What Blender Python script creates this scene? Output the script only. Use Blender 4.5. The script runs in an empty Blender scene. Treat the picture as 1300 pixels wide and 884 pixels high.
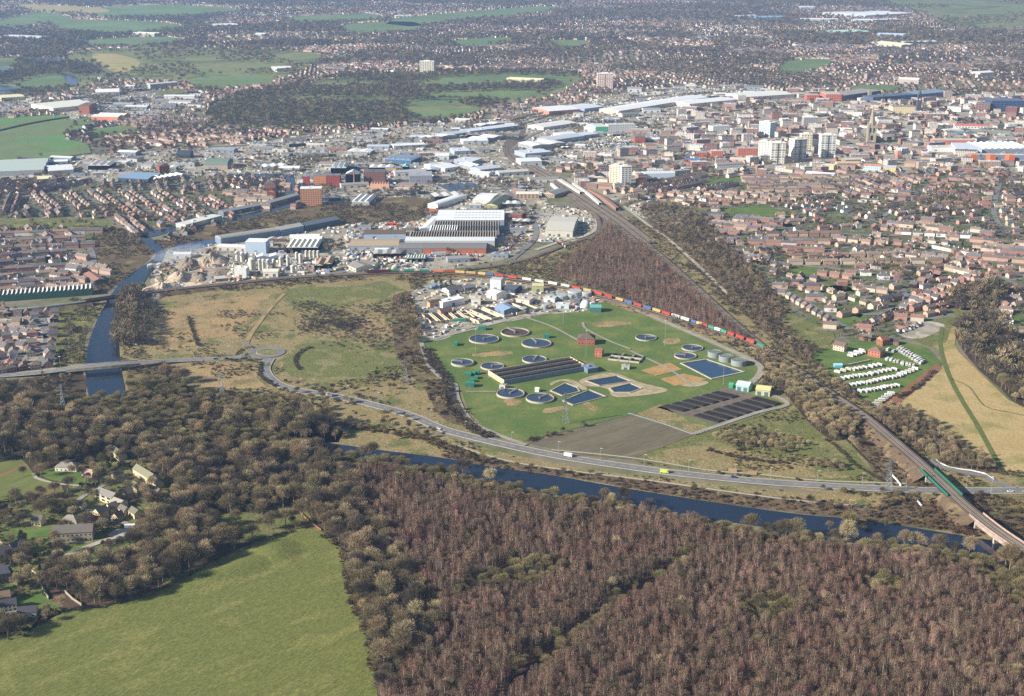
import bpy, bmesh, math, random
import numpy as np
from mathutils import Vector
from mathutils.geometry import tessellate_polygon
R = math.radians; PI = math.pi
random.seed(7); rng = np.random.default_rng(7)
sc = bpy.context.scene
COL = sc.collection
# ------------------------------------------------------------------ camera model
CH = 420.0; FPX = 1670.0; PITCH = R(17.7)
SP, CP = math.sin(PITCH), math.cos(PITCH)
def G(px, py, z=0.0):
    u = (px-650)/FPX; v = (442-py)/FPX
    dz = -SP+v*CP
    t = (z-CH)/dz
    return Vector((u*t, (CP+v*SP)*t, z))
def Pn(x, y, z=0.0):
    zz = z-CH
    f = y*CP - zz*SP
    uy = y*SP + zz*CP
    return 650+FPX*x/f, 442-FPX*uy/f
# ------------------------------------------------------------------ materials
MATS = {}
def nt(name):
    m = bpy.data.materials.new(name); m.use_nodes = True
    n = m.node_tree; b = n.nodes['Principled BSDF']
    return m, n, b
def mat(name, c, c2=None, c3=None, scale=.05, fine=None, fa=.35, rough=.9, rnd=0., hue=0., bump=0., metal=0., spec=.25, fs=None, stretch=None):
    """base colours c..c3 mixed by a broad noise, brightness broken up by a fine one; rnd = per object variation"""
    if name in MATS: return MATS[name]
    m, n, b = nt(name); L = n.links.new; N = n.nodes.new
    b.inputs['Roughness'].default_value = rough; b.inputs['Metallic'].default_value = metal
    b.inputs['Specular IOR Level'].default_value = spec
    geo = N('ShaderNodeNewGeometry'); pos = geo.outputs['Position']
    if stretch:
        mp = N('ShaderNodeMapping'); mp.inputs['Scale'].default_value = stretch[0]; mp.inputs['Rotation'].default_value[2] = stretch[1]
        mp.vector_type = 'TEXTURE'
        L(pos, mp.inputs['Vector']); pos = mp.outputs['Vector']
    out = None
    if c2:
        ns = N('ShaderNodeTexNoise'); ns.inputs['Scale'].default_value = scale; ns.inputs['Detail'].default_value = 6; ns.inputs['Roughness'].default_value = .62
        L(pos, ns.inputs['Vector'])
        cr = N('ShaderNodeValToRGB'); L(ns.outputs['Fac'], cr.inputs['Fac'])
        e = cr.color_ramp.elements; e[0].position = .38; e[0].color = (*c, 1); e[1].position = .62; e[1].color = (*c2, 1)
        if c3:
            k = cr.color_ramp.elements.new(.5); k.color = (*c3, 1)
        out = cr.outputs['Color']
    else:
        rgb = N('ShaderNodeRGB'); rgb.outputs[0].default_value = (*c, 1); out = rgb.outputs[0]
    val = None
    if fine:
        nf = N('ShaderNodeTexNoise'); nf.inputs['Scale'].default_value = fine; nf.inputs['Detail'].default_value = 5; nf.inputs['Roughness'].default_value = .7
        L(pos, nf.inputs['Vector'])
        mr = N('ShaderNodeMapRange'); mr.inputs['From Min'].default_value = .25; mr.inputs['From Max'].default_value = .75
        mr.inputs['To Min'].default_value = 1-fa; mr.inputs['To Max'].default_value = 1+fa
        L(nf.outputs['Fac'], mr.inputs['Value']); val = mr.outputs['Result']
        if bump:
            bp = N('ShaderNodeBump'); bp.inputs['Strength'].default_value = bump; bp.inputs['Distance'].default_value = 1.0
            L(nf.outputs['Fac'], bp.inputs['Height']); L(bp.outputs['Normal'], b.inputs['Normal'])
    if rnd or hue:
        oi = N('ShaderNodeObjectInfo')
        mr2 = N('ShaderNodeMapRange'); mr2.inputs['To Min'].default_value = 1-rnd; mr2.inputs['To Max'].default_value = 1+rnd
        L(oi.outputs['Random'], mr2.inputs['Value'])
        if val:
            mm = N('ShaderNodeMath'); mm.operation = 'MULTIPLY'; L(val, mm.inputs[0]); L(mr2.outputs['Result'], mm.inputs[1]); val = mm.outputs[0]
        else: val = mr2.outputs['Result']
    if val or hue:
        hs = N('ShaderNodeHueSaturation'); L(out, hs.inputs['Color'])
        if val: L(val, hs.inputs['Value'])
        if hue:
            m3 = N('ShaderNodeMath'); m3.operation = 'MULTIPLY_ADD'; m3.inputs[1].default_value = 7.31; m3.inputs[2].default_value = .13
            m4 = N('ShaderNodeMath'); m4.operation = 'FRACT'
            m5 = N('ShaderNodeMapRange'); m5.inputs['To Min'].default_value = .5-hue; m5.inputs['To Max'].default_value = .5+hue
            L(oi.outputs['Random'], m3.inputs[0]); L(m3.outputs[0], m4.inputs[0]); L(m4.outputs[0], m5.inputs['Value']); L(m5.outputs['Result'], hs.inputs['Hue'])
        out = hs.outputs['Color']
    L(out, b.inputs['Base Color'])
    MATS[name] = m
    return m
def rmat(name, cols, rough=.85, fa=.2, fine=.6, spec=.25):
    """per object random pick out of a list of colours"""
    if name in MATS: return MATS[name]
    m, n, b = nt(name); L = n.links.new; N = n.nodes.new
    b.inputs['Roughness'].default_value = rough; b.inputs['Specular IOR Level'].default_value = spec
    oi = N('ShaderNodeObjectInfo'); cr = N('ShaderNodeValToRGB'); cr.color_ramp.interpolation = 'CONSTANT'
    L(oi.outputs['Random'], cr.inputs['Fac'])
    e = cr.color_ramp.elements
    while len(e) < len(cols): e.new(.5)
    for i, c in enumerate(cols): e[i].position = i/len(cols); e[i].color = (*c, 1)
    geo = N('ShaderNodeNewGeometry'); nf = N('ShaderNodeTexNoise'); nf.inputs['Scale'].default_value = fine; nf.inputs['Detail'].default_value = 4
    L(geo.outputs['Position'], nf.inputs['Vector'])
    mr = N('ShaderNodeMapRange'); mr.inputs['From Min'].default_value = .3; mr.inputs['From Max'].default_value = .7
    mr.inputs['To Min'].default_value = 1-fa; mr.inputs['To Max'].default_value = 1+fa; L(nf.outputs['Fac'], mr.inputs['Value'])
    hs = N('ShaderNodeHueSaturation'); L(cr.outputs['Color'], hs.inputs['Color']); L(mr.outputs['Result'], hs.inputs['Value'])
    L(hs.outputs['Color'], b.inputs['Base Color'])
    MATS[name] = m
    return m
def water(name, c, rough=.12, bump=.06):
    if name in MATS: return MATS[name]
    m, n, b = nt(name); L = n.links.new; N = n.nodes.new
    b.inputs['Base Color'].default_value = (*c, 1); b.inputs['Roughness'].default_value = rough; b.inputs['Specular IOR Level'].default_value = .55
    geo = N('ShaderNodeNewGeometry'); nf = N('ShaderNodeTexNoise'); nf.inputs['Scale'].default_value = .35; nf.inputs['Detail'].default_value = 4
    L(geo.outputs['Position'], nf.inputs['Vector'])
    bp = N('ShaderNodeBump'); bp.inputs['Strength'].default_value = bump; bp.inputs['Distance'].default_value = .5
    L(nf.outputs['Fac'], bp.inputs['Height']); L(bp.outputs['Normal'], b.inputs['Normal'])
    MATS[name] = m
    return m
# ------------------------------------------------------------------ mesh builder
class MB:
    def __init__(s): s.v = []; s.f = []; s.mi = []; s.cur = 0
    def face(s, pts):
        i = len(s.v); s.v += [tuple(p) for p in pts]; s.f.append(tuple(range(i, i+len(pts)))); s.mi.append(s.cur); return s
    def box(s, x0, y0, z0, x1, y1, z1, bottom=False):
        i = len(s.v)
        s.v += [(x0,y0,z0),(x1,y0,z0),(x1,y1,z0),(x0,y1,z0),(x0,y0,z1),(x1,y0,z1),(x1,y1,z1),(x0,y1,z1)]
        fs = [(4,5,6,7),(0,1,5,4),(1,2,6,5),(2,3,7,6),(3,0,4,7)]
        if bottom: fs.append((3,2,1,0))
        for f in fs: s.f.append(tuple(i+k for k in f)); s.mi.append(s.cur)
        return s
    def cyl(s, x, y, z0, z1, r0, r1=None, n=12, cap=True):
        if r1 is None: r1 = r0
        i = len(s.v)
        for k in range(n):
            a = 2*PI*k/n; s.v.append((x+r0*math.cos(a), y+r0*math.sin(a), z0))
        for k in range(n):
            a = 2*PI*k/n; s.v.append((x+r1*math.cos(a), y+r1*math.sin(a), z1))
        for k in range(n):
            q = (k+1) % n; s.f.append((i+k, i+q, i+n+q, i+n+k)); s.mi.append(s.cur)
        if cap: s.f.append(tuple(i+n+k for k in range(n))); s.mi.append(s.cur)
        return s
    def tube(s, a, b, r0, r1=None, n=4):
        if r1 is None: r1 = r0
        a = Vector(a); b = Vector(b); d = (b-a)
        if d.length < 1e-6: return s
        d.normalize(); up = Vector((0,0,1)) if abs(d.z) < .9 else Vector((1,0,0))
        u = d.cross(up).normalized(); w = d.cross(u)
        i = len(s.v)
        for c, r in ((a, r0), (b, r1)):
            for k in range(n):
                t = 2*PI*k/n; s.v.append(tuple(c+u*(r*math.cos(t))+w*(r*math.sin(t))))
        for k in range(n):
            q = (k+1) % n; s.f.append((i+k, i+q, i+n+q, i+n+k)); s.mi.append(s.cur)
        return s
    def ring(s, x, y, z0, z1, r, t, n=36):
        i = len(s.v)
        for (rr, z) in ((r, z0), (r, z1), (r-t, z1), (r-t, z0)):
            for k in range(n):
                a = 2*PI*k/n; s.v.append((x+rr*math.cos(a), y+rr*math.sin(a), z))
        for j in range(3):
            for k in range(n):
                q = (k+1) % n; s.f.append((i+j*n+k, i+j*n+q, i+(j+1)*n+q, i+(j+1)*n+k)); s.mi.append(s.cur)
        return s
    def add(s, o, mi):
        i = len(s.v); s.v += o.v
        for f in o.f: s.f.append(tuple(i+k for k in f)); s.mi.append(mi)
        return s
    def data(s, name, mats):
        me = bpy.data.meshes.new(name); me.from_pydata(s.v, [], s.f)
        if not isinstance(mats, (list, tuple)): mats = [mats]
        for m in mats: me.materials.append(m)
        if len(mats) > 1: me.polygons.foreach_set('material_index', s.mi)
        me.update(); return me
    def build(s, name, mats, parent=None):
        o = bpy.data.objects.new(name, s.data(name, mats)); COL.objects.link(o); o.parent = parent
        return o
def tag(o, label=None, cat=None, group=None, kind=None):
    if label: o['label'] = label
    if cat: o['category'] = cat
    if group: o['group'] = group
    if kind: o['kind'] = kind
    return o
def empty(name, loc, rz=0, label=None, cat=None, group=None):
    o = bpy.data.objects.new(name, None); COL.objects.link(o); o.empty_display_size = .5
    o.location = loc; o.rotation_euler.z = rz; tag(o, label, cat, group); return o
def child(name, me, parent, loc=(0,0,0), rz=0, scl=None):
    o = bpy.data.objects.new(name, me); COL.objects.link(o); o.parent = parent; o.location = loc; o.rotation_euler.z = rz
    if scl: o.scale = scl
    return o
# ------------------------------------------------------------------ plan of the land (which ground each place has)
X0, Y0, CW, CHH = -260, -70, 1820, 1120
MASK = np.zeros((CHH, CW), np.int16); OCC = np.zeros((CHH, CW), bool)
def raster(pts, arr, val):
    p = np.array(pts, float); p[:, 0] -= X0; p[:, 1] -= Y0
    x0, x1 = max(0, int(p[:,0].min())), min(CW-1, int(p[:,0].max())+1)
    y0, y1 = max(0, int(p[:,1].min())), min(CHH-1, int(p[:,1].max())+1)
    if x1 <= x0 or y1 <= y0: return
    xs = np.arange(x0, x1+1)+.0; ys = np.arange(y0, y1+1)+.0
    XX, YY = np.meshgrid(xs, ys); ins = np.zeros(XX.shape, bool)
    n = len(p)
    for i in range(n):
        ax, ay = p[i]; bx, by = p[(i+1) % n]
        if ay == by: continue
        c = ((ay > YY) != (by > YY)) & (XX < (bx-ax)*(YY-ay)/(by-ay)+ax)
        ins ^= c
    arr[y0:y1+1, x0:x1+1][ins] = val
def cr_spline(pts, step=6., closed=False):
    P = [Vector(p) for p in pts]; n = len(P); out = []
    rngi = range(n) if closed else range(n-1)
    for i in rngi:
        if closed: a, b, c, d = P[(i-1) % n], P[i], P[(i+1) % n], P[(i+2) % n]
        else: a, b, c, d = P[max(0, i-1)], P[i], P[i+1], P[min(n-1, i+2)]
        k = max(1, int((c-b).length/step))
        for j in range(k):
            t = j/k; t2 = t*t; t3 = t2*t
            out.append(.5*((2*b)+(c-a)*t+(2*a-5*b+4*c-d)*t2+(3*b-3*c+d-a)*t3))
    if not closed: out.append(P[-1])
    return out
LAY = [0]
def land(name, pts, m, z, zone=None, smooth=True, rough=0., occ=False):
    """a sheet of ground traced on the plan; optionally remembered as a zone"""
    W = [G(x, max(y, -62)) for x, y in pts]
    if smooth:
        W = cr_spline(W, step=max(4., (W[0]-W[1]).length/6), closed=True)
    if rough:
        W = [w+Vector((random.uniform(-rough, rough), random.uniform(-rough, rough), 0)) for w in W]
    V = [Vector((w.x, w.y, z)) for w in W]
    tri = tessellate_polygon([V])
    me = bpy.data.meshes.new(name); me.from_pydata([tuple(v) for v in V], [], [tuple(t) for t in tri])
    # make every triangle face up
    bm = bmesh.new(); bm.from_mesh(me)
    for f in bm.faces:
        f.normal_update()
        if f.normal.z < 0: f.normal_flip()
    bm.to_mesh(me); bm.free()
    me.materials.append(m)
    o = bpy.data.objects.new(name, me); COL.objects.link(o); o['kind'] = 'structure'
    pp = [Pn(v.x, v.y) for v in V]
    if zone is not None: raster(pp, MASK, zone); raster(pp, OCC, False)
    if occ: raster(pp, OCC, True)
    return o
def zone(pts, zid, smooth=True):
    W = [G(x, max(y, -62)) for x, y in pts]
    if smooth: W = cr_spline(W, step=max(5., (W[0]-W[1]).length/6), closed=True)
    raster([Pn(v.x, v.y) for v in W], MASK, zid)
def path3(pts, step=6.):
    """pts: (px,py) or (px,py,z)"""
    return cr_spline([G(p[0], p[1], p[2] if len(p) > 2 else 0.) for p in pts], step)
def frames(W):
    T = []
    for i in range(len(W)):
        d = W[min(i+1, len(W)-1)]-W[max(i-1, 0)]; d.z = 0; d.normalize(); T.append(Vector((-d.y, d.x, 0)))
    return T
def ribbon(name, W, w, z, m, off=0., occ=True, kind='structure', z2=None, parent=None):
    """strip of width w along W, z above each point; z2 = thickness below (a solid strip)"""
    N = frames(W); mb = MB()
    A = [p+n*(off+w/2)+Vector((0,0,z)) for p, n in zip(W, N)]; B = [p+n*(off-w/2)+Vector((0,0,z)) for p, n in zip(W, N)]
    for i in range(len(W)-1):
        mb.face([B[i], B[i+1], A[i+1], A[i]])
        if z2:
            d = Vector((0,0,-z2)); mb.face([A[i], A[i+1], A[i+1]+d, A[i]+d]); mb.face([B[i+1], B[i], B[i]+d, B[i+1]+d])
    o = mb.build(name, m, parent)
    if kind: o['kind'] = kind
    if occ:
        for i in range(len(W)-1):
            raster([Pn(q.x, q.y, q.z) for q in (A[i], A[i+1], B[i+1], B[i])], OCC, True)
        for i in range(len(W)-1):
            raster([Pn(q.x, q.y, 0) for q in (A[i]+N[i]*1.5, A[i+1]+N[i]*1.5, B[i+1]-N[i]*1.5, B[i]-N[i]*1.5)], OCC, True)
    return o
def sample(zid, spacing, jit=.48, keep=1., bbox=None, useocc=True):
    zs = zid if isinstance(zid, (list, tuple)) else [zid]
    M = np.isin(MASK, zs)
    if bbox: b = np.zeros_like(M); b[bbox[1]-Y0:bbox[3]-Y0, bbox[0]-X0:bbox[2]-X0] = True; M = M & b
    yy, xx = np.nonzero(M)
    if not len(yy): return np.zeros((0, 2))
    y0p, y1p = yy.min()+Y0, yy.max()+Y0; x0p, x1p = xx.min()+X0, xx.max()+X0
    cs = [G(a, max(b, -62)) for a in (x0p, x1p) for b in (y0p, y1p)]
    xa, xb = min(c.x for c in cs), max(c.x for c in cs); ya, yb = min(c.y for c in cs), max(c.y for c in cs)
    gx = np.arange(xa, xb, spacing); gy = np.arange(ya, yb, spacing)
    A, B = np.meshgrid(gx, gy); A = A.ravel(); B = B.ravel()
    A = A+rng.uniform(-jit, jit, A.shape)*spacing; B = B+rng.uniform(-jit, jit, B.shape)*spacing
    px, py = Pn(A, B); ix = np.round(px-X0).astype(int); iy = np.round(py-Y0).astype(int)
    ok = (ix >= 0)&(ix < CW)&(iy >= 0)&(iy < CHH)
    A, B, ix, iy = A[ok], B[ok], ix[ok], iy[ok]
    ok = M[iy, ix]
    if useocc: ok &= ~OCC[iy, ix]
    if keep < 1: ok &= rng.random(len(ix)) < keep
    return np.stack([A[ok], B[ok]], 1)
def vnoise(x, y, s, seed=0):
    """smooth value noise 0..1"""
    r = np.random.default_rng(seed).random((64, 64))
    u = x/s; v = y/s; i = np.floor(u).astype(int); j = np.floor(v).astype(int); fu = u-i; fv = v-j
    fu = fu*fu*(3-2*fu); fv = fv*fv*(3-2*fv)
    g = lambda a, b: r[a % 64, b % 64]
    return (g(i,j)*(1-fu)+g(i+1,j)*fu)*(1-fv)+(g(i,j+1)*(1-fu)+g(i+1,j+1)*fu)*fv
# ------------------------------------------------------------------ where things are, in words
ANCH = [(110,490,'the road bridge over the river'),(140,380,'the railway bridge over the river'),(345,447,'the roundabout'),(50,640,'the village gardens'),
(340,705,'the small mound in the green field'),(200,740,'the curved edge of the green field'),(480,720,'the right edge of the green field'),(560,640,'the river bend'),
(720,640,'the middle of the lower river bank'),(940,680,'the lower river bank'),(1120,690,'the lower river bank near the railway'),(1270,700,'the brick railway viaduct'),
(700,780,'the dark ride through the birch wood'),(900,800,'the foot of the birch wood'),(1150,820,'the birch wood corner'),(300,600,'the village wood'),(440,620,'the wood by the river bend'),
(520,420,'the left fence of the sewage works'),(620,500,'the round tanks'),(800,480,'the lagoons'),(900,520,'the black sludge beds'),(860,570,'the ploughed plot'),(1000,590,'the lay-by on the main road'),
(430,420,'the rough meadow'),(240,430,'the straw field by the river'),(1120,470,'the caravan park'),(1060,380,'the cream terraces'),(1200,380,'the curving street of dark terraces'),
(1280,395,'the three hipped houses'),(1230,500,'the tan field'),(1060,300,'the red terraces'),(1200,290,'the upper estate'),(1290,250,'the right-hand suburb'),(950,290,'the wooded slope'),
(860,320,'the railway junction'),(700,330,'the pale shed in the rail loop'),(570,300,'the saw-tooth factory'),(330,340,'the cement works'),(230,340,'the gravel heaps'),(60,330,'the riverside terraces'),
(40,430,'the new riverside houses'),(60,260,'the old terraced streets'),(90,215,'the left-hand works'),(340,270,'the canal warehouses'),(400,240,'the orange and red flats'),(480,225,'the waterside blocks'),
(600,220,'the trading estate'),(690,190,'the white retail sheds'),(790,220,'the peach tower block'),(880,200,'the red offices'),(1000,190,'the white tower blocks'),(1108,170,'the cathedral spire'),
(1160,135,'the town hall clock tower'),(1250,195,'the blue-roofed shopping centre'),(770,105,'the tower block by the playing fields'),(540,90,'the lone far tower block'),(400,130,'the dark wooded hill'),
(220,120,'the stadium'),(90,140,'the far left works'),(60,175,'the green field on the left'),(250,80,'the far parkland'),(650,50,'the far suburb'),(1100,30,'the far white warehouses'),(900,60,'the far streets'),(1240,20,'the far green hills')]
ANCH_A = np.array([(a[0], a[1]*2.2) for a in ANCH])
def where(x, y, z=0):
    px, py = Pn(x, y, z)
    d = (ANCH_A[:,0]-px)**2+(ANCH_A[:,1]-py*2.2)**2; i = int(d.argmin()); ax, ay, ph = ANCH[i]
    dx, dy = px-ax, (py-ay)*2.2; r = math.hypot(dx, dy)
    if r < 14: return 'at '+ph
    if abs(dx) > abs(dy)*1.3: w = 'right of' if dx > 0 else 'left of'
    else: w = 'in front of' if dy > 0 else 'behind'
    return ('just ' if r < 38 else '')+w+' '+ph
ORD = ['first','second','third','fourth','fifth','sixth','seventh','eighth','ninth','tenth','eleventh','twelfth','thirteenth','fourteenth','fifteenth','sixteenth','seventeenth','eighteenth','nineteenth','twentieth',
 'twenty-first','twenty-second','twenty-third','twenty-fourth','twenty-fifth','twenty-sixth','twenty-seventh','twenty-eighth','twenty-ninth','thirtieth']
# ------------------------------------------------------------------ registry of repeated things
class Kind:
    """one kind of repeat: prototypes with parts; the 300 that show largest are objects, the rest one stuff object"""
    def __init__(s, name, cat, group, protos, far, label, maxn=300, partd=1e9, detail=None):
        s.name, s.cat, s.group, s.protos, s.far, s.labelf, s.maxn = name, cat, group, protos, far, label, maxn
        s.items = []; s.partd = partd; s.detail = detail
        # protos: list of dict part -> (MB, mat); far: list of dict
        s.pd = [{k: v[0].data(name+'_'+k, v[1]) for k, v in p.items()} for p in protos]
    def put(s, x, y, rz=0., scl=1., var=None, z=0., label=None, sz=None):
        s.items.append((x, y, z, rz, scl, sz if sz else scl, var if var is not None else random.randrange(len(s.protos)), label))
    def puts(s, xy, smin=.8, smax=1.2, zz=None, rz=None, var=None):
        n = len(xy)
        sc_ = rng.uniform(smin, smax, n); r_ = rng.uniform(0, 2*PI, n) if rz is None else rz
        v_ = rng.integers(0, len(s.protos), n) if var is None else (rng.choice(var, n) if isinstance(var, (list, tuple)) else var)
        h = rng.uniform(.85, 1.15, n)
        for i in range(n): s.items.append((float(xy[i,0]), float(xy[i,1]), 0. if zz is None else float(zz[i]), float(r_[i]), float(sc_[i]), float(sc_[i]*h[i]), int(v_[i]), None))
    def finish(s):
        it = s.items
        if not it: return
        A = np.array([(i[0], i[1], i[2], i[4]) for i in it])
        px, py = Pn(A[:,0], A[:,1], A[:,2]+1.5)
        dist = np.sqrt(A[:,0]**2+A[:,1]**2+(CH-A[:,2])**2)
        size = A[:,3]/dist
        lab = np.array([i[7] is not None for i in it])
        vis = (px > 1)&(px < 1299)&(py > 1)&(py < 883)
        size = np.where(vis, size, 0)
        score = np.where(lab & vis, 1e6, size)
        order = np.argsort(-score)
        first = [k for k in order[:s.maxn] if vis[k]]
        fs = set(first)
        for k in first:
            x, y, z, rz, sx, sz, var, label = it[k]
            o = empty(s.name, (x, y, z), rz, label or s.labelf(x, y, var, sz), s.cat, s.group)
            o.scale = (sx, sx, sz)
            made = {}
            for pn, me in s.pd[var].items():
                made[pn] = child(pn, me, made['roof'] if pn == 'chimney' else o)
            if s.detail and dist[k] < s.partd: s.detail(o, var)
        rest = [k for k in range(len(it)) if k not in fs]
        if rest:
            scatter(s, [it[k] for k in rest], dist[rest])
        print(s.name, len(first), len(rest))
def join(p):
    mb = MB(); ms = []
    for k, (b, m) in p.items():
        if isinstance(m, list):
            i = len(mb.v); mb.v += b.v; mb.f += [tuple(i+q for q in f) for f in b.f]; mb.mi += [len(ms)+q for q in b.mi]; ms += m
        else: mb.add(b, len(ms)); ms.append(m)
    return mb, ms
def scatter(s, items, dist):
    c = bpy.data.collections.new('source_'+s.name)
    near = s.protos; far = s.far or []
    for i, p in enumerate(near+far):
        mb, ms = join(p)
        o = bpy.data.objects.new('%s_%02d' % (s.name, i), mb.data(s.name, ms)); c.objects.link(o)
    n = len(items)
    me = bpy.data.meshes.new(s.name+'_mass'); me.vertices.add(n)
    me.vertices.foreach_set('co', np.array([(i[0], i[1], i[2]) for i in items], np.float32).ravel())
    a = me.attributes.new('idx', 'INT', 'POINT')
    idx = np.array([i[6] for i in items], np.int32)
    if far:
        fi = np.array([len(near)+(i[6] % len(far)) for i in items], np.int32); idx = np.where(dist > s.fard, fi, idx).astype(np.int32)
    a.data.foreach_set('value', idx)
    a = me.attributes.new('rot', 'FLOAT_VECTOR', 'POINT'); a.data.foreach_set('vector', np.array([(0, 0, i[3]) for i in items], np.float32).ravel())
    a = me.attributes.new('scl', 'FLOAT_VECTOR', 'POINT'); a.data.foreach_set('vector', np.array([(i[4], i[4], i[5]) for i in items], np.float32).ravel())
    o = bpy.data.objects.new(s.name+'_mass', me); COL.objects.link(o)
    tag(o, s.masslabel, s.cat, None, 'stuff')
    ng = bpy.data.node_groups.new(s.name, 'GeometryNodeTree')
    ng.interface.new_socket('Geometry', in_out='INPUT', socket_type='NodeSocketGeometry')
    ng.interface.new_socket('Geometry', in_out='OUTPUT', socket_type='NodeSocketGeometry')
    N = ng.nodes.new; L = ng.links.new
    gi = N('NodeGroupInput'); go = N('NodeGroupOutput'); ip = N('GeometryNodeInstanceOnPoints'); ci = N('GeometryNodeCollectionInfo')
    ci.inputs['Collection'].default_value = c; ci.inputs['Separate Children'].default_value = True; ci.inputs['Reset Children'].default_value = True
    def attr(nm, ty):
        q = N('GeometryNodeInputNamedAttribute'); q.data_type = ty; q.inputs['Name'].default_value = nm
        return [x for x in q.outputs if x.name == 'Attribute' and x.enabled][0]
    L(gi.outputs[0], ip.inputs['Points']); L(ci.outputs[0], ip.inputs['Instance']); ip.inputs['Pick Instance'].default_value = True
    L(attr('idx', 'INT'), ip.inputs['Instance Index']); L(attr('rot', 'FLOAT_VECTOR'), ip.inputs['Rotation']); L(attr('scl', 'FLOAT_VECTOR'), ip.inputs['Scale'])
    L(ip.outputs[0], go.inputs[0])
    md = o.modifiers.new('scatter', 'NODES'); md.node_group = ng
HAZE = 6e-5; SKY = .056; SUN = 5.; EXPO = .72
def c(r, g, b, k=1.):
    f = lambda u: ((u/255+.055)/1.055)**2.4 if u > 10 else u/255/12.92
    return (f(r)*k, f(g)*k, f(b)*k)
# ------------------------------------------------------------------ materials
M_twig = mat('twigs', c(134,116,86), c(158,138,104), c(122,110,82), scale=.03, rnd=.4, hue=.014)
M_twig_pale = mat('pale_twigs', c(160,146,108), c(180,162,124), scale=.03, rnd=.25, hue=.015)
M_twig_dark = mat('dark_twigs', c(82,74,62), c(98,88,72), scale=.03, rnd=.35)  # on far trees it also puts crown self-shadow into the colour
M_birch = mat('birch_twigs', c(134,103,87), c(154,124,105), c(122,102,83), scale=.03, rnd=.36, hue=.02)
M_willow = mat('willow_twigs', c(124,114,76), c(146,132,92), scale=.03, rnd=.28, hue=.02)
M_bark = mat('bark', c(132,118,94), fine=1.5, rnd=.2)
M_bbark = mat('birch_bark', c(206,192,172), fine=1.2, fa=.2, rnd=.15)
M_ever = mat('evergreen_leaves', c(38,56,34), c(52,72,38), scale=.3, rnd=.35, hue=.02)
M_bush = mat('bramble_stems', c(106,84,60), c(126,104,74), c(92,80,56), scale=.03, rnd=.35, hue=.02)
M_water = water('river_water', (.011,.021,.042), .12, .05); M_waterb = water('pond_water', (.05,.09,.16), .2)
M_tankwater = water('tank_water', (.035,.055,.10), .25, .1); M_lagoon = water('lagoon_water', (.02,.045,.075), .15)
M_asph = mat('asphalt', c(120,118,114), c(134,131,126), scale=.05, fine=.6, fa=.12)
M_track = mat('service_track', c(150,143,130), c(168,160,144), scale=.08, fine=.5, fa=.15)
M_path = mat('gravel_path', c(176,168,146), fine=.5, fa=.15)
M_white = mat('white_paint', c(228,226,220), fine=.4, fa=.08)
M_conc = mat('concrete', c(188,180,162), c(170,160,140), scale=.15, fine=.8, fa=.15)
M_concd = mat('weathered_concrete', c(132,124,108), c(110,102,88), scale=.2, fine=.8, fa=.2)
M_ballast = mat('ballast', c(98,84,72), c(116,100,86), scale=.05, fine=.7, fa=.2)
M_rail = mat('rail_steel', c(170,160,146), fine=.3, fa=.1, rough=.5)
M_steel = mat('galvanised_steel', c(168,172,172), rough=.5, metal=.2)
M_brown = mat('rusty_brown', c(100,58,48), fine=.5)
M_dark = mat('dark_glass', (.02,.025,.035), rough=.3, spec=.4)
M_green_p = mat('green_paint', c(44,120,92), fine=.4, fa=.1, rnd=.1)
M_teal = mat('teal_cladding', c(88,168,150), fine=.3, fa=.08)
M_hedge = mat('dark_hedge', c(48,58,32), c(64,64,38), scale=.2, fine=.8, fa=.4)
def grey(q, k=.22): m_ = .3*q[0]+.55*q[1]+.15*q[2]; return tuple(v+(m_-v)*k for v in q)
brick = lambda n, *a: rmat(n, [grey(q) for q in a], fine=.5, fa=.12)
W_red = brick('red_brick_wall', c(172,122,98), c(188,144,118), c(158,110,90), c(204,166,138))
W_buff = brick('buff_wall', c(205,178,146), c(216,192,160), c(190,160,130), c(196,150,118))
W_mix = brick('mixed_wall', c(206,182,158), c(182,134,110), c(228,222,208), c(168,118,98), c(216,196,170), c(196,156,126))
W_render = brick('render_wall', c(232,226,210), c(214,208,196), c(240,238,230), c(210,192,168))
R_brown = brick('brown_tiles', c(126,112,98), c(142,124,108), c(110,98,88), c(152,132,112))
R_red = brick('red_tiles', c(136,104,90), c(124,100,88), c(148,114,96), c(112,94,84), c(156,110,92), c(128,110,98))
R_slate = brick('slate', c(104,102,108), c(118,114,116), c(94,90,94), c(128,114,104))
R_mix = brick('mixed_tiles', c(142,108,92), c(108,104,106), c(150,116,96), c(124,106,94), c(98,94,100), c(136,122,110))
W_ind = brick('shed_cladding', c(186,186,182), c(216,214,206), c(150,156,160), c(206,196,170), c(168,124,100), c(132,142,152), c(196,188,172))
R_ind = brick('shed_roof', c(222,222,216), c(170,170,166), c(132,130,126), c(150,150,148), c(196,192,180), c(146,158,170), c(232,232,228), c(150,142,128), c(118,112,106))
W_off = brick('town_wall', c(196,156,132), c(222,210,190), c(236,230,218), c(172,122,102), c(206,196,182), c(186,168,150), c(230,214,190))
R_off = brick('town_roof', c(168,164,158), c(128,122,118), c(206,202,194), c(112,104,104), c(140,120,108), c(186,184,180))
CARS = rmat('car_paint', (c(235,235,235), c(30,32,38), c(150,154,158), c(220,222,224), c(130,24,22), c(30,52,110), c(90,94,98), c(200,202,204)), fa=.02, rough=.35, spec=.5)
W_window = mat('window_glass', (.03,.04,.055), rough=.25, spec=.5)
W_whitewin = mat('white_frame', c(224,224,220))
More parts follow.
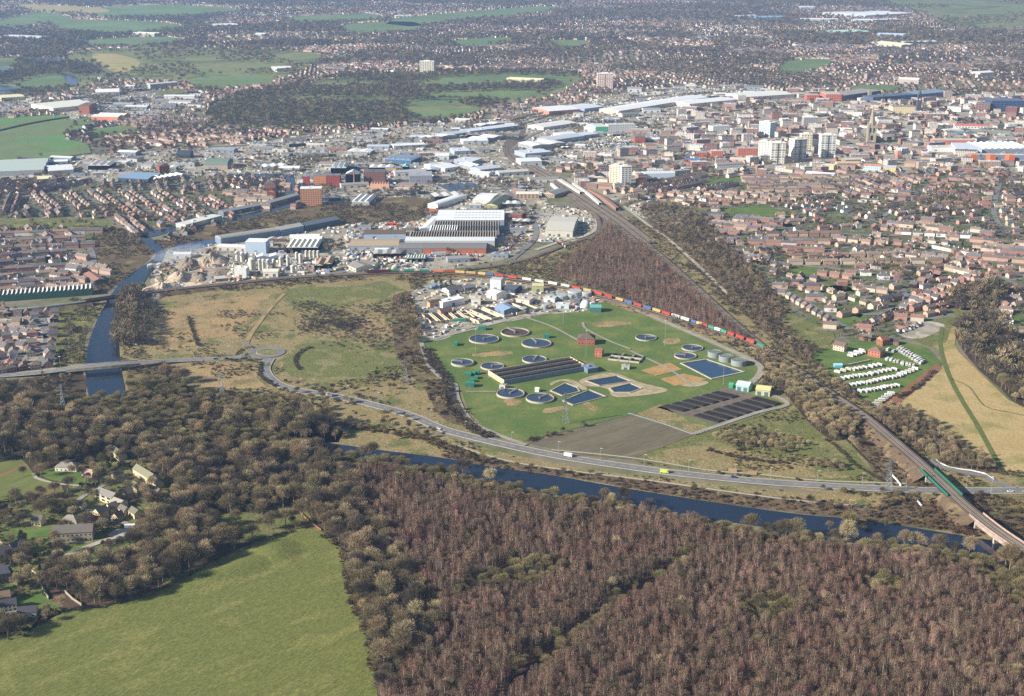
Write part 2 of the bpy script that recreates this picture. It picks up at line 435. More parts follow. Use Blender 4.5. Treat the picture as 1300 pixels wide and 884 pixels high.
# ------------------------------------------------------------------ trees
def rv(): return random.random()
def crown_mb(h0, h1, r, n, ln, wd, up=.5, egg=.5, seed=0, lumps=7, core=.25):
    """a winter crown: n thin twig sprays reaching outwards through an uneven dome"""
    random.seed(seed); mb = MB(); H = h1-h0
    L_ = []
    for k in range(lumps):
        a = 2*PI*(k+rv()*.7)/lumps; e = random.uniform(-.05, .9); rr = random.uniform(.25, .7)*r
        L_.append((rr*math.cos(a)*math.cos(e), rr*math.sin(a)*math.cos(e), h0+H*(egg+.42*math.sin(e)*random.uniform(.3, 1.1)), random.uniform(.3, .72)*r))
    L_.append((0, 0, h0+H*.72, .5*r))
    for k in range(n):
        cx, cy, cz, cr = random.choice(L_)
        a = rv()*2*PI; z = random.uniform(-.75, 1); q = math.sqrt(max(0, 1-z*z)); f = (core+(1-core)*rv()**.5)
        d = Vector((q*math.cos(a), q*math.sin(a), z*(H/(2*r))*.9)); p = Vector((cx, cy, cz))+d*cr*f
        if p.z < h0*.7: p.z = h0*.7+rv()
        g = (d+Vector((0,0,up))+Vector((random.uniform(-.5,.5), random.uniform(-.5,.5), random.uniform(-.3,.3)))).normalized()
        l = ln*random.uniform(.6, 1.3); s = g.cross(Vector((random.uniform(-1,1), random.uniform(-1,1), random.uniform(-1,1)))).normalized()*wd*random.uniform(.6, 1.3)
        p0 = p-g*l*.5; p1 = p+g*l*.5
        mb.face([p0, p1+s, p1-s])
    return mb
def trunk_mb(h, r, crown_h, rad, limbs=5, seed=0, n=5):
    random.seed(seed+50); mb = MB(); mb.tube((0,0,-.3), (0,0,h*.5), r, r*.7, n); mb.tube((0,0,h*.5), (random.uniform(-.3,.3), random.uniform(-.3,.3), h*.93), r*.7, r*.12, n)
    for k in range(limbs):
        a = 2*PI*(k+rv()*.6)/limbs; z0 = h*random.uniform(.28, .55)
        e = Vector((math.cos(a)*rad*.6, math.sin(a)*rad*.6, min(h*.95, z0+h*random.uniform(.25,.42))))
        mb.tube((0,0,z0), e, r*.42, r*.1, 4)
        e2 = e+Vector((random.uniform(-.25,.25)*rad, random.uniform(-.25,.25)*rad, h*.12)); mb.tube(e*.6+Vector((0,0,z0))*.4, e2, r*.2, r*.05, 3)
    return mb
def birch_near(seed, mt):
    random.seed(seed); h = random.uniform(10.5, 13)
    t = MB(); lean = Vector((random.uniform(-.4,.4), random.uniform(-.4,.4), h*.97))
    t.tube((0,0,-.3), lean*.6, .16, .12, 4); t.tube(lean*.6, lean*.97, .12, .03, 4)
    if seed % 2: t.tube((.5,.3,-.3), (1.6+rv(),.8,h*.8), .14, .04, 4)
    cr = MB()
    for k in range(420):
        z = h*(.3+.7*rv()**.75); rr = (2.1*(1-((z/h-.6)/.46)**2)+.25)*rv()**.6 if z/h < 1.05 else .2; rr = max(rr, .1); a = rv()*2*PI
        p = Vector((lean.x*z/h+rr*math.cos(a), lean.y*z/h+rr*math.sin(a), z))
        g = Vector((math.cos(a)*.45+(rv()-.5)*.5, math.sin(a)*.45+(rv()-.5)*.5, 1.+rv()*.6)).normalized(); s = g.cross(Vector((rv()-.5, rv()-.5, .2))).normalized()*random.uniform(.025,.06)
        l = random.uniform(.9, 2.1); cr.face([p-g*l*.5, p+g*l*.5+s, p+g*l*.5-s])
    return {'trunk': (t, M_bbark), 'crown': (cr, mt)}
def birch_far(seed, mt):
    random.seed(seed); h = random.uniform(10.5, 13); cr = MB(); t = MB(); t.tube((0,0,0), (0,0,h*.8), .11, .04, 3)
    for k in range(120):
        z = h*(.28+.72*rv()); rr = (1.8*(1-((z/h-.5)/.55)**2)+.25)*rv()**.6; a = rv()*2*PI
        p = Vector((rr*math.cos(a), rr*math.sin(a), z)); g = Vector((math.cos(a)*.4, math.sin(a)*.4, 1)).normalized()
        s = g.cross(Vector((rv()-.5, rv()-.5, .2))).normalized()*random.uniform(.06,.13); l = random.uniform(1.2, 2.4)
        cr.face([p-g*l*.5, p+g*l*.5+s, p+g*l*.5-s])
    return {'trunk': (t, M_bbark), 'crown': (cr, mt)}
def bare(seed, mt, h=11, r=5, n=2300, ln=1.8, wd=.045, bk=None, **k):
    return {'trunk': (trunk_mb(h, .32, h, r, seed=seed), bk or M_bark), 'crown': (crown_mb(h*.2, h, r, n, ln, wd, seed=seed, **k), mt)}
def barefar(seed, mt, h=11, r=5, n=150, ln=2.2, wd=.3, bk=None, **k):
    t = MB(); t.tube((0,0,0), (0,0,h*.5), .35, .2, 3)
    return {'trunk': (t, bk or M_bark), 'crown': (crown_mb(h*.2, h, r, n, ln, wd, seed=seed, **k), mt)}
def nowords(p): return p
def tree_label(adj, kindw, extra):
    def f(x, y, var, s):
        sz = 'small' if s < .85 else ('tall' if s > 1.12 else 'mid-sized')
        return f'{sz} {adj[var % len(adj)]} {kindw} {where(x, y)}'
    return f
def lab(*a): return tree_label(*a)
T_birch = Kind('birch_tree', 'tree', 'birch trees packed in the wood', [birch_near(s, M_birch) for s in (1,2,3,4,5)], [birch_far(s, M_birch) for s in (11,12,13)],
   lab(['reddish','narrow reddish','pinkish-brown','thin reddish','leaning reddish'], 'birch', 'with white stem'))
T_birch.fard = 1250; T_birch.masslabel = 'mass of reddish bare birches with white stems filling the woods'
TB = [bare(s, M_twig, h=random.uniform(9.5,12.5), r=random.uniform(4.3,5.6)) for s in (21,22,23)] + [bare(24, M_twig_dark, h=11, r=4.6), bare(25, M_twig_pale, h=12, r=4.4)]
T_bare = Kind('bare_tree', 'tree', 'leafless broadleaved trees of the winter wood', TB,
   [barefar(31, M_twig_dark), barefar(32, M_twig, h=12), barefar(33, M_twig_dark, h=9), barefar(34, M_twig_dark), barefar(35, M_twig, h=12)],  # mostly dark twigs: self-shadow of dense crowns painted into their colour
   lab(['brown','grey-brown','broad brown','dark','pale buff'], 'bare tree', 'with domed crown'))
T_bare.fard = 1350; T_bare.masslabel = 'leafless brown trees of the woods and gardens seen as one winter mass'
T_willow = Kind('willow_tree', 'tree', 'pale olive willows by the water', [bare(s, M_willow, h=9, r=4.8, n=2100, ln=1.9, wd=.045, up=.9) for s in (41,42,43)],
   [barefar(s, M_willow, h=9, r=4.8) for s in (44,45)], lab(['olive','yellowish olive','bushy olive'], 'willow', 'without leaves'))
T_willow.fard = 1350; T_willow.masslabel = 'pale olive willows thickening the water edges and damp ground'
def bushp(seed, mt, r=2.2, h=2.6, n=260, wd=.12): return {'stems': (crown_mb(.1, h, r, n, 1.1, wd, seed=seed, egg=.3, lumps=5, core=.05), mt)}
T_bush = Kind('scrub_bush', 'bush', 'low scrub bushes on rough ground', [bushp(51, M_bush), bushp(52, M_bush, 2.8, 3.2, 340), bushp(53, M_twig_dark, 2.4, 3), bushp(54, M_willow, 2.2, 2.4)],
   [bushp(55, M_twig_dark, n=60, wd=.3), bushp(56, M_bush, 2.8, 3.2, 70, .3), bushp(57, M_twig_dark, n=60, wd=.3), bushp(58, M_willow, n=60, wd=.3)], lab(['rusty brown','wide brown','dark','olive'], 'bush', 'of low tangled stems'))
T_bush.fard = 1350; T_bush.masslabel = 'low brown and olive scrub spread over the rough ground'
def everp(seed, h, r, n=420, l=.55):
    random.seed(seed); mb = MB()
    for k in range(n):
        z = h*(.06+.94*rv()**.9); rr = r*min(1, 1.35*(1-z/h)**.8+.04)*rv()**.3; a = rv()*2*PI
        p = Vector((rr*math.cos(a), rr*math.sin(a), z)); u = Vector((rv()-.5, rv()-.5, rv()-.5)).normalized()*l; w = Vector((rv()-.5, rv()-.5, rv()-.5)).normalized()*l
        mb.face([p-u, p+u, p+w])
    t = MB(); t.tube((0,0,0), (0,0,h*.6), .25, .12, 5)
    return {'trunk': (t, M_bark), 'crown': (mb, M_ever)}
T_ever = Kind('evergreen_tree', 'tree', 'dark evergreen garden trees', [everp(61, 11, 2.4), everp(62, 8, 3), everp(63, 9, 2)], [everp(64, 9, 2.8, 70, 1.3), everp(65, 8, 3.2, 70, 1.4)],
   lab(['dark green conical','dark green rounded','slim dark green'], 'evergreen', 'in leaf'))
T_ever.fard = 1350; T_ever.masslabel = 'dark evergreen trees dotted through streets and gardens'
# ------------------------------------------------------------------ houses
def gable(mb_w, mb_r, x0, y0, x1, y1, h, rh, ov=.35, along='x', t=.18):
    """walls with gable ends and a two sided roof"""
    mb_w.box(x0, y0, 0, x1, y1, h)
    if along == 'x':
        ym = (y0+y1)/2
        for x in (x0, x1):
            tri = [(x, y0, h), (x, y1, h), (x, ym, h+rh)]; mb_w.face(tri if x == x1 else tri[::-1])
        k = rh/(ym-y0)
        for ya, sg in ((y0, -1), (y1, 1)):
            mb_r.face([(x0-ov, ya+sg*ov, h-k*ov+t), (x1+ov, ya+sg*ov, h-k*ov+t), (x1+ov, ym, h+rh+t), (x0-ov, ym, h+rh+t)][::(1 if sg < 0 else -1)])
            mb_r.face([(x0-ov, ya+sg*ov, h-k*ov), (x1+ov, ya+sg*ov, h-k*ov), (x1+ov, ya+sg*ov, h-k*ov+t), (x0-ov, ya+sg*ov, h-k*ov+t)][::(1 if sg < 0 else -1)])
        for x, sg in ((x0-ov, -1), (x1+ov, 1)):
            mb_r.face([(x, y0-ov, h-k*ov), (x, ym, h+rh), (x, ym, h+rh+t), (x, y0-ov, h-k*ov+t)]); mb_r.face([(x, y1+ov, h-k*ov), (x, ym, h+rh), (x, ym, h+rh+t), (x, y1+ov, h-k*ov+t)])
    else:
        w2, r2 = MB(), MB(); gable(w2, r2, y0, -x1, y1, -x0, h, rh, ov, 'x', t)
        for s_, d_ in ((w2, mb_w), (r2, mb_r)):
            i = len(d_.v); d_.v += [(-y, x, z) for x, y, z in s_.v]
            for f in s_.f: d_.f.append(tuple(i+q for q in f)); d_.mi.append(d_.cur)
def hip(mb_w, mb_r, x0, y0, x1, y1, h, rh, ov=.4):
    mb_w.box(x0, y0, 0, x1, y1, h); a = (y1-y0)/2+ov
    if x1-x0+2*ov <= 2*a+.1: a = (x1-x0)/2+ov-.05
    X0_, X1_, Y0_, Y1_ = x0-ov, x1+ov, y0-ov, y1+ov; ym = (y0+y1)/2
    p, q = (X0_+a, ym, h+rh), (X1_-a, ym, h+rh)
    mb_r.face([(X0_,Y0_,h),(X1_,Y0_,h),q,p]); mb_r.face([(X1_,Y1_,h),(X0_,Y1_,h),p,q]); mb_r.face([(X1_,Y0_,h),(X1_,Y1_,h),q]); mb_r.face([(X0_,Y1_,h),(X0_,Y0_,h),p])
    mb_r.face([(X0_,Y0_,h-.15),(X1_,Y0_,h-.15),(X1_,Y0_,h),(X0_,Y0_,h)]); mb_r.face([(X0_,Y1_,h-.15),(X0_,Y0_,h-.15),(X0_,Y0_,h),(X0_,Y1_,h)])
WIN = MB().box(-.55, -.06, 0, .55, 0, 1.15, True).data('window', W_window)
DOOR = MB().box(-.45, -.06, 0, .45, 0, 2.05, True).data('door', mat('door_paint', c(90,60,52), rnd=.6))
def house(w, d, h, rh, wm, rm, kind='gable', chim=1, ext=False):
    W, R_ = MB(), MB()
    if kind == 'hip': hip(W, R_, -w/2, -d/2, w/2, d/2, h, rh)
    else: gable(W, R_, -w/2, -d/2, w/2, d/2, h, rh, along='x' if kind == 'gable' else 'y')
    if ext: gable(W, R_, -w/2+.5, d/2-.3, -w/2+3.4, d/2+3.4, 2.6, 1.1, .2, 'y')
    C_ = MB()
    for k in range(chim):
        x = (-w*.28 if k else w*.22) if chim > 1 else w*.05
        C_.box(x-.55, -.4, h+rh-1.1, x+.55, .4, h+rh+1.15); C_.box(x-.35, -.15, h+rh+1.15, x-.1, .1, h+rh+1.5); C_.box(x+.1, -.15, h+rh+1.15, x+.35, .1, h+rh+1.5)
    p = {'wall': (W, wm), 'roof': (R_, rm)}
    if chim: p['chimney'] = (C_, wm)
    return p
def house_far(w, d, h, rh, wm, rm):
    W, R_ = MB(), MB(); W.box(-w/2, -d/2, 0, w/2, d/2, h)
    R_.face([(-w/2,-d/2,h),(w/2,-d/2,h),(w/2,0,h+rh),(-w/2,0,h+rh)]); R_.face([(w/2,d/2,h),(-w/2,d/2,h),(-w/2,0,h+rh),(w/2,0,h+rh)])
    W.face([(w/2,-d/2,h),(w/2,d/2,h),(w/2,0,h+rh)]); W.face([(-w/2,d/2,h),(-w/2,-d/2,h),(-w/2,0,h+rh)])
    return {'wall': (W, wm), 'roof': (R_, rm)}
SEMI = [(13.5,7.5,5,2.3,W_buff,R_brown),(13.5,7.5,5,2.4,W_mix,R_red),(12.5,7.2,5,2.3,W_red,R_red),(14,7.6,5,2.6,W_render,R_mix)]
TERR = [(19,7.6,5.2,2.5,W_red,R_slate),(19,7.6,5.2,2.5,W_buff,R_brown),(24,7.6,5.2,2.4,W_mix,R_mix)]
DETA = [(9,8,5,3,W_buff,R_slate),(8.5,8.5,5,3.2,W_mix,R_mix),(10.5,7,5,2.8,W_red,R_red)]
def wins(w, d, n):
    def f(o, var):
        W_, D_ = n[var][0], n[var][1]; k = 3 if W_ < 16 else 5
        for i in range(k):
            x = -W_/2+(i+.5)*W_/k
            child('window', WIN, o, (x, -D_/2, 3.3)); child('window' if i % 2 == 0 else 'door', WIN if i % 2 == 0 else DOOR, o, (x, -D_/2, 1. if i % 2 == 0 else 0))
    return f
def hlabel(words, cat):
    def f(x, y, var, s): return f'{words[var % len(words)]} {cat} {where(x, y)}'
    return f
H_semi = Kind('semi_detached_house', 'house', 'pairs of semi-detached houses in the estates', [house(*s, kind='hip' if i == 3 else 'gable', chim=2 if i % 2 else 1, ext=(i == 1)) for i, s in enumerate(SEMI)],
   [house_far(*s) for s in SEMI], hlabel(['brown-roofed buff','red-roofed','red brick','hip-roofed rendered'], 'semi-detached pair'), partd=1450, detail=wins(0,0,SEMI))
H_semi.fard = 1800; H_semi.masslabel = 'far semi-detached houses in rows across the estates'
H_terr = Kind('terraced_house', 'house', 'blocks of terraced houses', [house(*s, chim=2, ext=True) for s in TERR], [house_far(*s) for s in TERR],
   hlabel(['slate-roofed red brick','brown-roofed buff','mixed-roof'], 'terrace block'), partd=1450, detail=wins(0,0,TERR))
H_terr.fard = 1800; H_terr.masslabel = 'far terraced streets of brick and slate'
H_deta = Kind('detached_house', 'house', 'separate houses with gardens', [house(*s, kind='gabley' if i == 1 else ('hip' if i == 2 else 'gable'), chim=1) for i, s in enumerate(DETA)], [house_far(*s) for s in DETA],
   hlabel(['slate-roofed buff','gable-fronted','hip-roofed red brick'], 'detached house'), partd=1450, detail=wins(0,0,DETA))
H_deta.fard = 1800; H_deta.masslabel = 'far detached houses spread among garden trees'
# cars
def car_parts(van=False, L_=4.2):
    b, g, w = MB(), MB(), MB(); h = .75 if not van else 1.9
    b.box(-L_/2, -.85, .28, L_/2, .85, .28+h-.02*0)
    if not van:
        z0 = .28+h; x0, x1 = -L_*.36, L_*.22
        i = len(g.v); g.v += [(x0,-.8,z0),(x1,-.8,z0),(x1,.8,z0),(x0,.8,z0),(x0+.45,-.66,z0+.5),(x1-.6,-.66,z0+.5),(x1-.6,.66,z0+.5),(x0+.45,.66,z0+.5)]
        for f in [(0,1,5,4),(1,2,6,5),(2,3,7,6),(3,0,4,7)]: g.f.append(tuple(i+k for k in f)); g.mi.append(0)
        b.face([(x0+.42,-.67,z0+.52),(x1-.58,-.67,z0+.52),(x1-.58,.67,z0+.52),(x0+.42,.67,z0+.52)])
    else:
        g.box(L_/2-.02, -.75, 1.25, L_/2+.03, .75, 1.95, True); g.box(L_/2-.9, -.88, 1.25, L_/2-.2, .88, 1.9, True)
    for x in (-L_*.31, L_*.31):
        for y in (-.86, .7):
            j = len(w.v)
            for yy in (y, y+.17):
                for k in range(10): a = 2*PI*k/10; w.v.append((x+.32*math.cos(a), yy, .32+.32*math.sin(a)))
            for k in range(10): q = (k+1) % 10; w.f.append((j+k, j+q, j+10+q, j+10+k)); w.mi.append(0)
            w.f.append(tuple(j+k for k in range(10))); w.mi.append(0)
    return b, g, w
M_tyre = mat('tyre_rubber', (.02,.02,.02))
cb, cg, cw = car_parts(); vb, vg, vw = car_parts(True, 5.2)
CAR_M = {n: mat(n+'_paint', cc, rough=.35, spec=.5) for n, cc in dict(white=c(236,236,234), silver=c(165,170,175), black=c(30,31,35), red=c(150,26,24), blue=c(34,60,125)).items()}
CARN = ['white','silver','black','red','blue','white']
def cbody(b, w, m): q = MB(); q.add(b, 0); q.add(w, 1); return (q, [m, M_tyre])
CARP = [{'body': cbody(cb, cw, CAR_M[n]), 'glasshouse': (cg, M_dark)} for n in CARN[:5]]+[{'body': cbody(vb, vw, CAR_M['white']), 'windscreen': (vg, M_dark)}]
def carlabel(x, y, var, s): return f"{CARN[var]} {'van' if var == 5 else 'car'} parked {where(x, y)}"
K_car = Kind('parked_car', 'car', 'vehicles parked along streets and in yards', CARP, None, carlabel)
K_car.masslabel = 'many small parked vehicles filling far streets and yards'
for k in (K_car,): k.fard = 1e9
# ------------------------------------------------------------------ ground materials
g_base = mat('urban_ground', c(122,116,92), c(100,108,68), c(132,124,102), scale=.012, fine=.08, fa=.3)
g_estate = mat('garden_ground', c(104,104,70), c(134,126,114), c(92,100,58), scale=.035, fine=.3, fa=.3)
g_yard = mat('yard_ground', c(172,164,148), c(192,184,170), c(146,138,116), scale=.03, fine=.25, fa=.25)
g_wood = mat('leaf_litter', c(78,62,46), c(92,76,54), c(64,54,40), scale=.04, fine=.6, fa=.35)
g_birch = mat('birch_wood_floor', c(112,84,66), c(94,72,56), scale=.03, fine=.6, fa=.35)
g_pasture = mat('pasture_grass', c(120,122,61), c(132,130,70), c(112,117,57), scale=.05, fine=.8, fa=.45, bump=.9, stretch=((3,1,1), R(40)))
g_lawn = mat('mown_grass', c(88,110,48), c(118,126,64), c(98,114,54), scale=.025, fine=.3, fa=.25, bump=.3)
g_lawnb = mat('garden_lawn', c(82,108,44), c(108,124,58), scale=.05, fine=.5, fa=.2)
g_rough = mat('rough_grass', c(140,126,80), c(108,112,60), c(156,138,96), scale=.03, fine=.4, fa=.5, bump=1.)
g_roughg = mat('rough_green_grass', c(120,120,66), c(142,132,86), c(108,112,60), scale=.035, fine=.4, fa=.48, bump=1.)
g_straw = mat('straw_grass', c(172,146,98), c(132,118,74), c(162,138,98), scale=.04, fine=.4, fa=.42, bump=.8)
g_tan = mat('tan_meadow', c(178,154,100), c(150,140,84), c(186,162,112), scale=.02, fine=.4, fa=.3, bump=.5)
g_plough = mat('ploughed_soil', c(122,114,90), c(138,128,100), c(108,98,78), scale=.03, fine=.6, fa=.25, bump=.6, stretch=((8,1,1), R(35)))
g_reed = mat('dry_reed', c(190,152,92), c(172,136,84), scale=.08, fine=.8, fa=.3, bump=.6)
g_bracken = mat('bracken_ground', c(116,94,72), c(136,116,86), c(102,86,66), scale=.05, fine=.5, fa=.35, bump=.7)
g_scrub = mat('scrub_ground', c(116,98,70), c(134,122,78), c(98,82,60), scale=.03, fine=.5, fa=.35, bump=.6)
g_soil = mat('bare_soil', c(150,104,74), c(132,92,66), scale=.08, fine=.6, fa=.2)
g_far = mat('far_fields_grass', c(118,136,84), c(100,120,72), scale=.004, fine=.03, fa=.15)
g_farb = mat('far_tan_field', c(178,160,104), c(160,150,94), scale=.006, fine=.03, fa=.15)
g_crop = mat('winter_crop', c(94,138,68), c(108,142,76), c(112,122,80), scale=.003, fine=.02, fa=.1)
g_park = mat('parkland_grass', c(116,126,72), c(96,106,62), c(132,132,84), scale=.004, fine=.02, fa=.2)
g_sludge = mat('black_sludge', c(40,37,36), c(56,52,48), scale=.1, fine=1.2, fa=.35, bump=.6)
g_sludgeb = mat('sludge_lane', c(124,112,98), c(106,96,84), scale=.1, fine=.6, fa=.2)
# the one sheet that reaches the horizon
gb = MB(); gb.face([(-26000,-2500,0),(26000,-2500,0),(26000,42000,0),(-26000,42000,0)]); gb.build('ground', g_base)['kind'] = 'structure'
Z_BIRCH, Z_BARE, Z_WILLOW, Z_SCRUB, Z_FARSUB, Z_TERR, Z_IND, Z_PARK, Z_TOWN, Z_ESTATE, Z_DARKW, Z_OPEN, Z_HEDGE, Z_MIX, Z_VILL, Z_LAWN, Z_BRACK, Z_ROUGH, Z_PALE, Z_MODERN, Z_RBIRCH, Z_YARD = range(1, 23)
raster([(X0,Y0),(X0+CW,Y0),(X0+CW,Y0+CHH),(X0,Y0+CHH)], MASK, Z_FARSUB)
# ------------- far country
def L_(n, p, m, z, zn=Z_OPEN, sm=True, ro=0.): return land(n, p, m, z, zn, sm, ro)
L_('hill_grass', [(1130,-62),(1440,-62),(1500,-30),(1440,34),(1300,38),(1240,36),(1195,34),(1180,18),(1130,8)], g_park, 1., Z_PARK)
L_('hill_grass', [(-250,-60),(300,-58),(620,-40),(700,-20),(560,-8),(420,0),(200,-6),(0,2),(-250,4)], g_park, 1., Z_PARK)
L_('grass_field', [(60,27),(110,25),(200,28),(235,36),(160,44),(90,40)], g_far, 1.2)
L_('grass_field', [(110,12),(200,6),(300,11),(285,18),(180,24),(120,20)], g_far, 1.2)
L_('grass_field', [(0,26),(60,16),(98,28),(60,31),(0,36)], g_far, 1.4)
L_('tan_field', [(30,6),(110,9),(140,14),(120,17),(40,14)], g_farb, 1.4)
L_('grass_field', [(108,52),(190,47),(238,52),(180,59),(118,59)], g_far, 1.2)
L_('parkland', [(95,66),(200,60),(300,62),(400,68),(395,84),(360,98),(300,106),(180,102),(120,100),(95,84)], g_park, 1.2, Z_PARK)
L_('tan_field', [(118,70),(150,70),(178,80),(160,92),(140,90),(125,80)], g_farb, 1.6)
L_('grass_field', [(250,100),(330,98),(345,108),(255,112)], g_far, 1.6)
L_('riverside_meadow', [(-250,70),(0,72),(90,80),(130,96),(80,118),(0,124),(-250,128)], g_park, 1.1, Z_DARKW)
L_('grass_field', [(22,106),(74,96),(82,112),(40,116)], g_far, 1.6)
L_('grass_field', [(440,31),(520,28),(532,38),(450,43)], g_far, 1.2)
L_('grass_field', [(500,24),(690,8),(705,14),(600,26),(520,34)], g_far, 1.2)
L_('grass_field', [(370,22),(470,18),(480,26),(390,30)], g_far, 1.2)
L_('grass_field', [(575,52),(640,48),(645,56),(590,60)], g_far, 1.2)
L_('wooded_hill_ground', [(262,150),(285,126),(360,112),(450,96),(540,92),(700,92),(742,100),(700,122),(640,134),(560,152),(470,158),(380,164),(290,162)], g_park, 1.1, Z_DARKW)
L_('playing_field', [(560,100),(640,96),(715,98),(722,104),(640,108),(566,109)], g_far, 1.5)
L_('playing_field', [(540,121),(620,117),(684,117),(655,126),(560,127)], g_far, 1.5)
L_('grass_field', [(520,144),(560,140),(606,138),(596,147),(540,153)], g_far, 1.5)
L_('grass_field', [(508,132),(560,128),(590,131),(540,136)], g_far, 1.5)
L_('winter_crop_field', [(-250,206),(-250,150),(0,151),(62,147),(104,148),(128,152),(120,160),(82,170),(84,178),(112,184),(116,195),(60,203),(0,208)], g_crop, 1.4, sm=False)
L_('paddock', [(118,165),(168,161),(170,170),(120,173)], g_far, 1.5)
L_('grass_field', [(1000,78),(1052,76),(1046,86),(1004,94),(990,90)], g_far, 1.3)
L_('grass_field', [(1080,112),(1130,108),(1140,115),(1090,120)], g_far, 1.3)
L_('grass_field', [(700,52),(745,52),(742,60),(712,61)], g_far, 1.3)
for p in ([(78,94),(94,97),(99,108),(90,109),(82,100)], [(-40,108),(10,110),(24,116),(0,120),(-60,121)], [(0,86),(20,89),(16,93),(-10,92)], [(34,76),(80,75),(88,80),(40,80)]):
    L_('lake', p, M_waterb, 2.)
# ------------- middle distance
zone([(640,226),(720,222),(800,262),(846,300),(900,336),(800,330),(740,330),(560,356),(540,340),(640,300)], Z_OPEN)
L_('valley_grass', [(120,392),(200,374),(400,352),(640,338),(700,318),(760,270),(800,276),(860,300),(960,350),(1064,440),(1064,484),(1110,520),(1320,640),(1320,690),(1230,660),(900,600),(160,480)], g_rough, .07, Z_SCRUB, False)
L_('works_ground', [(-250,210),(0,208),(120,196),(240,188),(420,170),(540,158),(640,150),(700,142),(780,120),(900,108),(1000,118),(990,140),(900,150),(860,170),(800,196),(740,206),(700,216),(690,240),(700,270),(690,300),(640,330),(560,344),(440,352),(300,362),(200,372),(196,340),(215,312),(290,300),(430,282),(470,262),(390,262),(376,232),(290,222),(180,232),(60,234),(-250,236)], g_yard, .1, Z_IND)
L_('works_ground', [(60,140),(150,112),(255,118),(250,138),(200,146),(130,158),(70,150)], g_yard, .1, Z_IND)
L_('works_ground', [(-250,122),(0,120),(60,136),(40,146),(-250,150)], g_yard, .1, Z_IND)
L_('town_ground', [(860,150),(900,130),(1010,115),(1120,124),(1310,120),(1500,130),(1500,232),(1310,222),(1150,220),(1000,226),(870,224),(760,262),(720,225),(780,200),(830,180)], g_yard, .12, Z_TOWN)
L_('street_ground', [(-250,228),(60,232),(180,230),(300,226),(370,240),(378,258),(300,282),(230,296),(176,302),(110,296),(0,296),(-250,300)], g_estate, .12, Z_TERR)
L_('allotment_grass', [(-250,276),(0,278),(90,276),(160,282),(150,296),(60,292),(-250,300)], g_roughg, .2, Z_ROUGH)
L_('street_ground', [(-250,296),(60,292),(150,296),(160,330),(140,356),(116,374),(0,384),(-250,390)], g_estate, .16, Z_TERR)
L_('riverside_scrub_ground', [(130,290),(176,300),(196,318),(180,338),(150,360),(128,374),(118,366),(140,350),(118,320)], g_scrub, .2, Z_SCRUB)
L_('island_scrub_ground', [(182,306),(215,304),(250,292),(300,282),(380,264),(440,258),(520,250),(560,262),(530,280),(470,284),(420,288),(330,296),(290,304),(262,312),(210,316)], g_scrub, .2, Z_SCRUB)
L_('estate_ground', [(900,262),(960,252),(1080,250),(1160,226),(1310,224),(1500,226),(1500,470),(1310,452),(1275,410),(1250,365),(1200,400),(1170,412),(1120,440),(1060,428),(1036,420),(1000,392),(978,352),(920,318)], g_estate, .14, Z_ESTATE)
L_('suburb_ground', [(770,262),(860,226),(1000,226),(1140,220),(1180,226),(1080,252),(940,256),(880,262),(820,264)], g_estate, .16, Z_TERR)
L_('compound_ground', [(798,262),(850,252),(872,266),(860,286),(828,282)], M_conc, .36, Z_YARD)
L_('compound_ground', [(664,304),(690,262),(716,262),(748,268),(758,286),(730,306),(690,308)], M_conc, .12, Z_YARD, False)
L_('sports_green', [(915,268),(960,262),(1000,270),(960,276)], g_lawnb, .3)
L_('sports_green', [(890,232),(940,224),(944,232),(900,236)], g_lawnb, .3)
for p in ([(1014,366),(1070,392),(1096,400),(1092,404),(1060,392),(1050,378),(1040,366),(1075,362),(1085,370),(1060,372)], [(1040,360),(1085,366),(1078,372),(1040,368)], [(1000,342),(1040,338),(1042,346),(1006,350)], [(1060,406),(1100,398),(1104,404),(1070,414)], [(1252,398),(1300,402),(1330,414),(1262,412)], [(1080,372),(1110,386),(1094,392),(1072,378)]):
    L_('estate_green', p, g_lawnb, .32)
L_('new_estate_ground', [(-250,396),(0,392),(78,388),(84,400),(72,470),(30,478),(-250,484)], g_yard, .2, Z_MODERN)
L_('river_bank_grass', [(78,388),(120,382),(126,396),(108,430),(104,470),(72,472)], g_roughg, .22, Z_SCRUB)
# rough meadow on the left of the works
L_('rough_meadow', [(196,392),(226,376),(300,370),(380,362),(480,356),(520,362),(512,392),(502,432),(520,470),(560,510),(600,545),(560,540),(470,505),(360,484),(330,462),(300,452),(206,458),(184,440)], g_rough, .2, Z_ROUGH)
L_('river_fields', [(150,470),(200,462),(330,462),(345,486),(380,500),(470,520),(540,545),(640,575),(760,598),(900,614),(1050,628),(1200,634),(1240,640),(1250,690),(1100,662),(870,633),(700,604),(560,583),(480,573),(390,563),(300,520),(220,500),(165,500)], g_rough, .2, Z_ROUGH)
L_('straw_patch', [(206,398),(240,386),(300,378),(340,376),(326,396),(306,414),(300,430),(270,430),(240,440),(206,448)], g_straw, .3, Z_ROUGH, True, 5.)
L_('straw_patch', [(215,466),(330,462),(325,480),(338,492),(290,494),(238,488)], g_straw, .3, Z_ROUGH)
L_('green_patch', [(360,458),(372,446),(384,436),(430,432),(470,438),(500,434),(514,462),(520,474),(500,482),(440,488),(400,484),(366,474)], g_roughg, .3, Z_ROUGH, True, 4.)
L_('green_patch', [(362,372),(400,364),(440,364),(486,358),(500,366),(488,384),(460,380),(440,392),(410,386),(380,394)], g_roughg, .3, Z_ROUGH, True, 6.)
L_('straw_patch', [(446,408),(486,405),(490,424),(446,424)], g_straw, .34, Z_ROUGH)
L_('belt_ground', [(500,378),(530,372),(536,400),(536,436),(548,466),(578,488),(586,514),(592,540),(560,530),(536,490),(512,468),(500,430)], g_scrub, .36, Z_SCRUB)
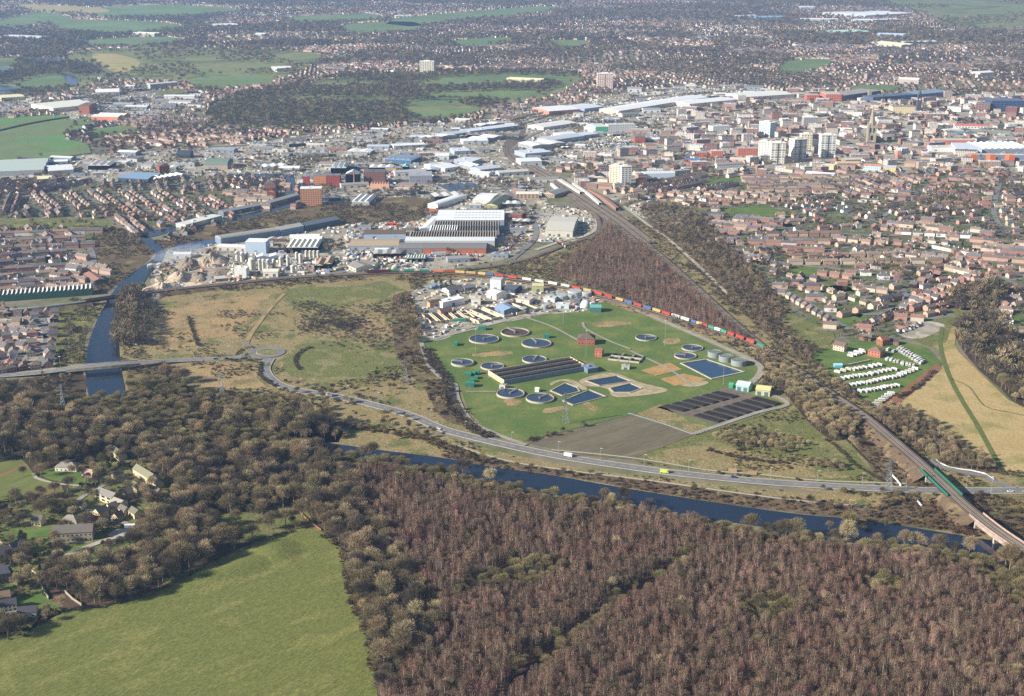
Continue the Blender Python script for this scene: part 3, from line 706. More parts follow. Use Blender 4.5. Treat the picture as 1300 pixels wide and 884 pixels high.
# right of the works
L_('rough_grass_plot', [(880,552),(1000,514),(1010,505),(1050,540),(1100,590),(1130,614),(1040,612),(900,598),(800,584)], g_roughg, .2, Z_ROUGH)
L_('straw_patch', [(820,580),(900,566),(1000,585),(1080,606),(1000,606),(900,598)], g_rough, .3, Z_ROUGH)
L_('bracken_slope', [(1060,512),(1090,520),(1130,560),(1180,600),(1200,618),(1130,612),(1096,580)], g_bracken, .26, Z_BRACK)
L_('belt_ground', [(960,450),(1000,460),(1040,494),(1090,536),(1064,560),(1030,540),(996,500),(966,478)], g_wood, .28, Z_PALE)
L_('bracken_slope', [(1120,640),(1180,632),(1225,640),(1250,680),(1215,676),(1150,668),(1100,660)], g_bracken, .36, Z_BRACK)
L_('bank_scrub_ground', [(560,578),(600,578),(700,594),(830,612),(960,628),(1100,644),(1130,662),(1000,650),(870,632),(700,603),(600,592)], g_bracken, .34, Z_BRACK)
# railway triangle and slopes
L_('birch_triangle_ground', [(762,268),(782,284),(830,318),(900,376),(962,436),(972,448),(920,424),(840,394),(770,372),(724,357),(704,347),(724,328),(750,308),(762,292)], g_birch, .24, Z_RBIRCH)
L_('wooded_slope_ground', [(812,266),(862,262),(905,290),(926,318),(960,345),(1000,395),(1034,424),(1050,448),(1020,462),(990,440),(930,385),(860,318)], g_scrub, .24, Z_MIX)
L_('rough_grass_plot', [(1000,398),(1050,420),(1060,430),(1040,446),(1010,430),(990,408)], g_roughg, .34, Z_ROUGH)
L_('caravan_field', [(1028,452),(1060,438),(1130,430),(1178,442),(1196,462),(1176,484),(1130,514),(1100,512),(1062,484)], g_lawnb, .3, sm=False)
L_('tan_meadow', [(1120,520),(1176,478),(1200,462),(1186,440),(1158,432),(1180,416),(1236,392),(1248,400),(1222,414),(1212,438),(1228,458),(1264,492),(1304,520),(1500,590),(1500,664),(1320,606),(1278,600),(1250,588),(1210,560)], g_tan, .3)
L_('green_patch', [(1150,424),(1180,404),(1232,390),(1238,396),(1210,414),(1200,436),(1180,440)], g_roughg, .36)
L_('bare_soil_bank', [(1122,514),(1150,492),(1190,462),(1196,468),(1160,498),(1132,518)], g_soil, .4)
L_('compound_ground', [(1140,420),(1165,408),(1190,410),(1200,416),(1170,430),(1146,428)], g_yard, .4)
L_('wood_ground', [(1212,420),(1240,400),(1268,408),(1290,440),(1320,456),(1500,474),(1500,590),(1310,522),(1268,492),(1232,458)], g_wood, .36, Z_BARE)
L_('wood_ground', [(1206,378),(1236,364),(1262,366),(1278,386),(1244,394),(1210,392)], g_wood, .36, Z_BARE)
L_('rail_side_ground', [(1100,524),(1130,518),(1165,530),(1210,560),(1262,596),(1224,600),(1186,584),(1140,552)], g_scrub, .36, Z_MIX)
L_('verge_ground', [(1176,592),(1230,600),(1290,600),(1400,612),(1400,624),(1180,622)], g_rough, .14, Z_ROUGH, False)
L_('verge_ground', [(1200,628),(1300,630),(1500,640),(1500,740),(1310,706),(1262,680),(1225,650)], g_scrub, .2, Z_SCRUB)
# sewage works
L_('works_grass', [(534,430),(600,412),(700,398),(740,394),(768,384),(866,420),(960,464),(966,480),(956,496),(1000,514),(880,552),(806,526),(666,561),(622,550),(594,522),(584,492),(562,476),(546,462)], g_lawn, .3, Z_LAWN, sm=False)
for p_ in ([(640,508),(655,506),(662,512),(646,515)], [(752,410),(790,408),(800,412),(760,416)], [(600,450),(640,446),(650,449),(610,454)], [(730,500),(760,520),(756,523),(726,505)], [(842,432),(860,430),(862,436),(846,438)], [(690,520),(720,516),(724,519),(694,525)]): L_('worn_grass', p_, g_straw, .34, Z_LAWN, True, 1.5)
L_('works_yard', [(522,372),(545,358),(640,352),(700,358),(768,382),(742,396),(690,400),(650,408),(600,416),(562,432),(538,434),(530,402)], g_yard, .4, Z_YARD, sm=False)
L_('ploughed_plot', [(668,563),(790,530),(806,527),(882,552),(800,584),(740,578)], g_plough, .4, sm=False)
L_('rough_grass_plot', [(808,526),(838,514),(880,538),(910,544),(880,551)], g_rough, .5, sm=False)
# ------------- the woods below the river
L_('wood_floor', [(-250,498),(0,499),(60,492),(104,506),(110,520),(160,520),(168,474),(215,470),(238,490),(245,506),(330,512),(400,532),(436,548),(430,562),(404,563),(398,572),(440,582),(500,586),(560,602),(640,622),(700,634),(800,645),(880,665),(1000,684),(1100,694),(1230,706),(1320,738),(1500,780),(1500,980),(-250,980)], g_wood, .2, Z_BARE)
L_('wood_floor', [(-250,490),(0,484),(60,478),(98,474),(111,478),(108,500),(118,520),(60,506),(-250,512)], g_wood, .24, Z_SCRUB, False)
L_('river_bank_grass', [(160,474),(168,470),(200,466),(214,470),(190,500),(164,506)], g_scrub, .24, Z_SCRUB, False)
zone([(160,504),(168,490),(215,486),(250,504),(330,514),(395,540),(340,540),(240,530),(120,540),(70,520),(90,506),(120,520)], Z_WILLOW)
L_('birch_wood_floor', [(448,606),(500,606),(560,618),(640,636),(720,652),(820,656),(900,682),(1000,696),(1100,706),(1220,722),(1320,760),(1500,800),(1500,980),(520,980),(556,800),(540,760),(500,700),(470,660)], g_birch, .3, Z_BIRCH)
zone([(396,570),(440,584),(500,590),(560,604),(640,624),(800,648),(900,670),(1000,688),(1100,698),(1230,712),(1310,742),(1500,800),(1500,830),(1300,780),(1200,722),(1000,700),(900,684),(820,660),(700,652),(620,636),(560,622),(500,606),(430,600)], Z_WILLOW)
zone([(600,740),(660,720),(720,722),(690,748),(640,760),(590,764)], Z_WILLOW)
zone([(740,790),(800,750),(846,724),(880,700),(872,722),(820,756),(760,800),(690,860),(640,860)], Z_WILLOW)
zone([(1100,740),(1160,745),(1140,764),(1090,760)], Z_WILLOW); zone([(950,770),(1010,776),(990,800),(940,792)], Z_WILLOW)
L_('woodland_ride', [(848,727),(852,730),(800,764),(742,800),(690,850),(640,900),(620,896),(680,840),(735,796),(796,758)], g_wood, .5)
L_('pasture_field', [(-250,800),(40,797),(54,778),(103,774),(122,773),(163,764),(192,752),(232,736),(268,714),(320,690),(370,674),(400,669),(412,678),(434,698),(450,768),(466,794),(474,840),(480,900),(470,980),(-250,980)], g_pasture, .3)
L_('paddock', [(255,656),(300,652),(378,646),(398,662),(400,668),(368,673),(318,689),(262,680)], g_roughg, .3, Z_PARK)
L_('village_ground', [(-250,780),(40,776),(60,790),(30,812),(-250,820)], g_roughg, .28, Z_VILL)
L_('village_ground', [(-250,636),(0,640),(84,626),(90,590),(130,574),(168,576),(204,600),(232,628),(228,648),(176,668),(182,690),(140,704),(100,726),(56,734),(90,772),(40,800),(-250,812)], g_roughg, .3, Z_VILL)
L_('striped_field', [(-250,584),(0,588),(27,583),(36,592),(44,604),(78,617),(82,626),(0,638),(-250,640)], mat('striped_crop', c(112,118,62), c(128,108,72), c(104,112,54), scale=.06, fine=.3, fa=.2, stretch=((1,9,1), R(-30))), .45)
for p in ([(46,602),(70,594),(100,600),(110,612),(104,617),(84,614),(64,610)], [(80,700),(100,691),(138,681),(142,686),(106,700),(90,706)], [(98,714),(150,694),(172,682),(176,687),(130,706),(104,716)], [(140,624),(178,612),(190,618),(150,630)], [(0,745),(16,742),(22,750),(4,758),(-20,758)], [(18,762),(50,752),(76,772),(62,777),(24,780)], [(0,676),(66,670),(70,680),(10,690)], [(30,690),(66,684),(68,692),(36,698)]):
    L_('garden_lawn', p, g_lawnb, .5, sm=False)
L_('kitchen_garden', [(56,754),(70,746),(104,770),(80,774)], mat('dug_soil', c(96,74,60), c(82,64,54), scale=.1, fine=.6), .5, sm=False)
# ------------- water
zone([(1012,458),(1026,452),(1034,470),(1060,486),(1098,514),(1094,522),(1060,500),(1030,478)], Z_MIX)
M_land = L_('river', [(181,298),(196,306),(209,318),(206,330),(198,340),(188,350),(178,368),(162,385),(153,400),(150,430),(152,460),(158,492),(165,515),(200,540),(260,556),(330,568),(392,561),(430,565),(480,572),(560,582),(620,593),(700,604),(760,615),(870,633),(1000,652),(1100,662),(1215,680),(1300,694),(1500,730),(1500,752),(1300,716),(1230,700),(1100,686),(1000,674),(880,657),(800,646),(700,632),(640,616),(560,602),(500,590),(440,580),(390,576),(320,580),(250,568),(180,552),(124,522),(112,500),(109,470),(112,440),(122,410),(130,394),(143,372),(155,358),(172,344),(194,330),(197,322),(188,314),(178,304)], M_water, .6)
raster([(90,498),(170,498),(400,556),(392,572),(250,572),(120,530)], OCC, False); zone([(90,512),(168,512),(300,548),(396,566),(392,574),(250,572),(110,530)], Z_WILLOW)
L_('canal', [(176,302),(182,296),(250,282),(300,276),(350,262),(362,252),(364,240),(362,226),(290,225),(290,221),(372,221),(376,240),(374,262),(350,268),(304,280),(252,287),(186,303)], M_water, .6, sm=False)
L_('mill_pond', [(222,312),(250,307),(274,305),(268,312),(240,318),(224,320)], M_waterb, .62)
L_('fishing_pond', [(556,236),(600,232),(612,238),(570,243)], M_waterb, .62, sm=False)
# ------------- roads
def road(name, pts, w, z=.8, m=None, lines=True, kerb=True):
    W = path3(pts, 8.); ribbon(name, W, w, z, m or M_asph)
    if kerb:
        for s in (-1, 1): ribbon('kerb', W, .35, z+.12, M_conc, off=s*(w/2+.15), z2=.3)
    if lines:
        for s in (-1, 1): ribbon('edge_line', W, .22, z+.03, M_white, off=s*(w/2-.4), occ=False)
        N = frames(W); mb = MB(); acc = 0
        for i in range(len(W)-1):
            a, b = W[i], W[i+1]; q = a.lerp(b, .5); n = N[i]*.12; zz = Vector((0,0,z+.03)); mb.face([a+zz-n, q+zz-n, q+zz+n, a+zz+n])
        mb.build('centre_line', M_white)['kind'] = 'structure'
    return W
ROAD_MAIN = [(-80,484),(0,478,.3),(50,474,2),(95,468,5),(130,465,5.5),(165,462,5),(215,459,1.5),(260,457,0),(300,455),(322,449)]
W_a = road('main_road', ROAD_MAIN, 10)
ROAD_B = [(342,456),(336,468),(340,478),(352,488),(375,496),(420,503),(470,514),(520,528),(560,545),(600,556),(660,570),(720,582),(800,594),(860,602),(960,612),(1050,618),(1130,622),(1180,624),(1240,624),(1300,624),(1420,622)]
W_b = road('main_road', ROAD_B, 11)
def circle_px(cx, cy, r, z, n=40):
    p = G(cx, cy); return [Vector((p.x+r*math.cos(2*PI*k/n), p.y+r*math.sin(2*PI*k/n), z)) for k in range(n)], p
rp, pc = circle_px(339, 448, 19, 0)
mb = MB(); mb.cyl(0,0,0,.86,19,n=48); o = mb.build('roundabout', M_asph); o.location = pc; o['kind'] = 'structure'; raster([Pn(v.x, v.y) for v in rp], OCC, True)
mb = MB(); mb.cyl(0,0,.8,1.15,10.5,n=40); o = mb.build('roundabout_island', g_roughg); o.location = pc; o['kind'] = 'structure'
mb = MB(); mb.ring(0,0,.8,1.05,11.2,.7,n=40); o = mb.build('roundabout_kerb', M_conc); o.location = pc; o['kind'] = 'structure'
mb = MB(); q = G(341,461); mb.face([(0,0,1.),(4.5,-12,1.),(-2.5,-12,1.)]); o = mb.build('splitter_island', g_roughg); o.location = q; o['kind'] = 'structure'
W_path = path3([(560,560),(640,585),(720,598),(800,608),(860,616),(930,626),(1000,635),(1060,641),(1100,644)]); ribbon('riverside_path', W_path, 2.6, .7, M_path)
ribbon('footpath', path3([(700,572),(800,582),(900,598),(960,603),(1040,611),(1150,615)]), 2.4, .7, M_path)
for p, w in (([(535,436),(540,452),(546,466),(560,480),(577,488),(580,504),(588,522),(602,538),(630,552),(668,566)], 5),
             ([(762,380),(800,391),(866,419),(920,442),(962,463),(964,476),(952,488)], 7), ([(740,410),(744,418),(770,432),(800,444)], 3),
             ([(592,498),(630,498)], 2.5), ([(620,480),(634,477)], 2.5), ([(540,434),(580,424),(612,416),(660,404),(700,398)], 4), ([(668,404),(700,415),(725,428),(740,436)], 3),
             ([(800,446),(850,470),(880,492)], 3), ([(958,494),(1000,513),(960,525),(880,552)], 5)):
    ribbon('service_track', path3(p), w, .75, M_track)
ribbon('access_road', path3([(1290,622),(1260,612),(1255,606),(1230,602),(1190,592),(1178,585)]), 7, .85, M_asph)
ribbon('lane', path3([(322,449),(316,440),(306,436)]), 5, .9, M_asph)
ribbon('dirt_track', path3([(312,440),(318,426),(332,406),(345,390),(362,372)]), 5, .6, g_straw)
ribbon('field_path', path3([(1196,416),(1194,440),(1202,470),(1216,500),(1240,540),(1262,580),(1274,600)]), 4.5, .55, mat('trodden_green', c(92,106,48), c(104,112,58), scale=.2, fine=.5))
ribbon('field_path', path3([(1208,482),(1230,492),(1250,516),(1280,524),(1320,532)]), 1.6, .55, g_roughg)
ribbon('village_drive', path3([(62,716),(90,704),(120,692),(150,682),(172,676)]), 5, .8, M_conc)
L_('village_court', [(136,680),(150,672),(172,674),(160,682),(144,686)], M_conc, .78, Z_OPEN, False)
zone([(78,704),(100,692),(140,680),(176,682),(170,690),(120,712),(90,720)], Z_OPEN)
ribbon('village_drive', path3([(42,602),(46,608),(58,612),(80,616),(104,618)]), 3, .8, M_path)
ribbon('village_lane', path3([(176,672),(150,662),(118,650),(96,640),(130,618),(172,606)]), 4, .7, M_track)
ribbon('service_track', path3([(792,262),(820,284),(848,304),(880,332),(926,376)]), 5, .8, M_conc)
ribbon('access_road', path3([(724,244),(748,262),(757,276),(757,290),(740,301),(716,306),(680,318)]), 7, .8, M_conc)
# town roads
def street(p, w=8, z=.7): ribbon('street', path3(p, 14.), w, z, M_asph)
for p in ([(1088,420),(1120,402),(1140,392),(1152,382),(1164,380),(1200,366),(1262,346)], [(1000,372),(1030,388),(1066,412),(1080,420)], [(1138,392),(1128,398),(1096,400)], [(1150,380),(1146,368),(1120,350),(1060,342),(1000,336)],
          [(1262,346),(1290,362),(1340,384)], [(1262,346),(1230,332),(1190,320),(1150,322)], [(1000,336),(980,330),(950,318)], [(1120,276),(1150,256),(1180,236),(1220,222),(1290,210)], [(1000,290),(1060,296),(1120,300),(1200,296),(1300,300)],
          [(1270,230),(1262,270),(1280,300)], [(1000,246),(1060,250),(1120,276)], [(770,262),(800,250),(880,244),(1000,246)], [(700,215),(760,208),(860,220),(940,214),(1000,216)], [(1000,216),(1100,206),(1180,204),(1320,210)],
          [(860,220),(880,190),(900,170),(980,165),(1060,176),(1100,190)], [(650,190),(680,170),(740,152),(830,148),(900,140)], [(440,345),(400,352)], [(380,252),(450,250),(540,246),(640,240),(700,220)], [(640,240),(670,270),(680,300),(650,330)],
          [(0,300),(60,306),(110,312),(120,340)], [(20,316),(112,326)], [(10,334),(100,340)], [(0,352),(90,356)], [(20,398),(76,392)], [(50,398),(60,430),(48,470)], [(0,420),(40,424),(60,430)], [(0,448),(50,444)], [(0,196),(240,188),(420,178)], [(300,222),(240,236),(180,230)]):
    street(p)
# ------------------------------------------------------------------ railways
def embank(name, W, w, m, zb=0.):
    N = frames(W); mb = MB()
    for i in range(len(W)-1):
        for s in (-1, 1):
            a0 = W[i]+N[i]*s*w/2; b0 = W[i+1]+N[i+1]*s*w/2
            a1 = W[i]+N[i]*s*(w/2+W[i].z*1.6); b1 = W[i+1]+N[i+1]*s*(w/2+W[i+1].z*1.6); a1.z = b1.z = zb
            mb.face([a0, b0, b1, a1] if s < 0 else [b0, a0, a1, b1])
    o = mb.build(name, m); o['kind'] = 'structure'
def railway(name, W, tracks, z=.5, gap=3.8, bw=None):
    w = bw or tracks*gap+3; ribbon('railway_ballast', W, w, z, M_ballast, z2=.5)
    for k in range(tracks):
        c0 = (k-(tracks-1)/2)*gap
        for s in (-.75, .75): ribbon('rail', W, .28, z+.14, M_rail, off=c0+s, z2=.14, occ=False)
RW = path3([(655,150,0),(664,166,0),(650,182,0),(652,198,0),(680,216,1),(710,232,1.5),(745,255,1.5),(785,282,1.5),(830,318,1.2),(880,362,.8),(930,408,.8),(968,440,.8),(1010,468,1.5),(1052,498,2.5),(1096,528,4),(1130,556,5.5),(1165,586,6.5),(1195,614,7),(1225,642,7.2),(1262,672,7.2),(1300,698,7.2),(1380,752,7)], 8.)
def idx_near(W, px, py=None): return min(range(len(W)), key=lambda i: abs(Pn(*W[i])[0]-px)+(abs(Pn(*W[i])[1]-py) if py else 0))
iA, iB = idx_near(RW, 1183, 604), idx_near(RW, 1206, 626); iC, iD = idx_near(RW, 1246, 660), idx_near(RW, 1284, 688); i0 = idx_near(RW, 975, 446)
embank('railway_embankment', RW[i0:iA+1], 11, g_bracken); embank('railway_embankment', RW[iB:iC+1], 11, g_bracken); embank('railway_embankment', RW[iD:], 11, g_scrub)
railway('main', RW, 2)
def idx2(W, px, py): return min(range(len(W)), key=lambda i: (Pn(*W[i])[0]-px)**2+(Pn(*W[i])[1]-py)**2)
kA, kB = idx2(RW, 662, 172), idx2(RW, 822, 312)
for off_ in (10.5, -10.5): railway('siding', [p+n*off_ for p, n in zip(RW[kA:kB], frames(RW)[kA:kB])], 2)
RB = path3([(760,262,1),(768,276,1),(764,292,1),(746,302,1),(716,312,1),(680,326,1),(640,336,1),(590,343,1),(540,347,1)], 8.); railway('curve', RB, 1)
RT = path3([(-60,400,5),(20,394,5),(80,387,5),(115,382,5),(150,377,5),(176,373,5),(230,367,4),(300,360,3),(370,353,2.5),(440,349,2.2),(500,346.5,2),(560,347,2),(620,351,2),(680,359,2),(740,370,2),(800,387,2),(860,405,1.8),(910,421,1.5),(950,435,1.2),(985,451,1.2),(1010,468,1.5)], 6.)
j1, j2 = idx_near(RT, 118), idx_near(RT, 172); embank('railway_embankment', RT[:j1+1], 7, g_scrub); embank('railway_embankment', RT[j2:], 11, g_bracken); railway('freight', RT, 1, bw=6)
RT2 = [p+n*5 for p, n in zip(RT, frames(RT))]; railway('freight', RT2[j2:idx_near(RT, 900)], 1, bw=5)
railway('main', path3([(-60,200),(60,197),(200,190),(330,184),(430,176),(540,186),(600,196),(652,206),(690,224)], 12.), 2, .4)
railway('main', path3([(655,150),(700,146),(780,132),(830,122),(900,118),(980,108)], 12.), 3, .4)
railway('main', path3([(700,232,1),(740,262,1),(758,276,1),(760,292,1),(748,304,1)], 8.), 1, .4)
# bridges ----------------------------------------------------------
def bridge(name, label, W, w, deck, m, piers, pm, par=1.1, parm=None, soff=0):
    o = empty(name, W[0], 0, label, 'bridge'); W0 = [p-W[0] for p in W]
    ribbon('deck', W0, w, soff, m, z2=deck, parent=o, kind=None, occ=False)
    for s in (-1, 1): ribbon('parapet', W0, .4, par+soff, parm or m, off=s*(w/2-.2), z2=par+.4, parent=o, kind=None, occ=False)
    N = frames(W0)
    for i, pw in piers:
        mb = MB(); q = W0[i]; n = N[i]; t = Vector((n.y, -n.x, 0)); zt = soff-deck-.02; zb = -W[i].z-.2
        a = [q+n*(pw/2)+t*.9, q-n*(pw/2)+t*.9, q-n*(pw/2)-t*.9, q+n*(pw/2)-t*.9]
        for k in range(4):
            p1, p2 = a[k], a[(k+1) % 4]; mb.face([(p1.x,p1.y,zb),(p2.x,p2.y,zb),(p2.x,p2.y,zt),(p1.x,p1.y,zt)])
        mb.build('pier', pm, o)
    return o
def rast_off(W, r=30):
    pass
M_girder = mat('dark_girder', c(62,58,54), fine=.6)
wb = W_a[idx_near(W_a, 88):idx_near(W_a, 182)+1]
bridge('road_bridge', 'long concrete road bridge crossing the blue river at the left', [p+Vector((0,0,.72)) for p in wb], 12.5, 1.8, M_conc, [(2,11),(len(wb)-3,11)], M_conc)
wb = RT[j1-1:j2+2]; bridge('rail_bridge', 'dark girder railway bridge on two stone piers over the left river', [p+Vector((0,0,.45)) for p in wb], 7.5, 1.6, M_girder, [(len(wb)//3,6),(int(len(wb)*.66),6)], M_concd, 1.5)
wb = RT[:j1]; ribbon('white_parapet_wall', wb, .5, 1.9, M_white, off=-3.4, z2=1.4, occ=False, kind=None); tag(bpy.data.objects['white_parapet_wall'], 'long white parapet along the railway left of the river bridge', 'wall')
wb = [p+Vector((0,0,.45)) for p in RW[iA-1:iB+2]]; bridge('rail_bridge', 'green girder railway bridge passing over the main road at the right', wb, 12, 1.3, M_girder, [(1,10),(len(wb)-2,10)], M_conc, 1.7, M_green_p)
wb = [p+Vector((0,0,.45)) for p in RW[iC-1:iD+2]]; bridge('rail_viaduct', 'pinkish brick railway viaduct over the river at the right edge', wb, 11.5, 3.2, mat('pink_brick', c(182,158,144), c(160,138,124), scale=.3, fine=.8), [(1,11),(len(wb)//2,11),(len(wb)-2,11)], M_conc, 1.4)
# pale retaining wall beside the road under the bridge
def wall(name, label, pts, h, t, m, cat='wall', z=0.):
    W = path3(pts, 8.); o = ribbon(name, W, t, z+h, m, z2=h+.3, occ=False, kind=None); tag(o, label, cat); return o
wall('retaining_wall', 'white concrete ramp wall beside the road near the green bridge', [(1132,604),(1138,610),(1144,618)], 1.5, .8, M_white)
wall('retaining_wall', 'pale sloping wall below the road beside the right-hand pylon', [(1157,629),(1164,636),(1170,644)], 1.5, .8, M_white)
wall('retaining_wall', 'white kerbed wall curving round the access road near the tan field', [(1188,584),(1204,594),(1232,598),(1250,602),(1262,610)], 1.1, .5, M_white)
wall('concrete_channel', 'long pale concrete wall crossing the ploughed plot beside the sludge beds', [(798,525),(840,538),(880,552)], .6, 1.6, M_steel, 'wall')
wall('field_wall', 'dark fence line running down the rough grass left of the right railway', [(1060,545),(1080,565),(1100,585),(1125,605)], 1.3, .7, M_hedge, 'fence')
# ------------------------------------------------------------------ freight train
M_cont = {n: mat(n+'_container', cc, fine=.5, fa=.25, rnd=.18) for n, cc in dict(red=c(182,76,60), green=c(70,144,110), yellow=c(204,176,112), white=c(220,218,208), blue=c(82,104,148), orange=c(206,126,80)).items()}
def cont_data(col, L):
    mb = MB(); n = int(L/.6)
    mb.box(-L/2, -1.2, 0, L/2, 1.2, 2.6, True)
    for k in range(n):
        x = -L/2+.3+k*(L-.6)/max(1, n-1); mb.box(x-.1, -1.25, .15, x+.1, -1.2, 2.45); mb.box(x-.1, 1.2, .15, x+.1, 1.25, 2.45)
    d = MB(); d.box(-L/2-.05, -1.1, .1, -L/2-.003, 1.1, 2.5, True)
    return mb.data('container', M_cont[col]), d.data('door', M_cont[col])
CD = {}
wag = MB(); wag.box(-6.8, -1.1, .95, 6.8, 1.1, 1.2, True); wag.box(-6.8,-.25,.55,6.8,.25,.95,True)
wagd = wag.data('deck', M_girder)
bog = MB()
for x in (-.9, .9):
    for y in (-.8, .72):
        j = len(bog.v)
        for yy in (y, y+.08):
            for k in range(10): a = 2*PI*k/10; bog.v.append((x+.42*math.cos(a), yy, .42+.42*math.sin(a)))
        for k in range(10): q = (k+1) % 10; bog.f.append((j+k, j+q, j+10+q, j+10+k)); bog.mi.append(0)
bog.box(-1.25,-.69,.36,1.25,.69,.6,True); bog.box(-1.3,-.9,.35,1.3,-.7,.75,True); bog.box(-1.3,.7,.35,1.3,.9,.75,True); bogd = bog.data('bogie', M_brown)
train = [(500,'green'),(519,'green'),(539,'green'),(557,'orange'),(571,'red'),(584,'yellow'),(598,'yellow'),(612,'yellow'),(622,'blue'),(634,'red'),(651,'red'),(669,'white'),(685,'white'),(702,'white'),(718,'white'),(732,'red'),(746,'yellow'),(760,'red'),(773,'red'),(787,'yellow'),
 (798,'blue'),(810,'red'),(822,'blue'),(834,'yellow'),(846,'red'),(858,'white'),(870,'white'),(881,'blue'),(888,'yellow'),(895,'red'),(903,'green'),(911,'white'),(919,'green'),(928,'red'),(940,'red'),(953,'red'),(966,'green')]
cnt = {}
def track_at(px):
    i = idx_near(RT, px); i = max(1, min(len(RT)-2, i))
    best = None
    for k in (i-1, i):
        a, b = RT[k], RT[k+1]; pa, pb = Pn(*a)[0], Pn(*b)[0]
        if min(pa, pb) <= px <= max(pa, pb): best = a.lerp(b, (px-pa)/(pb-pa)); d = b-a
    if best is None: best = RT[i]; d = RT[i+1]-RT[i-1]
    return best+Vector((0,0,.64)), math.atan2(d.y, d.x)
for k, (px, col) in enumerate(train):
    p, a = track_at(px)
    gap = min([abs(px-q[0]) for q in train if q[0] != px]); p2, _ = track_at(px+gap*.5); L = min(12.2, 2*(p2-p).length*.9)
    short = L < 10; sx = min(1, (L+.6)/13.6)
    w = empty('freight_wagon', p, a, f'flat container wagon, {ORD[k] if k < 30 else "number "+str(k+1)} from the left under a {col} container', 'wagon', 'wagons of the freight train')
    if k >= 30: w['label'] = f'flat wagon under a {col} container, {ORD[len(train)-1-k]} from the right end of the train'
    child('deck', wagd, w, scl=(sx,1,1)); child('bogie', bogd, w, (-4.8*sx,0,0)); child('bogie', bogd, w, (4.8*sx,0,0))
    LL = 12.2 if not short else (round(L, 1)); key = (col, LL)
    if key not in CD: CD[key] = cont_data(col, LL)
    cnt[col] = cnt.get(col, 0)+1
    o = empty('shipping_container', p+Vector((0,0,1.22)), a, f'{ORD[cnt[col]-1]} {col} shipping container from the left on the long freight train', 'container', 'containers on the freight train')
    child('container_body', CD[key][0], o); child('door', CD[key][1], o)
for k, px in enumerate((474, 488)):
    p, a = track_at(px); o = empty('locomotive', p, a, ['dark maroon leading locomotive at the left end of the freight train', 'dark maroon rear locomotive just left of the green containers'][k], 'locomotive')
    b = MB(); b.box(-8.5,-1.35,.9,8.5,1.35,3.6,True); b.box(-9,-1.2,.9,-8.5,1.2,2.6,True); b.box(8.5,-1.2,.9,9,1.2,2.6,True); b.build('body', mat('maroon_paint', c(92,44,42), fine=.4), o)
    r = MB(); r.box(-7,-1,3.6,7,1,3.95); r.build('roof', M_girder, o)
    for s in (-1, 1): c_ = MB(); c_.box(s*8.3-.25,-1.2,2.62,s*8.3+.75*s if s>0 else s*8.3+.25,1.2,3.3,True); c_.build('windscreen', M_dark, o); child('bogie', bogd, o, (s*6,0,0))
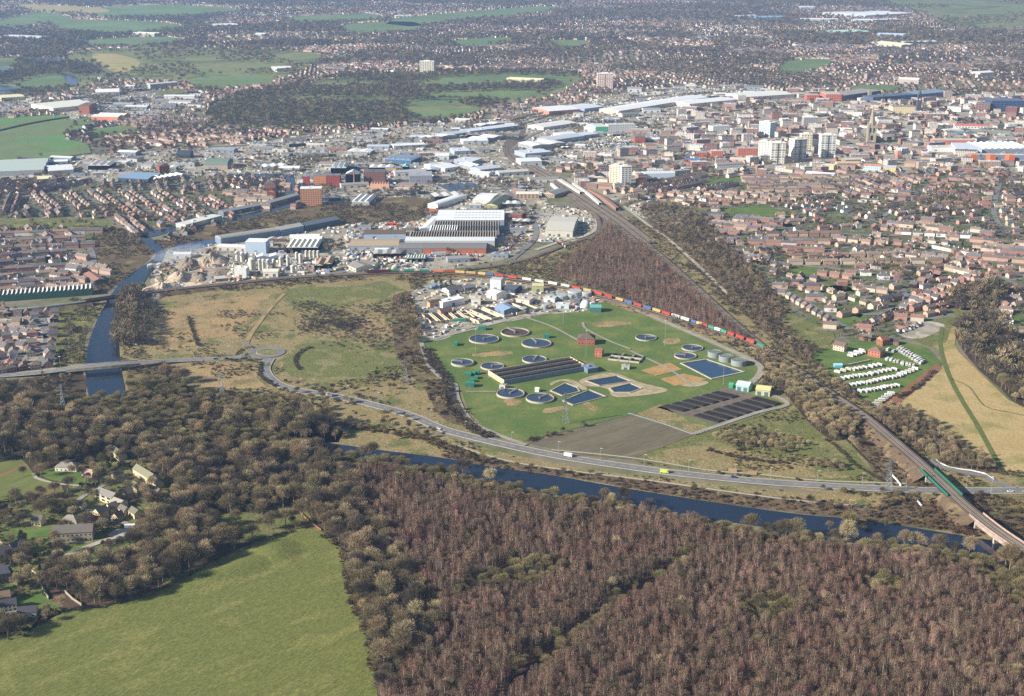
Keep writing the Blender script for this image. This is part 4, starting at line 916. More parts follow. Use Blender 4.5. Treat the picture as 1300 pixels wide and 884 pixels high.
# ------------------------------------------------------------------ hand placed buildings
def C3(*a): return mat('paint_%d_%d_%d' % a, c(*a), fine=.5, fa=.1)
BN = {}
def bld(label, cat, name, p1, p2, depth, h, wm, rm, roof='flat', rh=3., n=1, wins_=None, doors=0, name_roof='roof', frame=None, dome=None, wz=1.2, wm2=None, occ=True):
    a, b = G(*p1), G(*p2); L = (b-a).length; rz = math.atan2(b.y-a.y, b.x-a.x)
    if isinstance(wm, tuple): wm = C3(*wm)
    if isinstance(rm, tuple): rm = C3(*rm)
    o = empty(name, a, rz, label, cat); W, R_ = MB(), MB()
    if roof == 'flat':
        W.box(0,0,0,L,depth,h); R_.box(-.25,-.25,h+.02,L+.25,depth+.25,h+.45)
        R_.box(L*.3, depth*.35, h+.46, L*.3+min(4, L*.2), depth*.35+min(4, depth*.25), h+1.9)
    elif roof == 'plain': W.box(0,0,0,L,depth,h); R_.box(-.1,-.1,h+.02,L+.1,depth+.1,h+.3)
    elif roof == 'gable':
        for k in range(n): gable(W, R_, 0, depth*k/n, L, depth*(k+1)/n, h, rh, .1 if n > 1 else .4)
    elif roof == 'gabley':
        for k in range(n): gable(W, R_, L*k/n, 0, L*(k+1)/n, depth, h, rh, .1 if n > 1 else .4, 'y')
    elif roof == 'hip': hip(W, R_, 0, 0, L, depth, h, rh) if L >= depth else hip(W, R_, 0, 0, L, depth, h, rh)
    elif roof == 'saw':      # saw-tooth, teeth running back
        W.box(0,0,0,L,depth,h); t = L/n
        for k in range(n):
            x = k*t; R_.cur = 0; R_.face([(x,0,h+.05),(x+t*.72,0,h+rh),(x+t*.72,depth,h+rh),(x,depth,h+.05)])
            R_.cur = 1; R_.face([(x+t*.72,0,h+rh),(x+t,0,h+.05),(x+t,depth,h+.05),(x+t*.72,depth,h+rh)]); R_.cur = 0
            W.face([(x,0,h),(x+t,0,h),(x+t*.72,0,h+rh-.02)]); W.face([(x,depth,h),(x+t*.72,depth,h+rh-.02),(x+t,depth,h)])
    elif roof in ('barrel', 'barrely'):
        W.box(0,0,0,L,depth,h); K = 10
        for k in range(K):
            t0, t1 = PI*k/K, PI*(k+1)/K
            if roof == 'barrel':
                y0_, z0_, y1_, z1_ = depth/2-depth/2*math.cos(t0), h+.05+rh*math.sin(t0), depth/2-depth/2*math.cos(t1), h+.05+rh*math.sin(t1)
                R_.face([(0,y0_,z0_),(L,y0_,z0_),(L,y1_,z1_),(0,y1_,z1_)]); R_.face([(0,y1_,z1_),(0,y1_,h),(0,y0_,h),(0,y0_,z0_)]); R_.face([(L,y0_,z0_),(L,y0_,h),(L,y1_,h),(L,y1_,z1_)])
            else:
                x0_, z0_, x1_, z1_ = L/2-L/2*math.cos(t0), h+.05+rh*math.sin(t0), L/2-L/2*math.cos(t1), h+.05+rh*math.sin(t1)
                R_.face([(x0_,0,z0_),(x0_,depth,z0_),(x1_,depth,z1_),(x1_,0,z1_)][::-1]); R_.face([(x0_,0,z0_),(x0_,0,h),(x1_,0,h),(x1_,0,z1_)])
    W.build('wall', wm, o)
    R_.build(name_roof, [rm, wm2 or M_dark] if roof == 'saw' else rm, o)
    if wins_:
        nx, nz = wins_; me = WIN if L/nx < 6 else MB().box(-L/nx*.3,-.08,0,L/nx*.3,0,min(1.6, h/nz*.5),True).data('window', W_window)
        for i in range(nx):
            for j in range(nz): child('window', me, o, ((i+.5)*L/nx, 0, wz+j*(h-wz*.4)/nz))
        ns = max(1, min(6, int(depth/5)))
        if nz <= 5 or nx*nz < 60:
            for i in range(ns):
                for j in range(nz): child('window', me, o, (0, (i+.5)*depth/ns, wz+j*(h-wz*.4)/nz), -PI/2)
    if doors:
        dm = MB().box(-1.8,-.1,0,1.8,-.003,min(4.2, h*.7),True).data('door', C3(96,106,116))
        for i in range(doors): child('door', dm, o, ((i+.5)*L/doors, 0, 0))
    if occ:
        v = [a, b, Vector((b.x-math.sin(rz)*depth, b.y+math.cos(rz)*depth, 0)), Vector((a.x-math.sin(rz)*depth, a.y+math.cos(rz)*depth, 0))]
        m_ = (v[0]+v[2])/2; v = [m_+(q-m_)*1.12 for q in v]; raster([Pn(q.x, q.y) for q in v], OCC, True)
    return o
WH, GY, LG, BR, TN, CR = (226,226,222), (140,142,144), (186,188,186), (182,104,78), (186,170,140), (224,206,170)
F = lambda *a, **k: bld(*a, **k)
# saw-tooth factory
F('long low front range of the saw-tooth factory, grey roof over red brick', 'factory', 'factory_range', (537,322),(617,322.3), 34, 7, BR, (126,124,120), 'gable', 2.5, doors=3)
F('grey-walled left end of the factory front beside the car park', 'factory', 'factory_range', (506,322),(536.4,322), 34, 7, (128,132,138), (130,128,124), 'gable', 2.5, doors=2)
F('flat white-roofed strip behind the brick factory front', 'factory', 'factory_range', (514,315),(628,315), 24, 10, LG, (222,224,220), 'plain')
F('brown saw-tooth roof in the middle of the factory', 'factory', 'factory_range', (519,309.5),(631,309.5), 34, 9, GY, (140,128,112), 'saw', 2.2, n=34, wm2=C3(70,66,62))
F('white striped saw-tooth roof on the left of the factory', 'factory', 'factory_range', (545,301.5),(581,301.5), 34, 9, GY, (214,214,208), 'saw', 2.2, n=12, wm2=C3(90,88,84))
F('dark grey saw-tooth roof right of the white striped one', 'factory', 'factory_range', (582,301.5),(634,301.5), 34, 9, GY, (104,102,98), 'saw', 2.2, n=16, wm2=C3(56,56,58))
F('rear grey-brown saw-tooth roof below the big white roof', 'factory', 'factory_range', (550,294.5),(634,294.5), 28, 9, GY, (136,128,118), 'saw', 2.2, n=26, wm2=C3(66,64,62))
o = F('big white double roof with rooflights at the back of the factory', 'factory', 'factory_hall', (554,288),(640,288), 74, 10, (150,160,170), (222,226,224), 'gable', 3, n=2)
rl = MB().box(-1.6,-.8,0,1.6,.8,.25).data('rooflight', C3(120,124,126)); LL = (G(640,288)-G(554,288)).length
for i in range(14):
    for j, (yy, zz) in enumerate(((9, 11.45+.15), (27, 11.75), (46, 11.6), (64, 11.6))): child('rooflight', rl, o, (LL*.28+i*LL*.05, yy, zz+.1))
F('narrow white-roofed wing at the left of the factory', 'factory', 'factory_range', (534,297),(548,297.5), 80, 8, (150,164,178), (224,226,224), 'gabley', 2, doors=1)
F('tan-roofed long shed left of the factory, nearest the car park', 'warehouse', 'warehouse', (444,318.5),(506,318), 42, 6.5, (158,166,174), (176,158,132), 'gable', 2.4, doors=4)
F('dark brown-roofed shed with blue-grey wall behind the tan one', 'warehouse', 'warehouse', (462,304),(515,303.5), 28, 7.5, (162,178,192), (108,92,80), 'gable', 2.4, doors=2)
F('small white lean-to in front of the tan-roofed shed', 'shed', 'shed', (476,320.5),(493,320.5), 8, 4, WH, WH, 'gable', 1.2, doors=2)
F('low green and white striped shed by the factory car park', 'shed', 'shed', (517,333),(541,333), 18, 5, (168,184,160), (190,198,186), 'gabley', 1.4, n=7, doors=3)
F('cream gabled workshop at the left end of the car park', 'workshop', 'workshop', (440,341),(452,346), 26, 5, (226,212,182), (150,144,136), 'gable', 2.4, wins_=(3,1))
F('second cream workshop beside the railway left of the car park', 'workshop', 'workshop', (456,338),(476,341), 12, 5, (220,206,176), (128,122,116), 'gable', 2.2, wins_=(3,1))
F('red container office among the yards behind the tan shed', 'site office', 'site_office', (491,287),(504,287), 5, 3.4, (196,52,48), (206,64,58), 'plain', wins_=(2,1))
F('large pale roofed shed inside the loop of the railway', 'warehouse', 'warehouse', (692,300.4),(727,301.4), 96, 9, (206,200,182), (202,198,182), 'gable', 3, doors=3)
F('long curved white roof behind the factory', 'warehouse', 'warehouse', (543,264.5),(556,266), 88, 6, WH, (234,234,230), 'barrely', 3)
F('green-roofed hall with a yellow gable behind the factory', 'warehouse', 'warehouse', (615,266),(632,267), 78, 7, (204,200,150), (96,106,94), 'gabley', 3, doors=1)
F('white flat hall left of the green-roofed one', 'warehouse', 'warehouse', (600,259),(622,260), 62, 6, (216,212,200), (236,234,228), 'gable', 2)
F('small orange gatehouse behind the big white roof', 'gatehouse', 'gatehouse', (545,270.5),(555,271), 6, 5, (176,104,76), (168,100,74), 'gable', 1.5, wins_=(3,1))
F('brown brick two storey block right of the green-roofed hall', 'workshop', 'workshop', (648,280),(662,281), 24, 10, (150,84,66), (128,118,112), 'flat', wins_=(5,3))
F('white triple-ridged hall near the canal', 'warehouse', 'warehouse', (446,261.5),(469,262), 62, 6, (214,216,212), (226,226,220), 'gabley', 2.6, n=3)
F('long station shed with grey roof beside the main line', 'station building', 'station_building', (688,250),(704,252), 46, 6, (196,176,150), (140,140,138), 'gabley', 3)
F('brick and cream workshop at the foot of the station shed', 'workshop', 'workshop', (655,252),(684,252), 18, 7, (196,160,126), (222,214,198), 'gable', 2.5, wins_=(6,2))
# canal side
F('orange half of the canal-side flats', 'flats', 'flats', (398,237),(414.5,237), 16, 19, (200,136,94), (126,132,136), 'flat', wins_=(7,5))
F('red half of the canal-side flats', 'flats', 'flats', (415,237),(432,237), 16, 19, (156,76,66), (126,132,136), 'flat', wins_=(7,5))
F('small red annex left of the orange flats', 'flats', 'flats', (385,236),(392,236), 14, 16, (164,66,60), (150,156,160), 'flat', wins_=(3,4))
F('brick and glass tower with white roof beside the canal bend', 'flats', 'flats', (382,261.5),(409,261), 20, 27, (190,140,104), (232,232,228), 'flat', wins_=(9,8))
F('tall old brick mill by the canal basin', 'mill', 'mill', (336,244),(350,244), 18, 14, (150,104,86), (96,92,96), 'hip', 4, wins_=(6,4))
F('smaller red gabled mill in front of the tall one', 'mill', 'mill', (339,252),(350,252.5), 14, 11, (160,100,80), (116,92,80), 'gabley', 4, wins_=(4,3))
F('green barrel-roofed hall left of the canal basin', 'hall', 'hall', (259,215),(289,215), 52, 7, (188,164,144), (116,136,122), 'barrel', 8)
F('long grey canal warehouse with white gable end', 'warehouse', 'warehouse', (284,274.5),(344,263), 14, 6, (122,128,134), (150,154,154), 'gable', 2.5, doors=6)
F('second canal warehouse running on to the bridge', 'warehouse', 'warehouse', (345,262),(380,252), 13, 6, (126,130,134), (170,172,168), 'gable', 2.5, doors=4)
F('white flat-roofed canal warehouse at the left end of the wharf', 'warehouse', 'warehouse', (236,291),(282,279), 20, 6, (188,192,180), (212,214,204), 'flat')
F('long blue-grey shed with three white arched ends above the cement works', 'warehouse', 'warehouse', (281,311),(356,300), 20, 8, (122,138,160), (158,156,148), 'barrel', 3)
F('second length of the blue-grey shed with rows of square windows', 'warehouse', 'warehouse', (357,300),(386,294.5), 20, 9, (136,154,178), (176,174,164), 'gable', 3, wins_=(12,1), wz=4)
F('dark end section of the blue-grey shed by the canal scrub', 'warehouse', 'warehouse', (387,294),(432,285), 20, 8, (88,104,122), (104,114,124), 'gable', 3)
F('brown glazed waterside office block with tall windows', 'offices', 'office_block', (439,235.5),(456,235.5), 24, 19, (150,108,96), (188,214,222), 'gabley', 5, wins_=(5,5))
F('dark brown waterside block right of the glazed one', 'offices', 'office_block', (462,234.5),(489,234.5), 30, 21, (128,92,82), (108,104,104), 'flat', wins_=(8,5))
F('low orange and white saw-tooth range before the dark brown block', 'offices', 'office_block', (470,239.5),(494,239.5), 12, 7, (222,172,142), (206,120,88), 'saw', 3.5, n=7, wm2=C3(230,226,216))
F('plain grey block right of the waterside offices', 'offices', 'office_block', (520,234),(549,233.5), 44, 14, (150,152,160), (162,164,170), 'flat', wins_=(8,3))
F('pale glass-roofed gallery behind the red flats', 'gallery', 'gallery_hall', (420,222),(440,222), 42, 12, (206,216,214), (222,232,230), 'gabley', 5, n=3)
F('yellow-fronted shop unit behind the brown block', 'shop', 'shop_unit', (489,218),(503,218), 14, 6, (232,186,60), (128,150,176), 'flat')
F('red-signed shop unit beside the yellow one', 'shop', 'shop_unit', (497,222),(508,222), 12, 4, (198,44,50), (214,210,204), 'flat')
F('turquoise gabled unit right of the red-signed shop', 'shop', 'shop_unit', (511,216),(519,216), 20, 6, (130,206,206), (150,212,212), 'gabley', 3)
F('blue and white multi-ridged hall behind the yellow shop', 'warehouse', 'warehouse', (489,207),(522,209), 54, 7, (116,150,184), (212,224,232), 'gabley', 3, n=5)
# cement works
F('tall silver-white block house of the cement works', 'plant building', 'plant_building', (312,322),(338,322.4), 22, 16, (178,196,212), (236,238,236), 'plain', doors=1)
F('square white tower at the foot of the cement works', 'plant building', 'plant_building', (298,353),(313,353.4), 14, 12, (220,218,210), (232,230,222), 'flat', doors=1)
F('low cream shed beside the white tower of the cement works', 'plant building', 'plant_building', (334,352),(353,352), 16, 7, (222,214,194), (226,218,198), 'gable', 1.5, doors=2)
F('wide cream-roofed shed at the back of the cement works', 'plant building', 'plant_building', (364,322),(404,322), 46, 8, (208,204,190), (232,228,212), 'gabley', 2, n=6, doors=3)
F('white office with curved roof behind the cream-roofed shed', 'plant building', 'plant_building', (368,308),(406,307), 16, 7, (224,224,218), (236,236,230), 'barrel', 2)
F('brown-and-cream gabled bay left of its twin by the silos', 'plant building', 'plant_building', (400,344),(410,344), 34, 7, (214,198,162), (168,146,116), 'gabley', 2.5, doors=1)
F('brown-and-cream gabled bay right of its twin by the silos', 'plant building', 'plant_building', (411.5,342),(421.5,342), 34, 7, (214,198,162), (176,154,122), 'gabley', 2.5, doors=1)
def silo(px, py, r, h, label, m=None, cone=True):
    o = empty('silo', G(px, py), 0, label, 'silo', 'silos of the cement works'); m = m or C3(204,198,184)
    b = MB(); b.cyl(0,0,0,h,r,n=20); b.build('shell', m, o)
    t = MB(); t.cyl(0,0,h+.02,h+(r*.5 if cone else .3),r*1.03,.5 if cone else r*1.03,n=20); t.build('cap', C3(206,204,196), o)
    l = MB(); l.box(-.3,-r-.25,0,.3,-r-.02,h,True); l.build('ladder', M_steel, o)
    raster([(px-6,py-4),(px+6,py-4),(px+6,py+3),(px-6,py+3)], OCC, True)
SIL = [(302,331,3,12),(308,332,3,12),(313,330,2.6,10),(320.5,343,4.6,15),(330,343,2.4,14),(335,343,2.4,14),(341,343,2.4,14),(348,341,2.2,12),(357,338,2.6,12),(366,338,2.4,14),(377,331,2.2,11),(382,334,2.8,12),(389,327,2,9),(394,327,2,9),(399,327,2,9),(404,327,2,9),(326,329,2.2,9),(372,346,3,9),(360,349,2.2,8)]
for k, s_ in enumerate(SIL): silo(*s_, ['slim','broad','short','widest'][0 if s_[2] < 2.5 else (3 if s_[2] > 4 else 1)]+f' cream silo, {ORD[k]} in order along the cement works {where(G(s_[0],s_[1]).x, G(s_[0],s_[1]).y)}')
def gantry(px, py, px2, py2, z1, z2, label):
    a, b = G(px, py), G(px2, py2); o = empty('conveyor', a, 0, label, 'conveyor'); d = b-a
    g = MB(); g.tube((0,0,z1), (d.x,d.y,z2), .7, .7, 6); g.build('belt_housing', C3(150,146,136), o)
    for t in (.35, .8): l = MB(); l.tube((d.x*t-1,d.y*t,0), (d.x*t,d.y*t,z1+(z2-z1)*t), .2); l.tube((d.x*t+1,d.y*t,0), (d.x*t,d.y*t,z1+(z2-z1)*t), .2); l.build('support', M_steel, o)
gantry(284,345,302,332,1,13,'sloping conveyor between the gravel heaps and the silos'); gantry(350,347,335,344,1,14,'short steep conveyor rising to the middle silos'); gantry(385,346,366,338,1,14,'long conveyor at the right of the cement works')
# spoil heaps
def heap(px, py, r, h, m, label, seed, ry=None, smooth=False):
    random.seed(seed); n = 36; K = 9; mb = MB(); ph = [random.random()*6 for _ in range(5)]; ry = ry or r
    P = []
    for j in range(K+1):
        t = j/K
        for k in range(n):
            a = 2*PI*k/n; w = 1+(0 if smooth else .16*math.sin(2*a+ph[0])+.1*math.sin(3*a+ph[1])+random.uniform(-.05,.05))
            z = (h*(.5+.5*math.cos(PI*t)) if smooth else h*(1-t)**.85*(1+.16*math.sin(2*a+ph[3]+t*5)+random.uniform(-.07,.07))) if j < K else -.2
            P.append((r*t*w*math.cos(a), ry*t*w*math.sin(a), z))
    mb.v = P
    for j in range(K):
        for k in range(n): q = (k+1) % n; mb.f.append((j*n+k, (j+1)*n+k, (j+1)*n+q, j*n+q)); mb.mi.append(0)
    o = mb.build('gravel_heap', m); o.location = G(px, py); tag(o, label, 'gravel heap'); raster([(px-r*.7,py-ry*.16),(px+r*.7,py-ry*.16),(px+r*.7,py+ry*.16),(px-r*.7,py+ry*.16)], OCC, True); return o
M_grav = mat('gravel', c(196,174,146), c(176,156,134), c(206,186,160), scale=.06, fine=.4, fa=.3, bump=.8)
M_gravd = mat('dark_gravel', c(142,126,110), c(160,142,122), scale=.06, fine=.4, fa=.3, bump=.8)
heap(205,368,20,9,M_grav,'pale gravel heap nearest the river at the left',1,30); heap(228,354,20,9,M_grav,'tan gravel heap second from the left',2,30); heap(268,333,20,13,M_grav,'highest pointed gravel heap above the cement works',3,40)
heap(240,338,17,10,M_gravd,'dark brown heap between the left and highest heaps',4,40); heap(252,352,14,6,M_gravd,'low dark heap in the middle of the gravel yard',5,24); heap(275,349,18,3.5,M_gravd,'flat brown spread of gravel by the white tower',6,30)
heap(250,362,18,3,M_grav,'low white-grey heap beside the railway',7,16); heap(196,378,10,5,M_grav,'small tan heap at the river bank',8,20); heap(218,345,10,6,M_gravd,'small brown heap along the river side of the yard',9,20)
heap(348,703,26,3.4,g_pasture,'grassy mound standing in the green field',10,30,True); o_ = heap(300,722,70,3.2,g_pasture,'long low grass ridge running down from the mound',11,22,True); o_.name = 'grass_ridge'; o_['category'] = 'ridge'; o_.rotation_euler.z = R(38); bpy.data.objects['gravel_heap.009'].name = 'grass_mound'; bpy.data.objects['grass_mound']['category'] = 'mound'
# left works
for a in (('vast pale flat-roofed works hall at the left edge', (-40,226),(56,222), 130, 9, (176,180,178), (178,190,180), 'gable', 3, 3), ('white-roofed works hall right of the vast pale one', (62,223),(94,221), 60, 8, (206,206,200), (224,226,222), 'gable', 2, 2),
          ('blue-grey roofed hall with a dark front near the terraces', (150,231),(188,233), 60, 7, (70,86,104), (126,150,172), 'gable', 3, 2), ('white stepped works roof in front of the railway line', (112,216),(140,216), 40, 8, (214,214,208), (224,222,214), 'gabley', 3, 3),
          ('long white shed by the canal road', (196,232),(236,226), 24, 6, (210,210,202), (226,226,218), 'gabley', 2, 6), ('cream factory roof among the back streets', (48,232),(66,231), 30, 6, (226,220,180), (232,226,184), 'gable', 2, 1),
          ('pale shed beside the far left river lake', (2,129),(32,127), 60, 9, (222,206,158), (232,224,186), 'gable', 2, 1), ('large white-roofed shed in the far left works', (68,143),(126,137), 110, 10, (220,214,196), (232,230,214), 'gable', 3, 3),
          ('white shed right of the far left works', (116,153),(150,154), 60, 9, (212,132,104), (232,228,216), 'gable', 3, 2), ('two-bay white shed behind the brick block', (122,122),(152,121), 70, 9, (222,222,214), (236,234,226), 'gable', 3, 2),
          ('white stand roof in front of the stadium pitch', (208,126),(247,126), 22, 8, (214,214,210), (230,230,226), 'gable', 2, 1), ('striped grey stand along the far side of the stadium', (191,113),(226,110), 20, 12, (176,180,180), (208,210,208), 'gable', 2, 1)):
    F(a[0], 'warehouse', 'warehouse', a[1], a[2], a[3], a[4], a[5], a[6], a[7], a[8], n=a[9])
F('brick block with dark side in the far left works', 'offices', 'office_block', (101,145),(114,145), 60, 20, (176,112,88), (120,104,100), 'flat')
F('orange brick tower house among the left works', 'mill', 'mill', (203,222),(216,221), 22, 15, (206,130,96), (120,92,84), 'gabley', 4, wins_=(3,4))
L_('stadium_pitch', [(196,118),(228,113),(240,120),(206,124)], g_roughg, 1.8, sm=False)
F('dark domed gasholder among the left works', 'gasholder', 'gasholder', (224,201),(242,201), 26, 5, (62,66,76), (66,72,84), 'barrel', 8)
F('long ribbed white-roofed shed with green end wall beside the railway', 'warehouse', 'warehouse', (-4,384),(118,375), 22, 7, (52,96,78), (196,196,190), 'saw', 2.6, n=22, wm2=C3(84,84,84))
F('shed with a rusty red roof next to the green-ended one', 'warehouse', 'warehouse', (120,363),(134,361), 44, 6, (120,136,140), (160,118,100), 'gabley', 2, doors=1)
F('white public house among the riverside terraces', 'house', 'public_house', (83,348),(97,349), 14, 8, (236,230,214), (126,126,128), 'gable', 3, wins_=(4,2))
F('white-rendered tall house in the middle of the riverside terraces', 'house', 'town_house', (58,334),(66,334), 12, 9, (234,232,222), (112,108,108), 'gabley', 3, wins_=(3,3))
for k, (p_, w_) in enumerate([([(706,228),(722,238),(738,248)],6),([(728,236),(748,250),(762,262)],5),([(748,244),(766,254),(784,268)],6),([(700,236),(712,246)],4)]):
    W = path3(p_, 10.); o = ribbon('platform_canopy', W, w_, 5.4, C3(206,202,192) if k != 2 else C3(150,116,98), z2=5., occ=True, kind=None); tag(o, ['long pale platform canopy in the middle of the railway station','second pale platform canopy right of the long one','brick-red platform range on the right of the station','short pale canopy left of the station tracks'][k], 'canopy')
# retail sheds and trading estate
for k, (p1, p2, d, h) in enumerate([((661,211),(688,210),42,8), ((667,201),(700,198),44,8), ((676,191.5),(718,187),52,9), ((700,184),(742,178),44,9), ((712,176),(732,174),30,8), ((728,178),(760,174),34,7), ((612,182),(640,177),40,7), ((566,176),(596,172),30,7), ((588,184),(620,183),36,7), ((596,172),(660,164),34,8), ((540,180),(580,176),24,7),
    ((546,218),(562,218),56,7), ((565,219),(584,216),60,7), ((576,208),(600,210),40,7), ((598,216),(612,214),40,6), ((610,220),(636,217),34,6), ((552,203),(570,203),40,7), ((577,197),(598,196),40,7), ((440,196),(470,197),30,6), ((466,190),(494,190),26,6), ((500,190),(540,188),28,7), ((520,178),(538,178),30,6), ((610,164),(640,160),24,7)]):
    ad = ['first','second','third','fourth'][k % 4]; cl = [(226,228,226),(204,210,218),(232,232,228),(190,196,200)][k % 4]; pp = G((p1[0]+p2[0])/2, p1[1])
    F(f'{["white","pale blue-grey","bright white","light grey"][k % 4]} roofed retail shed {where(pp.x, pp.y)}'+(', nearer the camera' if k == 16 else ', farther from the camera' if k == 8 else ''), 'warehouse', 'retail_shed', p1, p2, d, h, (160,172,186) if k % 2 else (206,208,206), cl, ['gable','flat','gabley','gable'][k % 4], 2, n=2 if k % 4 == 2 else 1, doors=2)
for a in (('pale box building with blue-white walls right of the peach tower', (818,229),(857,228), 24, 11, (200,214,222), (216,220,222), 'plain'), ('white half of the supermarket with the green corner', (741,168),(756,168.5), 50, 11, (224,228,222), (232,232,228), 'plain'),
          ('green corner block of the supermarket', (756.5,168.5),(772,168), 50, 12, (96,186,148), (200,214,206), 'plain'), ('brick and white shed with bright roof behind the supermarket', (697,147),(736,144), 80, 10, (196,140,118), (232,232,228), 'gable'),
          ('very long white roof by the far railway sidings', (786,146),(858,134), 60, 9, (206,188,172), (232,232,230), 'gable'), ('long white roof continuing the sidings shed', (860,134),(900,128), 60, 9, (206,188,172), (226,228,228), 'gable'),
          ('grey-roofed shed right of the far bright roof', (742,143),(766,140), 70, 9, (150,166,184), (212,216,218), 'gable'), ('pale low hall left of the supermarket', (690,166),(732,160), 50, 7, (200,198,190), (222,220,212), 'gable'),
          ('white low hall beyond the sidings', (875,137),(935,131), 60, 9, (222,214,200), (230,230,226), 'gable'), ('long pale market hall roof in the town', (946,128),(1008,124), 90, 9, (206,200,186), (224,224,214), 'gable')):
    F(a[0], 'warehouse', 'retail_shed', a[1], a[2], a[3], a[4], a[5], a[6], a[7], 2.5)
# towers
def tower(label, p1, p2, d, h, wm, nx, nz, stripe=None, cap=(236,232,214), side=True):
    a, b = G(*p1), G(*p2); L = (b-a).length; rz = math.atan2(b.y-a.y, b.x-a.x); o = empty('tower_block', a, rz, label, 'tower block')
    W = MB(); W.box(0,0,0,L,d,h); W.build('wall', C3(*wm), o)
    R_ = MB(); R_.box(-.6,-.6,h+.02,L+.6,d+.6,h+1.2); R_.box(L*.3,d*.3,h+1.2,L*.7,d*.7,h+3.6); R_.build('roof', C3(*cap), o)
    wd = L/nx*.55; me = MB().box(-wd/2,-.12,0,wd/2,0,h/nz*.45,True).data('window', C3(110,122,134))
    for i in range(nx):
        for j in range(nz): child('window', me, o, ((i+.5)*L/nx, 0, (j+.35)*h/nz))
    if side:
        ms = MB().box(-1,-.12,0,1,0,h/nz*.45,True).data('window', C3(120,130,140))
        for i in range(2):
            for j in range(nz): child('window', ms, o, (0, (i*.5+.25)*d, (j+.35)*h/nz), -PI/2)
    if stripe:
        s = MB(); s.box(L*.46,-.3,0,L*.54,-.02,h,True); s.build('stair_strip', C3(*stripe), o)
        for k in (.33, .66): q = MB(); q.box(.3,-.25,h*k-.3,L-.3,-.13,h*k+.3,True); q.build('band', C3(*stripe), o)
    raster([Pn(q.x, q.y) for q in (a, b, b+Vector((0,d,0)), a+Vector((0,d,0)))], OCC, True); return o
tower('peach and white tower block standing above the railway station, left wing', (773,236),(788,237.5), 16, 34, (240,206,176), 4, 11)
tower('white right wing of the peach tower block', (788.5,238.5),(801,238), 14, 35, (238,232,222), 3, 11)
tower('pale blue-grey tower block behind the white ones', (963,173),(977,175), 22, 30, (198,212,222), 4, 10)
tower('cream tower block with dark central strip, left of three in front', (978,208),(996,208), 18, 38, (238,232,214), 4, 12, (86,80,74))
tower('cream wing joined to the left tower block', (962,202),(976,203), 16, 33, (234,228,212), 4, 11)
tower('cream tower block with blue lower face, middle of the three', (1007,205),(1023,204), 18, 40, (232,230,216), 4, 12, (96,96,96))
tower('yellowish rear wing behind the middle tower block', (1016,196),(1030,196), 16, 38, (236,226,184), 4, 12)
tower('cream tower block standing right of the other two', (1041,200),(1060,200), 18, 42, (232,228,214), 4, 12, (96,92,88))
tower('dark-windowed flats block behind the tower blocks', (1020,161),(1038,161), 20, 20, (168,160,160), 6, 7)
tower('lone cream tower block far beyond the wooded hill', (533,94),(551,94), 26, 36, (240,232,204), 6, 11, cap=(240,236,220))
tower('pinkish tower block by the far playing fields', (758,113),(778,113), 26, 40, (232,208,190), 7, 11, (170,120,110), cap=(230,226,220))
